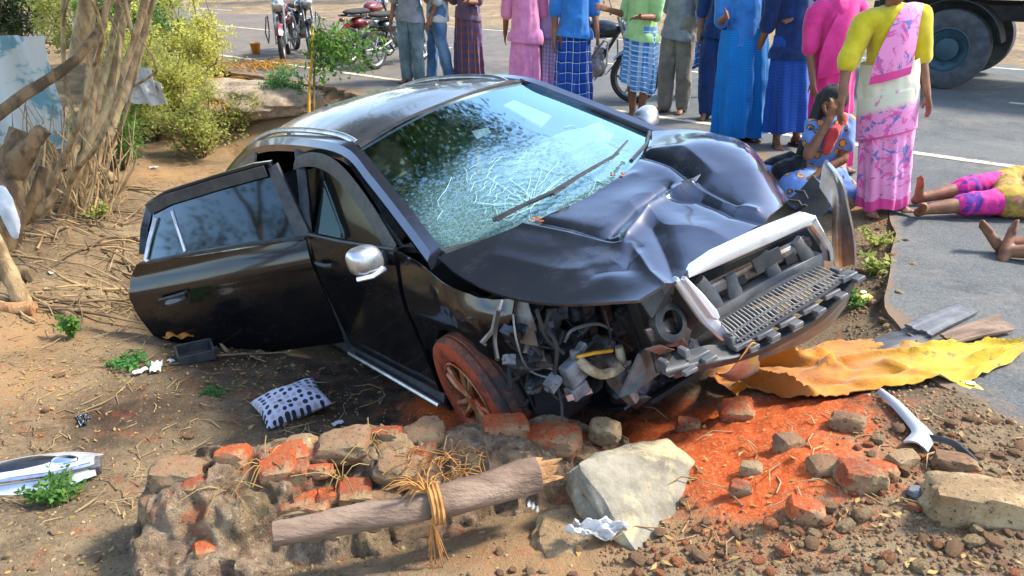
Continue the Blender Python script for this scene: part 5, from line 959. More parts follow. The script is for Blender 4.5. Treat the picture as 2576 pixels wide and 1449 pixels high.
mb = MB(); mb.tube([V3(-.03, -.215, .235)+V3(.012*0, .028*math.cos(a), .028*math.sin(a)) for a in np.linspace(0, 6.28, 17)[:-1]], .004, 6, closed=True); mb.build('bangle', 'bangle', t)
# two people lying at the roadside
lb = G(2300, 505, 0); t = thing('person', 'barefoot person lying on the road in magenta and yellow clothes', 'person', lb)
def W_(px, py, z): return G(px, py, z)-lb
a1, k1, h1 = W_(2322, 497, .06), W_(2440, 470, .12), W_(2620, 455, .12); a2, k2, h2 = W_(2330, 527, .06), W_(2450, 512, .10), W_(2630, 500, .12); hd = W_(2860, 470, .12)
it = [(a1, .036, a1*.5+k1*.5, .05), (a1*.5+k1*.5, .05, k1, .056), (k1, .056, h1, .08), (a2, .036, a2*.5+k2*.5, .05), (a2*.5+k2*.5, .05, k2, .056), (k2, .056, h2, .08), (h1, .10, h2, .10), ((h1+h2)/2, .12, ((h1+h2)/2)*.35+hd*.65, .12), (((h1+h2)/2)*.35+hd*.65, .05, hd, .05), ('e', hd+V3(.1, 0, .0), (.11, .08, .085))]
sh_ = ((h1+h2)/2)*.2+hd*.8
for sg in (-1, 1):
    s0_ = sh_+V3(0, sg*.15, 0); e0_ = s0_+V3(-.22, sg*.12, -.04); w0_ = e0_+V3(-.22, sg*.02, -.02); it += [(s0_, .05, e0_, .038), (e0_, .038, w0_, .026)]; hand(it, w0_, V3(-1, 0, -.1), V3(0, 1, 0), V3(0, 0, 1), .3)
solid('hair', [('e', hd+V3(.13, 0, .0), (.10, .088, .088))], 'hair', t, .014, 2, .006, 3, 20)
for a, up in ((a1, V3(-.25, -.1, 1)), (a2, V3(-.45, -.75, .45))):
    u = up.normalized(); it += [(a, .034, a+V3(-.05, 0, -.02), .030), (a+V3(-.03, 0, -.01), .032, a+u*.12+V3(-.02, 0, 0), .025)]
    for q in (-.028, -.014, 0, .013, .025): it.append((a+u*.10+V3(-.02, q, 0), .013, a+u*(.175-abs(q+.02)*.8)+V3(-.025, q*1.15, 0), .0095))
solid('body', it, 'skin', t, .008, 2)
solid('trousers', [(k1*.75+a1*.25, .065, k1, .075), (k1, .075, h1, .10), (k2*.75+a2*.25, .065, k2, .075), (k2, .075, h2, .10)], 'print_magenta', t, .011, 3, .012, 12, 11)
solid('tunic', [(k1*.55+h1*.45, .105, h1, .13), (k2*.55+h2*.45, .105, h2, .13), (k1*.5+h1*.5, .09, k2*.5+h2*.5, .10), ((h1+h2)/2, .15, ((h1+h2)/2)*.35+hd*.65, .14)], 'print_yellow', t, .012, 3, .016, 13, 9)
lb2 = G(2520, 628, 0); t = thing('person', 'barefoot person lying on the road with crossed upturned feet', 'person', lb2)
def W2(px, py, z): return G(px, py, z)-lb2
a1, a2 = W2(2518, 618, .05), W2(2535, 632, .05); k1, k2 = a1+V3(.40, -.05, .08), a2+V3(.40, -.16, .06); h1, h2 = k1+V3(.42, -.05, 0), k2+V3(.42, .02, .02); hd = h1+V3(.75, -.15, 0)
it = [(a1, .035, a1*.5+k1*.5, .05), (a1*.5+k1*.5, .05, k1, .056), (k1, .056, h1, .08), (a2, .035, a2*.5+k2*.5, .05), (a2*.5+k2*.5, .05, k2, .056), (k2, .056, h2, .08), (h1, .10, h2, .10), ((h1+h2)/2, .12, h1+V3(.5, -.1, 0), .12), (h1+V3(.5, -.1, 0), .05, hd, .05), ('e', hd+V3(.08, 0, 0), (.11, .08, .085))]
for sg in (-1, 1):
    s0_ = h1+V3(.5, -.1+sg*.15, 0); e0_ = s0_+V3(-.20, sg*.14, -.04); w0_ = e0_+V3(-.22, sg*.04, -.02); it += [(s0_, .05, e0_, .038), (e0_, .038, w0_, .026)]; hand(it, w0_, V3(-1, 0, -.1), V3(0, 1, 0), V3(0, 0, 1), .3)
solid('hair', [('e', hd+V3(.11, 0, .0), (.10, .088, .088))], 'hair', t, .014, 2, .006, 3, 20)
for a, u in ((a1, (W2(2452, 545, .20)-a1).normalized()), (a2, (W2(2552, 555, .20)-a2).normalized())):
    sd_ = u.cross(V3(1, 0, 0)).normalized(); it += [(a, .034, a-u*.04+V3(-.02, 0, -.01), .03), (a+V3(-.015, 0, 0), .033, a+u*.13, .025)]
    for q in (-.028, -.014, 0, .013, .025): it.append((a+u*.11+sd_*q, .013, a+u*(.19-abs(q+.02)*.8)+sd_*q*1.15, .0098))
solid('body', it, 'skin', t, .008, 2)
solid('trousers', [(k1*.7+a1*.3, .062, k1, .075), (k1, .075, h1, .10), (k2*.7+a2*.3, .062, k2, .075), (k2, .075, h2, .10), ((h1+h2)/2, .13, h1+V3(.1, 0, 0), .13)], 'grey_shirt', t, .012, 3, .012, 15, 11)
solid('shirt', [((h1+h2)/2+V3(.1, 0, 0), .14, h1+V3(.5, -.1, 0), .14)], 'white_shirt', t, .012, 3, .012, 16, 11)
# ------------------------------------------------------------------ motorbikes and the lorry
simple('bike_black', (.015, .015, .017), .3, .2, (.03, .03, .033), 8, coat=.6); simple('bike_red', hexc('7a1f1c'), .3, .2, hexc('5a1614'), 8, coat=.6); simple('bike_metal', (.30, .30, .31), .4, .8, (.16, .15, .14), 12); simple('lorry_teal', hexc('35545c'), .6, 0, hexc('2a434b'), 4, .2, 30); simple('lorry_orange', hexc('c9822f'), .55, 0, hexc('a8651f'), 6); simple('lorry_dark', (.035, .038, .042), .8, 0, (.06, .055, .05), 6, .4, 40); simple('tyre_grey', (.05, .055, .06), .9, 0, (.09, .09, .09), 8, .4, 60)
def motorbike(loc, rz, label, tank='bike_black', group='motorbikes parked along the road', spoke=True):
    t = thing('motorbike', label, 'motorbike', loc, rz, group)      # local x = forward, z = up
    for x in (.64, -.64):
        e = bpy.data.objects.new('wheel', None); COL.objects.link(e); e.parent = t; e.location = (x, 0, .30)
        mb = MB(); mb.lathe([(.235, -.03), (.262, -.042), (.288, -.032), (.30, 0), (.288, .032), (.262, .042), (.235, .03)], ax='y', n=36); mb.build('tyre', 'rubber', e, smooth=50)
        mb = MB(); mb.lathe([(.238, -.028), (.225, -.02), (.215, 0), (.225, .02), (.238, .028)], ax='y', n=36)
        for k_ in range(6): a = k_*math.tau/6; mb.tube([V3(.03*math.cos(a), 0, .03*math.sin(a)), V3(.225*math.cos(a), 0, .225*math.sin(a))], [.022, .014], 6)
        mb.lathe([(.0, -.05), (.05, -.05), (.05, .05), (0, .05)], ax='y', n=16); mb.build('rim', 'bike_metal', e, smooth=40)
        mb = MB(); P = [[((.33+o)*math.cos(a)+x, y, (.33+o)*math.sin(a)+.30) for y, o in ((-.06, -.02), (0, .012), (.06, -.02))] for a in np.linspace(.5 if x > 0 else .9, 2.5 if x > 0 else 2.7, 14)]; mb.sheet(np.array(P), .006, (0, 0, 1)); mb.build('mudguard', tank, t)
    mb = MB()
    for y in (-.075, .075): mb.tube([(.64, y, .30), (.50, y, .78), (.42, y, .98)], [.022, .024, .02], 8)
    mb.build('fork', 'bike_metal', t)
    mb = MB(); mb.tube([(.46, 0, .88), (.30, 0, .62), (.15, 0, .30), (-.15, 0, .26), (-.32, 0, .45), (-.20, 0, .74), (.40, 0, .84)], .025, 8, closed=False); mb.tube([(-.22, .07, .72), (-.75, .08, .76)], .018, 6); mb.tube([(-.22, -.07, .72), (-.75, -.08, .76)], .018, 6); mb.tube([(-.3, .08, .4), (-.64, .08, .30)], .022, 6); mb.tube([(-.3, -.08, .4), (-.64, -.08, .30)], .022, 6); mb.build('frame', 'bike_black', t)
    mb = MB(); mb.blob((.12, 0, .40), (.17, .12, .14), 3, .12, 2, 3, power=.5); mb.blob((.2, 0, .55), (.08, .09, .1), 4, .05, 2, 3, power=.7); mb.build('engine', 'bike_metal', t)
    mb = MB(); mb.blob((.20, 0, .83), (.26, .13, .11), 5, .04, 2, 3); mb.build('fuel_tank', tank, t, smooth=60); mb = MB(); mb.blob((-.34, 0, .80), (.38, .12, .05), 6, .04, 2, 3, power=.3); mb.build('seat', 'rubber', t, smooth=60)
    mb = MB(); mb.blob((-.30, 0, .62), (.22, .14, .10), 7, .05, 2, 3, power=.3); mb.build('side_cover', tank, t, smooth=60)
    mb = MB(); mb.tube([(.40, -.36, 1.02), (.42, -.2, 1.05), (.42, 0, .98), (.42, .2, 1.05), (.40, .36, 1.02)], .013, 8); mb.build('handlebar', 'bike_metal', t); mb = MB(); mb.blob((.54, 0, .90), (.09, .10, .11), 8, .05, 2, 3); mb.build('headlamp', 'lamp_glass' if False else 'silver', t)
    mb = MB(); mb.tube([(.22, .12, .35), (.1, .15, .25), (-.3, .16, .28), (-.8, .16, .36)], [.02, .022, .035, .04], 10); mb.build('exhaust', 'bike_metal', t)
    for s in (-1, 1): MB().tube([(.35, s*.22, .70), (.36, s*.26, .45), (.22, s*.24, .28), (.10, s*.22, .45), (.30, s*.2, .72)], .012, 6, closed=True).build('crash_guard', 'bike_metal', t)
    mb = MB()
    for s in (-1, 1): mb.tube([(.40, s*.26, 1.04), (.36, s*.30, 1.18)], .006, 5); mb.blob((.36, s*.31, 1.21), (.015, .055, .04), 2, .03, 2, 2)
    mb.build('mirror', 'bike_black', t, kind='stuff')
    mb = MB(); mb.blob((-.80, 0, .70), (.05, .05, .035), 9, .05, 2, 2); mb.build('tail_lamp', 'bike_red', t); return t
fw = PZ(1594, 8.9); motorbike(fw+V3(-.60, .25, .0), math.radians(-22), 'black motorbike with a chrome leg guard behind the green shirt', group=None)
motorbike(PZ(1000, 11.8)+V3(0, .3, .0), math.radians(62), 'black motorbike nearest the grey jeans', group=None)
motorbike(PZ(925, 12.4)+V3(0, .3, 0), math.radians(70), 'dark motorbike half hidden by the staked sapling', 'bike_red', group=None)
motorbike(PZ(708, 12.6)+V3(0, .3, .0), math.radians(-78), 'red motorbike parked far back on the road edge', 'bike_red', group=None)
motorbike(PZ(752, 13.2)+V3(.0, .4, .0), math.radians(-62), 'dark motorbike parked behind the red motorbike', group=None)
bp = PZ(645, 13.4); mb = MB(); mb.lathe([(0, .01), (.07, .0), (.09, .18), (.095, .19), (.09, .20), (.082, .18), (.06, .02), (0, .02)], n=20); o = mb.build('bucket', 'lorry_orange'); o.location = bp; tag(o, 'small orange bucket standing on the road far back', 'bucket')
# lorry
wc = PZ(2362, 9.95); lr = thing('lorry', 'dark teal lorry parked on the road with big worn tyres', 'lorry', wc, math.atan2(RD.y, RD.x))
def lwheel(x, y):
    e = bpy.data.objects.new('wheel', None); COL.objects.link(e); e.parent = lr; e.location = (x, y, .50); mb = MB()
    mb.lathe([(.27, -.12), (.32, -.145), (.44, -.145), (.49, -.12), (.50, -.05), (.485, -.045), (.485, -.03), (.50, -.025), (.50, .025), (.485, .03), (.485, .045), (.50, .05), (.49, .12), (.44, .145), (.32, .145), (.27, .12)], ax='y', n=48); mb.build('tyre', 'tyre_grey', e, smooth=35)
    mb = MB(); mb.lathe([(.28, -.12), (.26, -.13), (.245, -.09), (.15, -.04), (.14, -.10), (.06, -.13), (0, -.13)], ax='y', n=36); mb.lathe([(.28, .12), (.2, .0), (0, 0)], ax='y', n=36)
    for k_ in range(8): a = k_*math.tau/8; mb.blob((.19*math.cos(a), -.075, .19*math.sin(a)), (.016, .02, .016), 1, 0, 1, 1)
    mb.build('rim', 'lorry_teal', e, smooth=40)
for x in (0, 4.1): 
    for y in (0, 1.9): lwheel(x, y)
mb = MB(); mb.box((2.0, .35, .95), (6.2, .10, .20)); mb.box((2.0, 1.55, .95), (6.2, .10, .20)); mb.box((0, .95, .5), (.14, 1.7, .14)); mb.box((4.1, .95, .5), (.14, 1.7, .14)); mb.build('chassis', 'lorry_dark', lr, bevel=.01)
mb = MB(); mb.box((1.35, .95, 1.22), (5.0, 2.3, .14)); mb.build('deck', 'lorry_dark', lr, bevel=.01)
for y in (-.19, 2.09):
    for i in range(6): MB().box((-1.05+.42+i*.84, y, 1.62), (.80, .05, .66)).build('side_panel', 'lorry_teal', lr, bevel=.01)
    MB().box((1.35, y+(.0 if y > 0 else -.0), 2.0), (5.05, .07, .08)).build('top_rail', 'lorry_orange', lr, bevel=.01)
MB().box((-1.13, .95, 1.62), (.05, 2.25, .70)).build('tail_board', 'lorry_teal', lr, bevel=.01)
mb = MB(); mb.blob((4.7, .95, 1.75), (.85, 1.15, .95), 3, .02, 1, 4, power=.75); mb.build('cab', 'lorry_orange', lr, smooth=50); MB().box((5.35, .95, 2.0), (.06, 1.8, .6)).build('cab_window', 'side_glass', lr, bevel=.02)
mb = MB(); mb.box((1.35, .05, .78), (.95, .42, .46)); mb.build('fuel_tank', 'lorry_teal', lr, bevel=.06); MB().box((2.6, -.05, .70), (1.1, .06, .10)).build('side_guard', 'lorry_dark', lr, bevel=.01)
P = [[(.62*math.cos(a), y, .5+.62*math.sin(a)) for y in (-.17, .17)] for a in np.linspace(.2, PI-.1, 16)]; MB().sheet(np.array(P), .01, (0, 0, 1)).build('mudguard', 'lorry_dark', lr)
MB().box((-.78, 0, .62), (.012, .36, .42)).build('mud_flap', 'rubber', lr)
# ------------------------------------------------------------------ the ruined wall in the foreground
k = NT('old_mortar'); v = k.co('Object'); n = k.noise(v, 7, 7, .72); n2 = k.noise(v, 40, 6, .7); n3 = k.noise(v, 3, 5, .7)
c = k.ramp(n, [(.3, hexc('574535')), (.45, hexc('876f57')), (.58, hexc('a78d70')), (.72, hexc('c4ad8e'))]); c = k.mix(k.sstep(n2, .55, .72), c, hexc('d6c49c')); c = k.mix(k.sstep(n2, .46, .3), c, hexc('3d3122')); c = k.mix(k.math('MULTIPLY', k.sstep(n3, .55, .68), .2), c, hexc('8a7f45')); c = k.mix(k.math('MULTIPLY', k.sstep(k.noise(v, 5, 4), .58, .68), .6), c, hexc('a85a34'))
k.set(col=c, rough=.95, spec=.2); k.bump(k.math('ADD', n2, k.noise(v, 110, 5, .75)), 1.0, .02)
def brickmat(name, a, b, d):
    k = NT(name); v = k.co('Object'); c = k.mix(k.sstep(k.noise(v, 9, 6, .7), .38, .62), hexc(a), hexc(b)); c = k.mix(k.sstep(k.noise(v, 5, 6, .75), .42, .60), c, hexc(d)); c = k.mix(k.sstep(k.noise(v, 60, 4, .7), .56, .7), c, hexc('3f2a1f')); k.set(col=c, rough=.95, spec=.2); k.bump(k.noise(v, 55, 6, .75), .9, .012)
brickmat('brick_red', '9c5236', '7f4029', '9c8360'); brickmat('brick_orange', 'b5562e', '9a4a28', 'a88460'); brickmat('brick_mossy', '8c7356', '8d5840', '8a7658'); brickmat('stone_tan', '9a7f5c', '84694c', 'b59c74'); brickmat('stone_brown', '7d5f48', '8a664c', '977a58')
k = NT('stone_pale'); v = k.co('Object'); c = k.mix(k.sstep(k.noise(v, 6, 7, .7), .35, .65), hexc('9d947e'), hexc('776e5c')); c = k.mix(k.sstep(k.noise(v, 4, 6, .7, .5), .48, .62), c, hexc('bfae82')); c = k.mix(k.sstep(k.noise(v, 9, 6, .8, 1), .58, .7), c, hexc('6b604e')); k.set(col=c, rough=.9); k.bump(k.noise(v, 40, 7, .75), .8, .015)
wa, wb = G(350, 1265, -.30), G(1600, 1135, -.36); wall = thing('ruined_wall', 'low ruined wall of mossy mortar with broken red bricks', 'wall', wa)
wd = (wb-wa); wl = wd.length; wx = wd.normalized(); wy = V3(0, 0, 1).cross(wx)       # wx along, wy towards the road
nu, nv_ = 190, 60; P = []
topz = np.interp(np.linspace(0, 1, nu), [0, .03, .1, .25, .36, .42, .5, .6, .7, .8, .9, 1], [-.02, .08, .13, .15, .18, .19, .17, .15, .14, .13, .10, -.02])
prof = [(.16, -.32), (.15, -.14), (.13, -.03), (.10, -.01), (.04, .0), (-.03, -.015), (-.12, -.035), (-.20, -.075), (-.28, -.13), (-.36, -.19), (-.46, -.26), (-.56, -.36)]
pc = catmull([(a, b, 0) for a, b in prof], nv_)
for i in range(nu):
    u = i/(nu-1); row = []
    for j in range(nv_):
        q = wx*(u*wl)+wy*pc[j][0]+V3(0, 0, topz[i]+pc[j][1]); row.append(q)
    P.append(row)
P = np.array([[tuple(p) for p in r] for r in P]); q = P.reshape(-1, 3); w_ = fbm(q*5, 4, 71)*.07+(.3-np.abs(fbm(q*8, 3, 73)))*.11+fbm(q*30, 3, 75)*.018
w2 = np.stack([fbm(q*6+9, 3, 77), fbm(q*6+19, 3, 78), w_*0], 1)*.03; P = (q+w2+np.c_[w_*0, -w_*.5, w_]).reshape(P.shape)
core = MB().grid(P, flip=False).build('mortar_core', 'old_mortar', wall, smooth=60)
def rock(c, size, rz, seed, mat, name, par=None, power=.8, amp=.12, tilt=(0, 0), sub=3, flat=None):
    R = Matrix.Rotation(rz, 3, 'Z') @ Matrix.Rotation(tilt[0], 3, 'X') @ Matrix.Rotation(tilt[1], 3, 'Y'); mb = MB(); mb.blob((0, 0, 0), [x*.62 for x in size], seed, amp, 1.6, sub, R, power); o = mb.build(name, mat, par, smooth=28)
    o.location = Vector(c)-(wa if par is wall else Vector()); return o
rr = random.Random(4)
for i, (px, py, z, sx, sy, sz_, rz, mat, tl) in enumerate([(738, 1215, -.20, .125, .12, .15, .08, 'brick_red', (.05, .03)), (625, 1255, -.24, .12, .12, .09, .35, 'brick_red', (.1, .15)), (520, 1265, -.25, .15, .12, .07, .1, 'brick_red', (0, .05)), (790, 1280, -.24, .12, .11, .07, -.1, 'brick_orange', (0, -.2)), (890, 1252, -.22, .13, .11, .07, .15, 'brick_red', (.1, .1)), (1068, 1105, -.17, .17, .13, .10, .3, 'brick_mossy', (.1, -.1)), (405, 1290, -.28, .16, .14, .12, .2, 'brick_mossy', (0, .05)), (440, 1200, -.18, .2, .14, .09, .1, 'brick_mossy', (.1, 0)), (1000, 1190, -.16, .16, .12, .08, -.2, 'brick_mossy', (.1, .1)), (860, 1130, -.12, .2, .13, .09, .1, 'brick_mossy', (0, .05)), (960, 1275, -.24, .14, .11, .07, .2, 'brick_mossy', (.1, 0)), (560, 1400, -.36, .16, .12, .07, -.1, 'brick_mossy', (0, 0)), (830, 1395, -.36, .15, .11, .07, .3, 'brick_red', (0, 0))]):
    rock(G(px, py, z)+V3(0, .035, -.012), (sx*.95, sy, sz_), rz, i+1, mat, 'brick', wall, .82 if 'mossy' not in mat else .5, .18 if 'mossy' not in mat else .3, (tl[0]+rr.uniform(-.15, .15), tl[1]+rr.uniform(-.15, .15)), 4)
rb_ = random.Random(21)
for i in range(22):
    u_ = rb_.uniform(.05, .62); p = Vector(P[int(u_*(nu-1))][rb_.randint(22, 46)])+wa; sz3 = (rb_.uniform(.08, .16), rb_.uniform(.07, .11), rb_.uniform(.05, .08)); rock(p+V3(0, .02, -.012), sz3, rb_.uniform(-.5, .5), 200+i, rb_.choice(['brick_red', 'brick_red', 'brick_mossy', 'brick_orange', 'stone_tan']), 'brick', wall, .78, .2, (rb_.uniform(-.3, .3), rb_.uniform(-.3, .3)), 3)
# loose chunks heaped past the wall's end
for i, (px, py, z, s, mat, lab) in enumerate([(1272, 1082, -.20, (.19, .13, .10), 'brick_orange', 'bright orange brick chunk on top of the rubble heap by the wheel'), (1390, 1110, -.24, (.24, .17, .11), 'brick_orange', 'long dusty brick lump between the orange chunk and the pale slab'), (1255, 1125, -.25, (.15, .11, .09), 'stone_brown', 'dark brown lump tucked under the bright orange brick chunk'), (1522, 1085, -.22, (.12, .09, .09), 'stone_tan', 'pointed tan stone perched at the edge of the red soil'), (1470, 1112, -.28, (.09, .07, .06), 'brick_orange', 'small orange brick piece beside the pointed tan stone'), (1320, 1150, -.28, (.16, .12, .08), 'stone_tan', 'tan clod between the brick lumps and the split log'), (1190, 1160, -.26, (.15, .12, .08), 'stone_tan', 'crumbled tan clod at the end of the ruined wall'), (1450, 1150, -.29, (.14, .1, .07), 'stone_brown', 'brown clod resting against the pale slab'), (1730, 1082, -.33, (.10, .07, .07), 'brick_red', 'square brick bit at the back edge of the red soil'), (1850, 1050, -.22, (.14, .12, .09), 'brick_orange', 'orange soil clod on the crest by the yellow cloth'), (2165, 1218, -.01, (.15, .11, .09), 'brick_red', 'half a red brick lying among the rubble'), (2212, 1196, .0, (.10, .07, .06), 'brick_orange', 'small bright brick piece touching the half brick'), (2025, 1300, -.05, (.12, .08, .07), 'brick_orange', 'tilted orange brick shard in the brown rubble'), (2400, 1178, .02, (.13, .09, .06), 'stone_brown', 'brown stone beside the bent black rod'), (2270, 1165, .0, (.10, .06, .05), 'stone_tan', 'tan pebble stone near the bent trim piece'), (2460, 1290, .05, (.30, .16, .12), 'stone_tan', 'large worn concrete block at the corner of the rubble'), (2490, 1228, .02, (.12, .05, .03), 'brick_orange', 'flat orange tile piece behind the concrete block'), (2305, 1245, .01, (.07, .05, .025), 'grey_plastic', 'dark slate chip near the concrete block'), (2335, 1255, .01, (.06, .05, .04), 'grey_plastic', 'second dark slate chip touching the first'), (1980, 1130, -.06, (.10, .08, .07), 'stone_brown', 'dark round clod set in the red soil'), (2070, 1180, -.05, (.10, .08, .05), 'stone_brown', 'flat brown clod right of the red soil'), (1890, 1190, -.14, (.08, .06, .05), 'stone_tan', 'grey tan clod low in the red soil'), (1860, 1240, -.14, (.07, .05, .06), 'brick_red', 'upright brick splinter below the red soil'), (2130, 1070, -.05, (.12, .09, .06), 'stone_brown', 'brown clod under the frayed hem of the yellow cloth')]):
    p = on_ground(px, py, z) if i > 7 else G(px, py, z)-V3(0, 0, s[2]*.28); o = rock((p.x, p.y, p.z+s[2]*.28), s, rr.uniform(-.6, .6), 30+i, mat, 'brick_chunk' if 'brick' in mat else 'stone', None, .62, .24, (rr.uniform(-.2, .2), rr.uniform(-.2, .2)), 4 if s[0] > .12 else 3); tag(o, lab, 'brick' if 'brick' in mat else 'stone')
sp = on_ground(1632, 1268, -.2); o = rock(sp+V3(.02, .02, -.02), (.50, .44, .15), .55, 91, 'stone_pale', 'stone_slab', None, .7, .2, (.36, .14), 5); tag(o, 'large pale yellowish stone slab leaning beside the red soil', 'stone')
sp = on_ground(1500, 1330, -.2); o = rock(sp+V3(0, 0, -.05), (.42, .26, .13), .1, 95, 'stone_tan', 'earth_clod', None, .5, .2, (0, 0), 5); tag(o, 'broad tan earth clod below the pale slab', 'earth clod')
# small rubble
grp = []; protos = [ICO[2]]
ps = {}
for m_ in ('brick_red', 'stone_brown', 'stone_tan', 'brick_orange'):
    for q in range(3):
        mb = MB(); mb.blob((0, 0, 0), (1, .8, .6), q+len(ps)*3, .3, 1.5, 2, None, .6); ob_ = mb.build('rubble_stone', m_, None, smooth=30); ps[(m_, q)] = ob_.data; bpy.data.objects.remove(ob_)
regs = [(1600, 2576, 1060, 1449, 150), (1150, 1700, 1090, 1200, 20), (2140, 2300, 560, 830, 26), (100, 1050, 880, 1120, 30), (1250, 1500, 1380, 1449, 8), (0, 320, 1100, 1449, 14)]
lab = {0: 'small loose stone scattered over the rubble right of the pale slab', 1: 'small loose stone among the brick lumps by the wheel', 2: 'small loose stone on the broken road edge', 3: 'small loose stone on the ditch floor near the cushion', 4: 'small loose stone below the split log', 5: 'small loose stone by the broken headlamp'}
for gi, (x0, x1, y0, y1, n) in enumerate(regs):
    for i in range(n):
        px, py = rr.uniform(x0, x1), rr.uniform(y0, y1); p = on_ground(px, py, -.2)
        while gi == 0 and red_mask(np.array([p.x]), np.array([p.y]))[0] > .45: p = on_ground(rr.uniform(x0, x1), rr.uniform(y0, y1), -.2)
        s = rr.choice([.012, .015, .018, .022, .03]) * (1 if gi != 3 else .9); m_ = rr.choice(['brick_red', 'stone_brown', 'stone_tan', 'stone_brown', 'brick_orange'] if gi in (0, 1) else ['stone_brown', 'stone_tan'])
        o = bpy.data.objects.new('rubble_stone', ps[(m_, rr.randrange(3))]); COL.objects.link(o); o.location = p+V3(0, 0, s*.25); o.scale = (s*rr.uniform(.8, 1.3), s, s); o.rotation_euler = (rr.uniform(-.4, .4), rr.uniform(-.4, .4), rr.uniform(0, 6)); kd = {'brick_red': 'dull red brick bit', 'brick_orange': 'orange brick bit', 'stone_brown': 'brown stone', 'stone_tan': 'pale tan stone'}[m_]; tag(o, lab[gi].replace('loose stone', kd), 'stone', lab[gi].replace('small loose stone', kd+'s'))
# gravel and leaf litter: too much to count
C = []; r_ = np.random.default_rng(9)
def scatter(n, x0, x1, y0, y1, seed):
    r2 = np.random.default_rng(seed); px = r2.uniform(x0, x1, n); py = r2.uniform(y0, y1, n); out = []
    zz = np.full(n, -.3)
    for _ in range(6):
        X = []; 
        u = (px*S_-512)/F_PX; vv_ = (py*S_-288)/F_PX; c_, s_ = math.cos(TILT), math.sin(TILT); rz_ = -s_-vv_*c_; tt_ = (zz-CAM_H)/rz_; X = u*tt_; Y = (c_-vv_*s_)*tt_; zz = .5*zz+.5*ground_h(X, Y)
    return np.c_[X, Y, ground_h(X, Y)]
g1 = np.concatenate([scatter(4200, 1500, 2576, 1040, 1449, 1), scatter(1300, 2120, 2320, 540, 900, 2), scatter(1200, 0, 1300, 860, 1449, 3), scatter(800, 2100, 2576, 900, 1100, 4)])
g1 = g1[red_mask(g1[:, 0], g1[:, 1]) < r_.uniform(.05, .6, len(g1))]; v0, f0 = ICO[1]; n = len(g1); sc = r_.choice([.003, .004, .006, .009], n)[:, None, None]*r_.uniform(.6, 1.3, (n, 1, 3)); V = (v0[None]*sc*r_.uniform(.7, 1.2, (n, len(v0), 1))+g1[:, None, :]).reshape(-1, 3); Fc = (np.array(f0)[None]+(np.arange(n)*len(v0))[:, None, None]).reshape(-1, 3)
k_ = n//2; m1 = mesh_arrays('gravel', V[:k_*len(v0)], Fc[:k_*len(f0)], 'stone_brown', None, 'stuff'); tag(m1, 'fine brown gravel strewn over the rubble', 'gravel'); m1 = mesh_arrays('brick_crumbs', V[k_*len(v0):], Fc[k_*len(f0):]-k_*len(v0), 'stone_tan', None, 'stuff'); tag(m1, 'fine tan crumbs strewn over the ditch and road edge', 'gravel')
lt = np.concatenate([scatter(1500, 0, 700, 420, 1000, 11), scatter(700, 250, 700, 330, 470, 12), scatter(420, 0, 1100, 900, 1449, 13), scatter(300, 1400, 2576, 1050, 1449, 14)]); lt[:, 2] += .006
V, Fc = leaves(lt, .035, .4, seed=3); V[:, 2] = np.repeat(lt[:, 2], 4)+(V[:, 2]-np.repeat(lt[:, 2], 4))*.25; o = mesh_arrays('leaf_litter', V, Fc, 'grass_dry', None, 'stuff'); tag(o, 'dry fallen leaves littering the ditch', 'leaf litter')
mb = MB(); sc2 = np.concatenate([scatter(420, 0, 640, 420, 860, 15), scatter(220, 0, 1100, 860, 1300, 16), scatter(60, 1500, 2500, 1050, 1400, 17)])
for i, p in enumerate(sc2): a = rr.uniform(0, 6.28); L = rr.uniform(.05, .2); mb.tube([p+np.array([0, 0, .006]), p+np.array([math.cos(a)*L*.5, math.sin(a)*L*.5, .015]), p+np.array([math.cos(a+.3)*L, math.sin(a+.3)*L, .006])], [.003, .0028, .0015], 4, cap=False)
o = mb.build('fine_twigs', 'dry_twig', None, kind='stuff'); tag(o, 'fine dry twigs and straws over the ditch floor', 'twigs')
for i in range(105):                        # bigger fallen sticks
    px, py = rr.uniform(0, 345), rr.uniform(470, 790); 
    if rr.random() < .25: px, py = rr.uniform(0, 600), rr.uniform(440, 900)
    p = on_ground(px, py, -.5); a = rr.gauss(-.35, .6)+(PI if rr.random() < .3 else 0); L = rr.uniform(.25, .8); e = Vector((p.x+math.cos(a)*L, p.y+math.sin(a)*L, 0)); e.z = gz(e.x, e.y)+rr.uniform(.01, .10); pts, rad = limb(V3(0, 0, .015), e-p, rr.uniform(.006, .013), .003, 400+i, 9, .08)
    mb = MB(); mb.tube(pts, rad, 6)
    fk = rr.random() < .5; pl_ = rr.random() < .6
    if fk: q = pts[rr.randint(3, 6)]; p2, r2 = limb(q, q+np.array([rr.uniform(-.15, .15), rr.uniform(-.15, .15), rr.uniform(.0, .12)]), .006, .002, 900+i, 6, .2); mb.tube(p2, r2, 5)
    o = mb.build('fallen_stick', 'dry_twig' if pl_ else 'twig', None, smooth=60); o.location = p; kd = ('forked ' if fk else 'plain ')+('pale' if pl_ else 'dark brown'); tag(o, kd+' fallen stick on the ground between the trees and the open door', 'stick', kd+' fallen sticks under the trees')
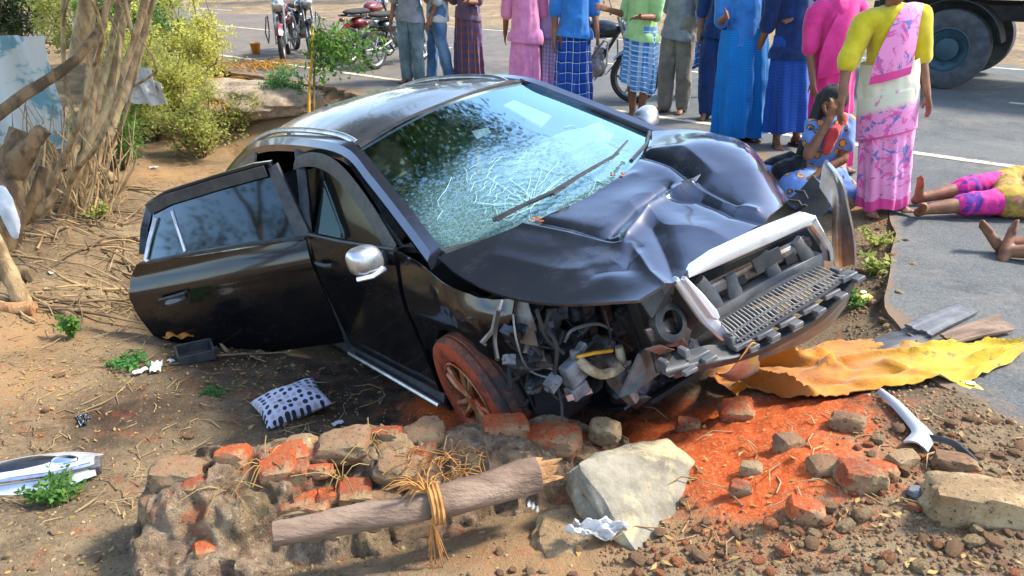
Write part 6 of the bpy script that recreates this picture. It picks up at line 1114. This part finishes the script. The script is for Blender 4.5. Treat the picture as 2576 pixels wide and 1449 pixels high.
# split log with coir rope
simple('log_bark', '937a64', .9, 0, '6b5342', 9, 1.0, 30, .02, scale=(.3, 1, 1)); simple('log_wood', 'b98a5c', .9, 0, '8d6238', 14, .8, 60, .01); simple('coir', 'b98447', .95, 0, '8f6230', 20, .5, 120, .006)
l0, l1, l2 = G(690, 1345, -.14), G(1075, 1272, -.10), G(1352, 1190, -.09); lg_ = thing('split_log', 'grey brown split log with a splintered end lying across the wall', 'log', l1); pts = catmull([l0-l1, (l0-l1)*.5, V3(0, 0, 0), (l2-l1)*.6, l2-l1], 40)
mb = MB(); rads = np.interp(np.linspace(0, 1, 40), [0, .45, .6, 1], [.045, .05, .062, .066]); n_ = 20; rings = []
ax = (l2-l0).normalized(); sd_ = ax.cross(V3(0, 0, 1)).normalized(); up_ = sd_.cross(ax)
for i, p in enumerate(pts):
    ring = []
    for k_ in range(n_): a = k_*math.tau/n_; r = rads[i]*(1+.05*math.sin(3*a+i*.1)+.05*math.sin(5*a-i*.23)+.06*math.sin(i*.5)*math.sin(a*2+1)+.04*rr.uniform(-1, 1))*(1-.22*math.exp(-((a-5.2)/.18)**2)); ring.append(Vector(p)+sd_*math.cos(a)*r+up_*math.sin(a)*r*.9)
    rings.append(ring)
mb.loft(rings); mb.build('trunk', 'log_bark', lg_, smooth=50)
for i in range(14): a = i*math.tau/14; s0 = pts[-1]+np.array(sd_)*math.cos(a)*.045+np.array(up_)*math.sin(a)*.04; L = rr.uniform(.02, .09); MB().tube([s0-np.array(ax)*.03, s0+np.array(ax)*L*.5, s0+np.array(ax)*L+np.array([rr.uniform(-.01, .01)]*3)], [.017, .013, .003], 5).build('splinter', 'log_wood', lg_)
rp_ = thing('coir_rope', 'frayed orange coir rope tied round the split log', 'rope', G(1095, 1258, -.06)); ro = G(1095, 1258, -.06); cc = Vector(pts[20])*0+l1+V3(.01, 0, 0); mb = MB()
for w in range(3):
    c_ = l1+ax*(.012+.014*w); mb.tube([c_-ro+sd_*math.cos(a)*.067+up_*math.sin(a)*.063 for a in np.linspace(0, 6.28, 21)[:-1]], .009, 6, closed=True, rough=.25, seed=w)
mb.build('loop', 'coir', rp_); mb = MB()
for i in range(26): a0 = l1-ro+up_*.055-sd_*-.0; d_ = V3(rr.uniform(-.16, .06), rr.uniform(-.05, .10), rr.uniform(-.02, .07)); mb.tube(catmull([a0, a0+d_*.5+V3(0, 0, .03), a0+d_], 7), [.004, .004, .0035, .003, .003, .002, .0015], 4, cap=False)
for i in range(14): a0 = l1-ro-sd_*-.06*0+V3(.02, -.06, .0); d_ = V3(rr.uniform(-.03, .05), rr.uniform(-.05, .0), rr.uniform(-.2, -.1)); mb.tube(catmull([a0, a0+d_*.5, a0+d_], 7), .003, 4, cap=False)
mb.build('frayed_fibre', 'coir', rp_, kind='stuff')
mb = MB(); q_ = scatter(80, 990, 1230, 1125, 1235, 21)
for p in q_: p = np.array(G(*((car_px_w := None) or (0, 0)), 0)) if False else p; a = rr.uniform(0, 6.28); L = rr.uniform(.05, .14); z_ = -.17+rr.uniform(0, .05); b_ = G(rr.uniform(1000, 1225), rr.uniform(1130, 1225), z_); mb.tube([b_, b_+V3(math.cos(a)*L*.5, math.sin(a)*L*.5, .02), b_+V3(math.cos(a)*L, math.sin(a)*L, -.01)], .002, 4, cap=False)
o = mb.build('straw', 'coir', None, kind='stuff'); tag(o, 'tangle of orange coconut fibre on the wall behind the log', 'straw')
for px, py, z_, nn in [(670, 1170, -.16, 12), (930, 1120, -.13, 9), (860, 1205, -.17, 9), (570, 1230, -.2, 8)]:
    mb = MB(); 
    for i in range(nn): b_ = G(px, py, z_); a = rr.uniform(0, 6.28); L = rr.uniform(.07, .2); mb.tube(catmull([V3(0, 0, -.01), V3(math.cos(a)*L*.4, math.sin(a)*L*.4, .04), V3(math.cos(a)*L, math.sin(a)*L, rr.uniform(-.03, .05))], 6), .002, 4, cap=False)
    o = mb.build('dry_grass', 'grass_dry', None, kind='stuff'); o.location = G(px, py, z_); tag(o, 'wisps of dry grass lodged in the ruined wall', 'dry grass')
mb = MB(); mb.lathe([(0, 0), (.03, 0), (.034, .01), (.038, .07), (.036, .07), (.032, .012), (0, .01)], n=24); o = mb.build('steel_tumbler', 'chrome'); o.location = on_ground(1412, 1210, -.2)+V3(0, 0, .02); o.rotation_euler = (.5, .9, 0); tag(o, 'small shiny steel tumbler lying beside the log end', 'tumbler')
simple('white_sheet', (.62, .60, .56), .7, 0, (.30, .25, .19), 12, .4, 50, .006, contrast=(.45, .7)); P = []
pa = on_ground(1500, 1362, -.2)
P = np.array([[(x*.10+.012*math.sin(y*7+x*5), y*(.02+.012*math.sin(x*6)), .02*math.sin(x*3+y*2)+.014*abs(math.sin(x*7-y*3))+.01*math.sin(x*13+y*5)) for x in np.linspace(-1, 1, 40)] for y in np.linspace(-1, 1, 14)]); o = MB().sheet(P, .004, (0, 0, 1)).build('white_sheet', 'white_sheet'); o.location = pa+V3(0, 0, .05); tag(o, 'crumpled white plastic sheet under the pale slab', 'plastic sheet')
# ------------------------------------------------------------------ yellow cloth
k = NT('yellow_cloth'); v = k.co('Object'); n = k.noise(v, 4, 5, .7); tcn = k.n('ShaderNodeTexCoord'); spx = k.n('ShaderNodeSeparateXYZ'); k.l(tcn.outputs['UV'], spx.inputs[0])
c = k.mix(k.sstep(k.math('ADD', spx.outputs[0], k.math('MULTIPLY', k.math('SUBTRACT', n, .5), .4)), .45, .85), hexc('c67a14'), hexc('c2a01c')); c = k.mix(k.math('MULTIPLY', k.sstep(k.noise(v, 8, 6, .75), .57, .68), .85), c, hexc('5d4526')); k.set(col=c, rough=.9, sheen=.2); k.bump(k.math('ADD', k.noise(v, 22, 4, .6, 1.5), k.math('MULTIPLY', k.noise(v, 300, 3), .15)), .4, .01)
ups = [(1770, 955), (1830, 930), (1930, 925), (2010, 905), (2095, 872), (2180, 868), (2300, 876), (2400, 884), (2480, 872), (2560, 878)]; dns = [(1850, 998), (1880, 985), (1960, 1000), (2040, 1012), (2110, 1005), (2200, 988), (2310, 975), (2400, 968), (2470, 958), (2572, 905)]
rq = random.Random(77); CL = []
for i in range(34): u0, v0_ = rq.random(), rq.random(); a_ = rq.gauss(.1, .5); L = rq.uniform(.12, .35); CL.append((u0, v0_, u0+math.cos(a_)*L, v0_+math.sin(a_)*L*2.2, rq.choice([.075, .05, .035, -.04]), rq.uniform(.025, .07)))
U = catmull([tuple(on_ground(x, y, -.08)) for x, y in ups], 80); Dn = catmull([tuple(on_ground(x, y, -.08)) for x, y in dns], 80); P = []
for j in range(34):
    t_ = j/33; row = U*(1-t_)+Dn*t_; X = np.linspace(0, 1, 80); q = np.c_[row[:, 0], row[:, 1], row[:, 2]*0]
    f_ = np.zeros(80)
    for (u0, v0_, u1, v1, am, wd_) in CL:
        tq = np.clip(((X-u0)*(u1-u0)*9+(t_-v0_)*(v1-v0_))/((u1-u0)**2*9+(v1-v0_)**2), 0, 1); dq = np.sqrt(((X-u0-tq*(u1-u0))*3)**2+(t_-v0_-tq*(v1-v0_))**2+1e-4); f_ = f_+am*np.exp(-dq/wd_)
    f_ = f_+fbm(q*14, 3, 83)*.006; hgt = np.interp(X, [0, .1, .25, .4, .6, 1], [.07, .07, .09, .08, .04, .02])*math.sin(math.pi*min(1, .15+t_*.85))**.6
    gzv = ground_h(row[:, 0], row[:, 1]); row = row.copy(); row[:, 2] = gzv+.014+np.clip(f_+.01, 0, .14)*(.5+.5*hgt/.09)+hgt*.4*(1-t_*.6)
    if j in (0, 33): row[:, 1] += fbm(np.c_[X*60, X*0+j, X*0], 2, 5)*.018
    P.append(row)
o = MB().sheet(np.array(P), .004, (0, 0, 1)).build('yellow_cloth', 'yellow_cloth', smooth=60); tag(o, 'torn orange-yellow cloth spread out along the road edge', 'cloth')
ct = [carp for carp in [CAR_M @ FP(1862, 905, .14), CAR_M @ FP(1890, 868, .14), CAR_M @ FP(1905, 870, .13)]]; gb = [on_ground(1795, 962, -.2)+V3(0, 0, .05), on_ground(1850, 985, -.2)+V3(0, 0, .06), on_ground(1905, 960, -.15)+V3(0, 0, .06)]
md = [(a*.5+b*.5)+V3(0, -.03, -.01) for a, b in zip(ct, gb)]; P = cpatch([[tuple(p) for p in ct], [tuple(p) for p in md], [tuple(p) for p in gb]], 16, 12); q = P.reshape(-1, 3); P = P+(fbm(q*12, 3, 5)*.012).reshape(P.shape[0], P.shape[1], 1); o = MB().sheet(P, .004).build('cloth_flap', 'yellow_cloth', smooth=60); tag(o, 'ragged orange cloth flap caught on the bumper', 'cloth')
# ------------------------------------------------------------------ car debris and litter
def ribbon(name, pts, ws, mat, lab, cat, z=0, th=.008, curl=.02, rise=.02):
    P_ = [on_ground(x, y, z)+V3(0, 0, rise) for x, y in pts]; c_ = P_[0]; pl = catmull([tuple(p-c_) for p in P_], 26); wl_ = np.interp(np.linspace(0, 1, 26), np.linspace(0, 1, len(ws)), ws); rows = []
    for i in range(26):
        t_ = Vector(pl[min(i+1, 25)]-pl[max(i-1, 0)]).normalized(); s_ = t_.cross(V3(0, 0, 1)).normalized(); rows.append([Vector(pl[i])+s_*w*wl_[i]/2+V3(0, 0, curl*(1-w*w)) for w in np.linspace(-1, 1, 9)])
    o = MB().sheet(np.array([[tuple(p) for p in r] for r in rows]), th, (0, 0, 1)).build(name, mat, None, smooth=40); o.location = c_; return tag(o, lab, cat)
ribbon('trim_piece', [(2212, 998), (2250, 1028), (2290, 1070), (2318, 1105), (2300, 1135)], [.035, .05, .055, .075, .085], 'white_trim', 'bent silver trim piece lying on the dirt beside the yellow cloth', 'trim piece', 0)
ribbon('black_rod', [(2330, 1115), (2390, 1130), (2430, 1160), (2462, 1195)], [.012, .022, .03, .02], 'black_plastic', 'bent black plastic rod beyond the silver trim piece', 'rod', 0)
for i, (pts, lab_) in enumerate([([(2180, 872), (2280, 838), (2340, 862), (2225, 905)], 'long grey splash panel under the edge of the yellow cloth'), ([(2270, 836), (2400, 782), (2455, 800), (2340, 862)], 'grey ribbed splash panel overlapping the long one'), ([(2355, 868), (2500, 812), (2545, 850), (2400, 885)], 'short weathered board on the road beside the grey panels')]):
    P_ = [on_ground(x, y, 0)+V3(0, 0, .03+.012*i) for x, y in pts]; c_ = sum(P_, Vector())/4; P = cpatch([[tuple(P_[0]-c_), tuple(P_[1]-c_)], [tuple(P_[3]-c_), tuple(P_[2]-c_)]], 16, 20); uu = np.linspace(0, 1, 16)[:, None]; P[..., 2] += (.004*np.sign(np.sin(uu*11)))+.004*np.sin(np.linspace(0, 5, 20))[None, :]
    o = MB().sheet(P, .012, (0, 0, 1)).build('splash_panel' if i < 2 else 'board', 'grey_plastic' if i < 2 else 'log_bark', None, smooth=25); o.location = c_; tag(o, lab_, 'panel' if i < 2 else 'board')
simple('packet_yellow', 'e3c81a', .4, 0, 'd0b010', 9, coat=.3); simple('packet_print', 'f1e9c0', .5)
def packet(px, py, w, d, rz, lab, h=.012):
    p = on_ground(px, py, 0); t_ = thing('packet', lab, 'packet', p+V3(0, 0, .01), rz); P = np.array([[(x*w/2, y*d/2, h*(1-x*x)*(1-y*y)+.003*math.sin(x*6+y*4)) for x in np.linspace(-1, 1, 12)] for y in np.linspace(-1, 1, 8)]); MB().sheet(P, .003, (0, 0, 1)).build('wrapper', 'packet_yellow', t_); P2 = np.array([[(x*w*.16, y*d*.2, h*1.02+.003) for x in np.linspace(-1, 1, 4)] for y in np.linspace(-1, 1, 4)]); MB().sheet(P2, .001, (0, 0, 1)).build('print', 'packet_print', t_)
packet(2438, 976, .11, .07, -.3, 'small yellow packet lying on the road by the cloth corner'); packet(2168, 752, .12, .08, .35, 'bright yellow packet in the weeds beside the bumper', .03)
# polka-dot cushion
k = NT('polka'); tcn = k.n('ShaderNodeTexCoord'); x = k.n('ShaderNodeTexVoronoi'); x.inputs['Scale'].default_value = 9.5; x.inputs['Randomness'].default_value = .28; mp = k.n('ShaderNodeMapping'); mp.inputs['Scale'].default_value = (1, .8, 1); k.l(tcn.outputs['UV'], mp.inputs[0]); k.l(mp.outputs[0], x.inputs[0]); cc_ = k.n('ShaderNodeSeparateColor'); k.l(x.outputs['Color'], cc_.inputs[0])
dot = k.mix(k.math('GREATER_THAN', cc_.outputs[0], .66), (.02, .02, .022), hexc('b09a92')); c = k.mix(k.sstep(x.outputs['Distance'], .40, .37), hexc('b9b9c8'), dot); k.set(col=c, rough=.9, sheen=.2); k.bump(k.noise(k.co('Object'), 200, 3), .3, .001)
cp = on_ground(737, 1035, -.66); nq = 40; top_ = []; bot_ = []
for j in range(nq):
    rt, rb = [], []
    for i in range(nq):
        a, b = i/(nq-1)*2-1, j/(nq-1)*2-1; e_ = max(0, (1-a*a)*(1-b*b))**.42; pin = 1-.10*(1-abs(a)**2)*abs(b)**2-0; X = a*.18*(1-.10*(1-b*b)*0-.08*abs(a)*(1-abs(b))); Y = b*.135*(1-.08*abs(b)*(1-abs(a))); wv = .008*math.sin(a*5+b*4); rt.append((X, Y, .075*e_+wv*e_+.06)); rb.append((X, Y, -.055*e_+.06))
    top_.append(rt); bot_.append(rb)
mb = MB(); mb.grid(top_); mb.grid(bot_, flip=True); o = mb.build('cushion', 'polka', None, smooth=70); o.location = cp; o.rotation_euler = (.10, -.08, .62); tag(o, 'white cushion with black and beige polka dots on the ditch floor', 'cushion')
# broken headlamp at the left
hb = on_ground(95, 1215, -.5); t_ = thing('broken_headlamp', 'broken silver headlamp shell lying in the dirt beside a green weed', 'headlamp', hb, .18)
P = cpatch([[(-.30, -.10, .02), (-.1, -.11, .03), (.1, -.09, .02), (.26, -.03, .03)], [(-.30, -.05, .06), (-.1, -.06, .075), (.1, -.04, .07), (.25, .0, .06)], [(-.28, .04, .075), (-.1, .04, .095), (.1, .05, .09), (.24, .05, .08)], [(-.26, .12, .04), (-.1, .13, .06), (.1, .12, .07), (.26, .09, .06)]], 20, 30); MB().sheet(P, .006, (0, 0, 1)).build('housing', 'white_trim', t_, smooth=50)
MB().blob((-.06, .03, .085), (.15, .045, .022), 3, .1, 2, 3, Matrix.Rotation(.12, 3, 'Z')).build('dark_lens', 'bike_black', t_, smooth=60); MB().blob((.12, .03, .085), (.06, .03, .02), 5, .1, 2, 3).build('reflector', 'chrome', t_); MB().box((.24, .03, .04), (.05, .09, .05), Matrix.Rotation(.3, 3, 'Z')).build('mount', 'grey_part', t_, bevel=.008); MB().tube([(-.28, -.08, .07), (-.1, -.085, .09), (.1, -.065, .085), (.24, -.01, .075)], .012, 6).build('chrome_strip', 'chrome', t_)
for px, py, lab_, s_ in [(213, 1062, 'small crumpled silver foil scrap on the bare ground', .05), (395, 930, 'torn white plastic wrapper near the open door', .06), (355, 940, 'thin pale wrapper strip beside the white wrapper', .04), (432, 912, 'tiny white scrap under the open door', .025), (850, 1070, 'pale feather-like scrap near the cushion', .03), (1340, 1290, 'dried white flowers beside the split log', .04), (130, 690, 'pale paper scrap among the fallen sticks', .03), (388, 425, 'white scrap beyond the many-stemmed tree', .05)]:
    p = on_ground(px, py, -.5); P = np.array([[(a*s_, b*s_*.5, .012+.35*s_*abs(math.sin(a*2.3+b*3+px))) for a in np.linspace(-1, 1, 10)] for b in np.linspace(-1, 1, 8)]); o = MB().sheet(P, .002, (0, 0, 1)).build('litter_scrap', 'chrome' if 'foil' in lab_ else 'white_sheet', None, smooth=30); o.location = p; o.rotation_euler = (0, 0, rr.uniform(0, 3)); tag(o, lab_, 'litter')
p = on_ground(495, 905, -.62); t_ = thing('battery_tray', 'black plastic tray lying under the open rear door', 'tray', p, .5); mb = MB(); mb.box((0, 0, .02), (.20, .15, .02)); mb.build('base', 'black_plastic', t_, bevel=.004)
for c_, s_ in [((.1, 0, .05), (.012, .15, .08)), ((-.1, 0, .05), (.012, .15, .08)), ((0, .075, .05), (.2, .012, .08)), ((0, -.075, .05), (.2, .012, .06))]: MB().box(c_, s_).build('side', 'black_plastic', t_, bevel=.003)
p = on_ground(455, 866, -.62); P = np.array([[(a*.09, b*.03, .05+.03*abs(math.sin(a*3+b))) for a in np.linspace(-1, 1, 12)] for b in np.linspace(-1, 1, 6)]); o = MB().sheet(P, .003, (0, 0, 1)).build('orange_rag', 'lorry_orange', None, smooth=50); o.location = p; tag(o, 'scrap of orange rag below the open door', 'rag')
# ------------------------------------------------------------------ weeds
def weed(px, py, z, n, L, ls, lab_, mat='leaf_weed', spread=.12):
    p = on_ground(px, py, z); t_ = thing('weed', lab_, 'weed', p); mb = MB(); C = []
    for i in range(n):
        a = rr.uniform(0, 6.28); r = rr.uniform(.2, 1)*spread; e = V3(math.cos(a)*r, math.sin(a)*r, L*rr.uniform(.4, 1)); pts = catmull([V3(0, 0, -.01), e*.5+V3(0, 0, L*.15), e], 7); mb.tube(pts, [.003]*6+[.0015], 4, cap=False); C += [pts[q]+np.random.default_rng(i*9+q).normal(size=3)*.008 for q in range(2, 7) for _ in range(3)]
    mb.build('stem', 'leaf_weed', t_, kind='stuff'); V, Fc = leaves(np.array(C), ls, .5, seed=int(px)); mesh_arrays('foliage', V, Fc, mat, t_)
weed(140, 1265, -.5, 22, .10, .030, 'leafy bright green weed beside the broken headlamp', 'leaf_green', .13); weed(185, 850, -.55, 14, .20, .035, 'upright green weed on the bare bank left of the door', 'leaf_green', .06); weed(335, 920, -.6, 12, .07, .03, 'low green weed near the torn wrapper', 'leaf_weed', .12); weed(1200, 1112, -.3, 8, .08, .03, 'tiny green sprout between the brick lumps', 'leaf_green', .05); weed(2150, 775, -.05, 10, .10, .035, 'green sprig under the bumper by the yellow packet', 'leaf_green', .08); weed(2205, 620, -.05, 12, .10, .028, 'straggly weed on the broken road edge', 'leaf_olive', .16); weed(2190, 690, -.05, 10, .10, .04, 'dry olive weed on the crumbling verge', 'leaf_olive', .14); weed(530, 995, -.64, 5, .04, .025, 'sparse low seedling left of the cushion', 'leaf_weed', .1); weed(740, 1312, -.24, 6, .06, .03, 'small green sprout below the upright brick', 'leaf_green', .04); weed(290, 920, -.6, 6, .05, .025, 'tiny seedling clump on the ditch side', 'leaf_weed', .08); weed(95, 300, -.4, 8, .35, .07, 'broad-leaved sprig against the painted sheet', 'leaf_green', .15); weed(250, 555, -.55, 10, .16, .04, 'pale green sprig at the tree roots', 'leaf_olive', .12)
# ------------------------------------------------------------------ left edge: sheet, stump, posts, branch
k = NT('painted_sheet'); v = k.co('Object'); c = k.mix(k.sstep(k.noise(v, 2.1, 5, .65, .6), .5, .58), hexc('cfcfc6'), hexc('6f9aa0')); c = k.mix(k.sstep(k.noise(v, 4, 6, .7), .6, .7), c, hexc('8f8b78')); k.set(col=c, rough=.6); k.bump(k.noise(v, 10, 4), .3, .02)
sa, sb = D(-60, 355, 8.3), D(172, 345, 8.6); P = np.array([[tuple(sa*(1-u_)+sb*u_+V3(0, .05*math.sin(u_*9+w_*3)+.03*math.sin(u_*21), w_*1.12-.1*(1-w_)*(1-u_)*0)) for u_ in np.linspace(0, 1, 40)] for w_ in np.linspace(-.12, 1, 24)]); o = MB().sheet(P, .01, (0, -1, 0)).build('painted_sheet', 'painted_sheet', None, smooth=60); tag(o, 'weathered white and teal painted sheet standing behind the trees', 'sheet')
def pole(name, pts, rads, mat, lab_, cat, n=10):
    c_ = Vector(pts[0]); mb = MB(); q = catmull([tuple(Vector(p)-c_) for p in pts], 22); mb.tube(q, np.interp(np.linspace(0, 1, 22), np.linspace(0, 1, len(rads)), rads), n, rough=.10, seed=len(lab_)); o = mb.build(name, mat, None, smooth=50); o.location = c_; return tag(o, lab_, cat)
st0 = on_ground(20, 640, -.45); tz = (st0-Vector((0, 0, CAM_H))).dot(Vector((0, math.cos(TILT), -math.sin(TILT))))
stp = thing('dead_stump', 'thick forked dead stump at the edge of the bank', 'stump', st0); mb = MB(); mb.tube(catmull([(-.15, 0, -.1), tuple(D(10, 540, tz)-st0), tuple(D(25, 430, tz)-st0), tuple(D(60, 330, tz)-st0)], 20), np.linspace(.15, .09, 20), 12, rough=.16, seed=2); mb.tube(catmull([tuple(D(25, 440, tz)-st0), tuple(D(70, 370, tz-.1)-st0), tuple(D(112, 325, tz-.1)-st0)], 12), np.linspace(.10, .05, 12), 10, rough=.2, seed=3); mb.tube(catmull([tuple(D(10, 500, tz)-st0), tuple(D(-30, 420, tz)-st0), tuple(D(-60, 300, tz)-st0)], 12), np.linspace(.10, .07, 12), 10, rough=.2, seed=4); mb.build('trunk', 'bark', stp, smooth=50)
pole('branch', [D(-40, 315, 6.2), D(60, 240, 6.3), D(130, 195, 6.4), D(200, 140, 6.5), D(260, 60, 6.7)], [.05, .05, .045, .04, .035], 'bark', 'long bare branch slanting across the painted sheet', 'branch')
b0 = on_ground(65, 770, -.45); pole('post', [b0-V3(0, 0, .05), b0+V3(-.07, .02, .3), b0+V3(-.16, .05, .75)], [.055, .05, .045], 'bark_pale', 'pale debarked post leaning by the short log', 'post')
l0 = on_ground(90, 790, -.45); pole('short_log', [l0+V3(0, 0, .04), l0+V3(-.3, -.02, .045), l0+V3(-.7, -.06, .05)], [.045, .045, .045], 'log_wood', 'short peeled log lying at the foot of the leaning post', 'log')
lb0 = on_ground(70, 715, -.45); pole('short_log', [lb0+V3(0, .05, .05), lb0+V3(-.3, .1, .06), lb0+V3(-.6, .15, .05)], [.05, .055, .05], 'bark', 'dark bark-covered log behind the leaning post', 'log')
mb = MB(); mb.blob((0, 0, 0), (.06, .04, .20), 7, .25, 2, 3); o = mb.build('torn_sack', 'airbag', None, smooth=50); o.location = D(22, 535, tz-.18); tag(o, 'torn cream sack hanging on the dead stump', 'sack')
for i, (x0, y0, x1, y1, t0, r) in enumerate([(150, 480, 60, 560, 6.1, .04), (110, 420, 50, 560, 6.0, .05), (245, 420, 285, 458, 7.2, .04), (90, 330, 160, 430, 6.6, .03)]):
    pole('broken_branch', [D(x0, y0, t0), D((x0+x1)/2+8, (y0+y1)/2, t0), D(x1, y1, t0)], [r*.7, r, r], 'bark' if i % 2 else 'bark_pale', ['reddish broken limb propped between the roots and the stump', 'dark broken limb leaning on the dead stump', 'fallen pale limb at the right of the tree foot', 'thin limb crossing the lower painted sheet'][i], 'branch')
# pale cloth scraps in the shrubs, ash heap, straw, stake and sapling
for px, py, s_, lab_ in [(348, 215, .34, 'white cloth scrap hanging in the shrubs'), (385, 235, .22, 'smaller white cloth scrap below the other in the shrubs')]:
    P = np.array([[(a*s_*.6, .05*math.sin(a*4+b*2), b*s_) for a in np.linspace(-1, 1, 14)] for b in np.linspace(-.6, .6, 12)]); o = MB().sheet(P, .005, (0, -1, 0)).build('cloth_scrap', 'white_sheet', None, smooth=60); o.location = D(px, py, 8.6); tag(o, lab_, 'cloth')
k = NT('ash'); v = k.co('Object'); n = k.noise(v, 5, 7, .75); c = k.ramp(n, [(.32, hexc('7a6a58')), (.5, hexc('a8937a')), (.66, hexc('cdb899'))]); k.set(col=c, rough=.95); k.bump(k.noise(v, 30, 6, .75), 1, .03)
for px, py, z, r, lab_ in [(640, 265, -.3, (1.1, .7, .26), 'grey ash and earth heap beside the road bank'), (705, 215, -.15, (.9, .6, .16), 'lower grey ash mound nearer the red motorbike')]:
    p = on_ground(px, py, z); o = MB().blob((0, 0, 0), r, int(px), .3, 2.2, 5).build('ash_heap', 'ash', None, smooth=60); o.location = p+V3(0, 0, -.13); o.rotation_euler = (0, 0, -.6); tag(o, lab_, 'ash heap')
simple('straw_yellow', 'd9a233', .9, 0, 'b8832a', 9)
for px, py, z, n, lab_ in [(560, 278, -.3, 170, 'patch of yellow straw on the ash heap'), (640, 175, 0, 120, 'patch of yellow straw at the road edge far back'), (520, 240, -.3, 120, 'patch of yellow straw in front of the slender shrub')]:
    mb = MB(); p0 = on_ground(px, py, z)
    for i in range(n): b_ = V3(rr.gauss(0, .28), rr.gauss(0, .22), 0); b_.z = rr.uniform(0, .12)+(.10 if z < -.1 else 0); a = rr.uniform(-.8, .8)-.4; L = rr.uniform(.15, .4); mb.tube([b_, b_+V3(math.cos(a)*L*.5, math.sin(a)*L*.5, .03), b_+V3(math.cos(a)*L, math.sin(a)*L, -.02)], [.006, .005, .003], 4, cap=False)
    o = mb.build('straw', 'straw_yellow', None, kind='stuff'); o.location = p0; tag(o, lab_, 'straw')
s0 = on_ground(775, 305, -.45); zs0 = (s0-Vector((0, 0, CAM_H))).dot(Vector((0, math.cos(TILT), -math.sin(TILT))))
pole('stake', [s0-V3(0, 0, .1), D(778, 230, zs0), D(785, 150, zs0+.05), D(787, 60, zs0+.1)], [.022, .02, .018, .016], 'straw_yellow', 'thin yellow bamboo stake behind the car roof', 'stake', 8)
sp_ = thing('sapling', 'young green sapling with drooping leaves tied beside the stake', 'sapling', s0+V3(.06, .05, 0)); sl_ = s0+V3(.06, .05, 0); mb = MB(); C = []
tops = [(800, 150), (830, 140), (850, 165), (815, 190), (835, 120), (795, 120), (860, 110), (880, 140), (905, 150), (925, 160), (940, 140), (810, 90), (870, 80), (920, 110), (960, 120)]
stem = catmull([(0, 0, -.05), tuple(D(790, 220, zs0+.05)-sl_), tuple(D(795, 120, zs0+.1)-sl_), tuple(D(805, 40, zs0+.15)-sl_)], 16); mb.tube(stem, np.linspace(.018, .01, 16), 7)
for i, (x, y) in enumerate(tops):
    e = D(x, y, zs0+.1+rr.uniform(-.2, .3)); b_ = stem[rr.randint(8, 15)]; pts, rd = limb(b_, e-sl_, .008, .003, 700+i, 8, .15); mb.tube(pts, rd, 5, cap=False); q = np.repeat(pts[3:], 16, 0); C.append(q+np.random.default_rng(i).normal(size=q.shape)*np.array([.07, .07, .09]))
mb.build('trunk', 'twig', sp_, smooth=50); V, Fc = leaves(np.concatenate(C), .075, .45, seed=4, droop=.6); mesh_arrays('crown', V, Fc, 'leaf_green', sp_)

# dirt flung onto the bonnet
for px, py, lab_ in [(1562, 440, 'smear of orange brick dirt on the bonnet by the wiper'), (1352, 522, 'clot of orange dirt lodged at the windscreen foot')]:
    hp_ = np.array(car_px(HB[0, 0])); HPX = np.array([[car_px(HB[i, j]) for j in range(0, 300, 4)] for i in range(0, 260, 4)]); d_ = np.hypot(HPX[..., 0]-px, HPX[..., 1]-py); i_, j_ = np.unravel_index(d_.argmin(), d_.shape); p = CAR_M @ Vector(HB[i_*4, j_*4])
    mb = MB()
    for q in range(8): mb.blob(p+V3(rr.gauss(0, .035), rr.gauss(0, .03), .002), (.012*rr.uniform(.4, 1.2), .009, .004), q, .3, 2, 2)
    o = mb.build('dirt_clot', 'brick_orange', None, kind='stuff'); tag(o, lab_, 'dirt')
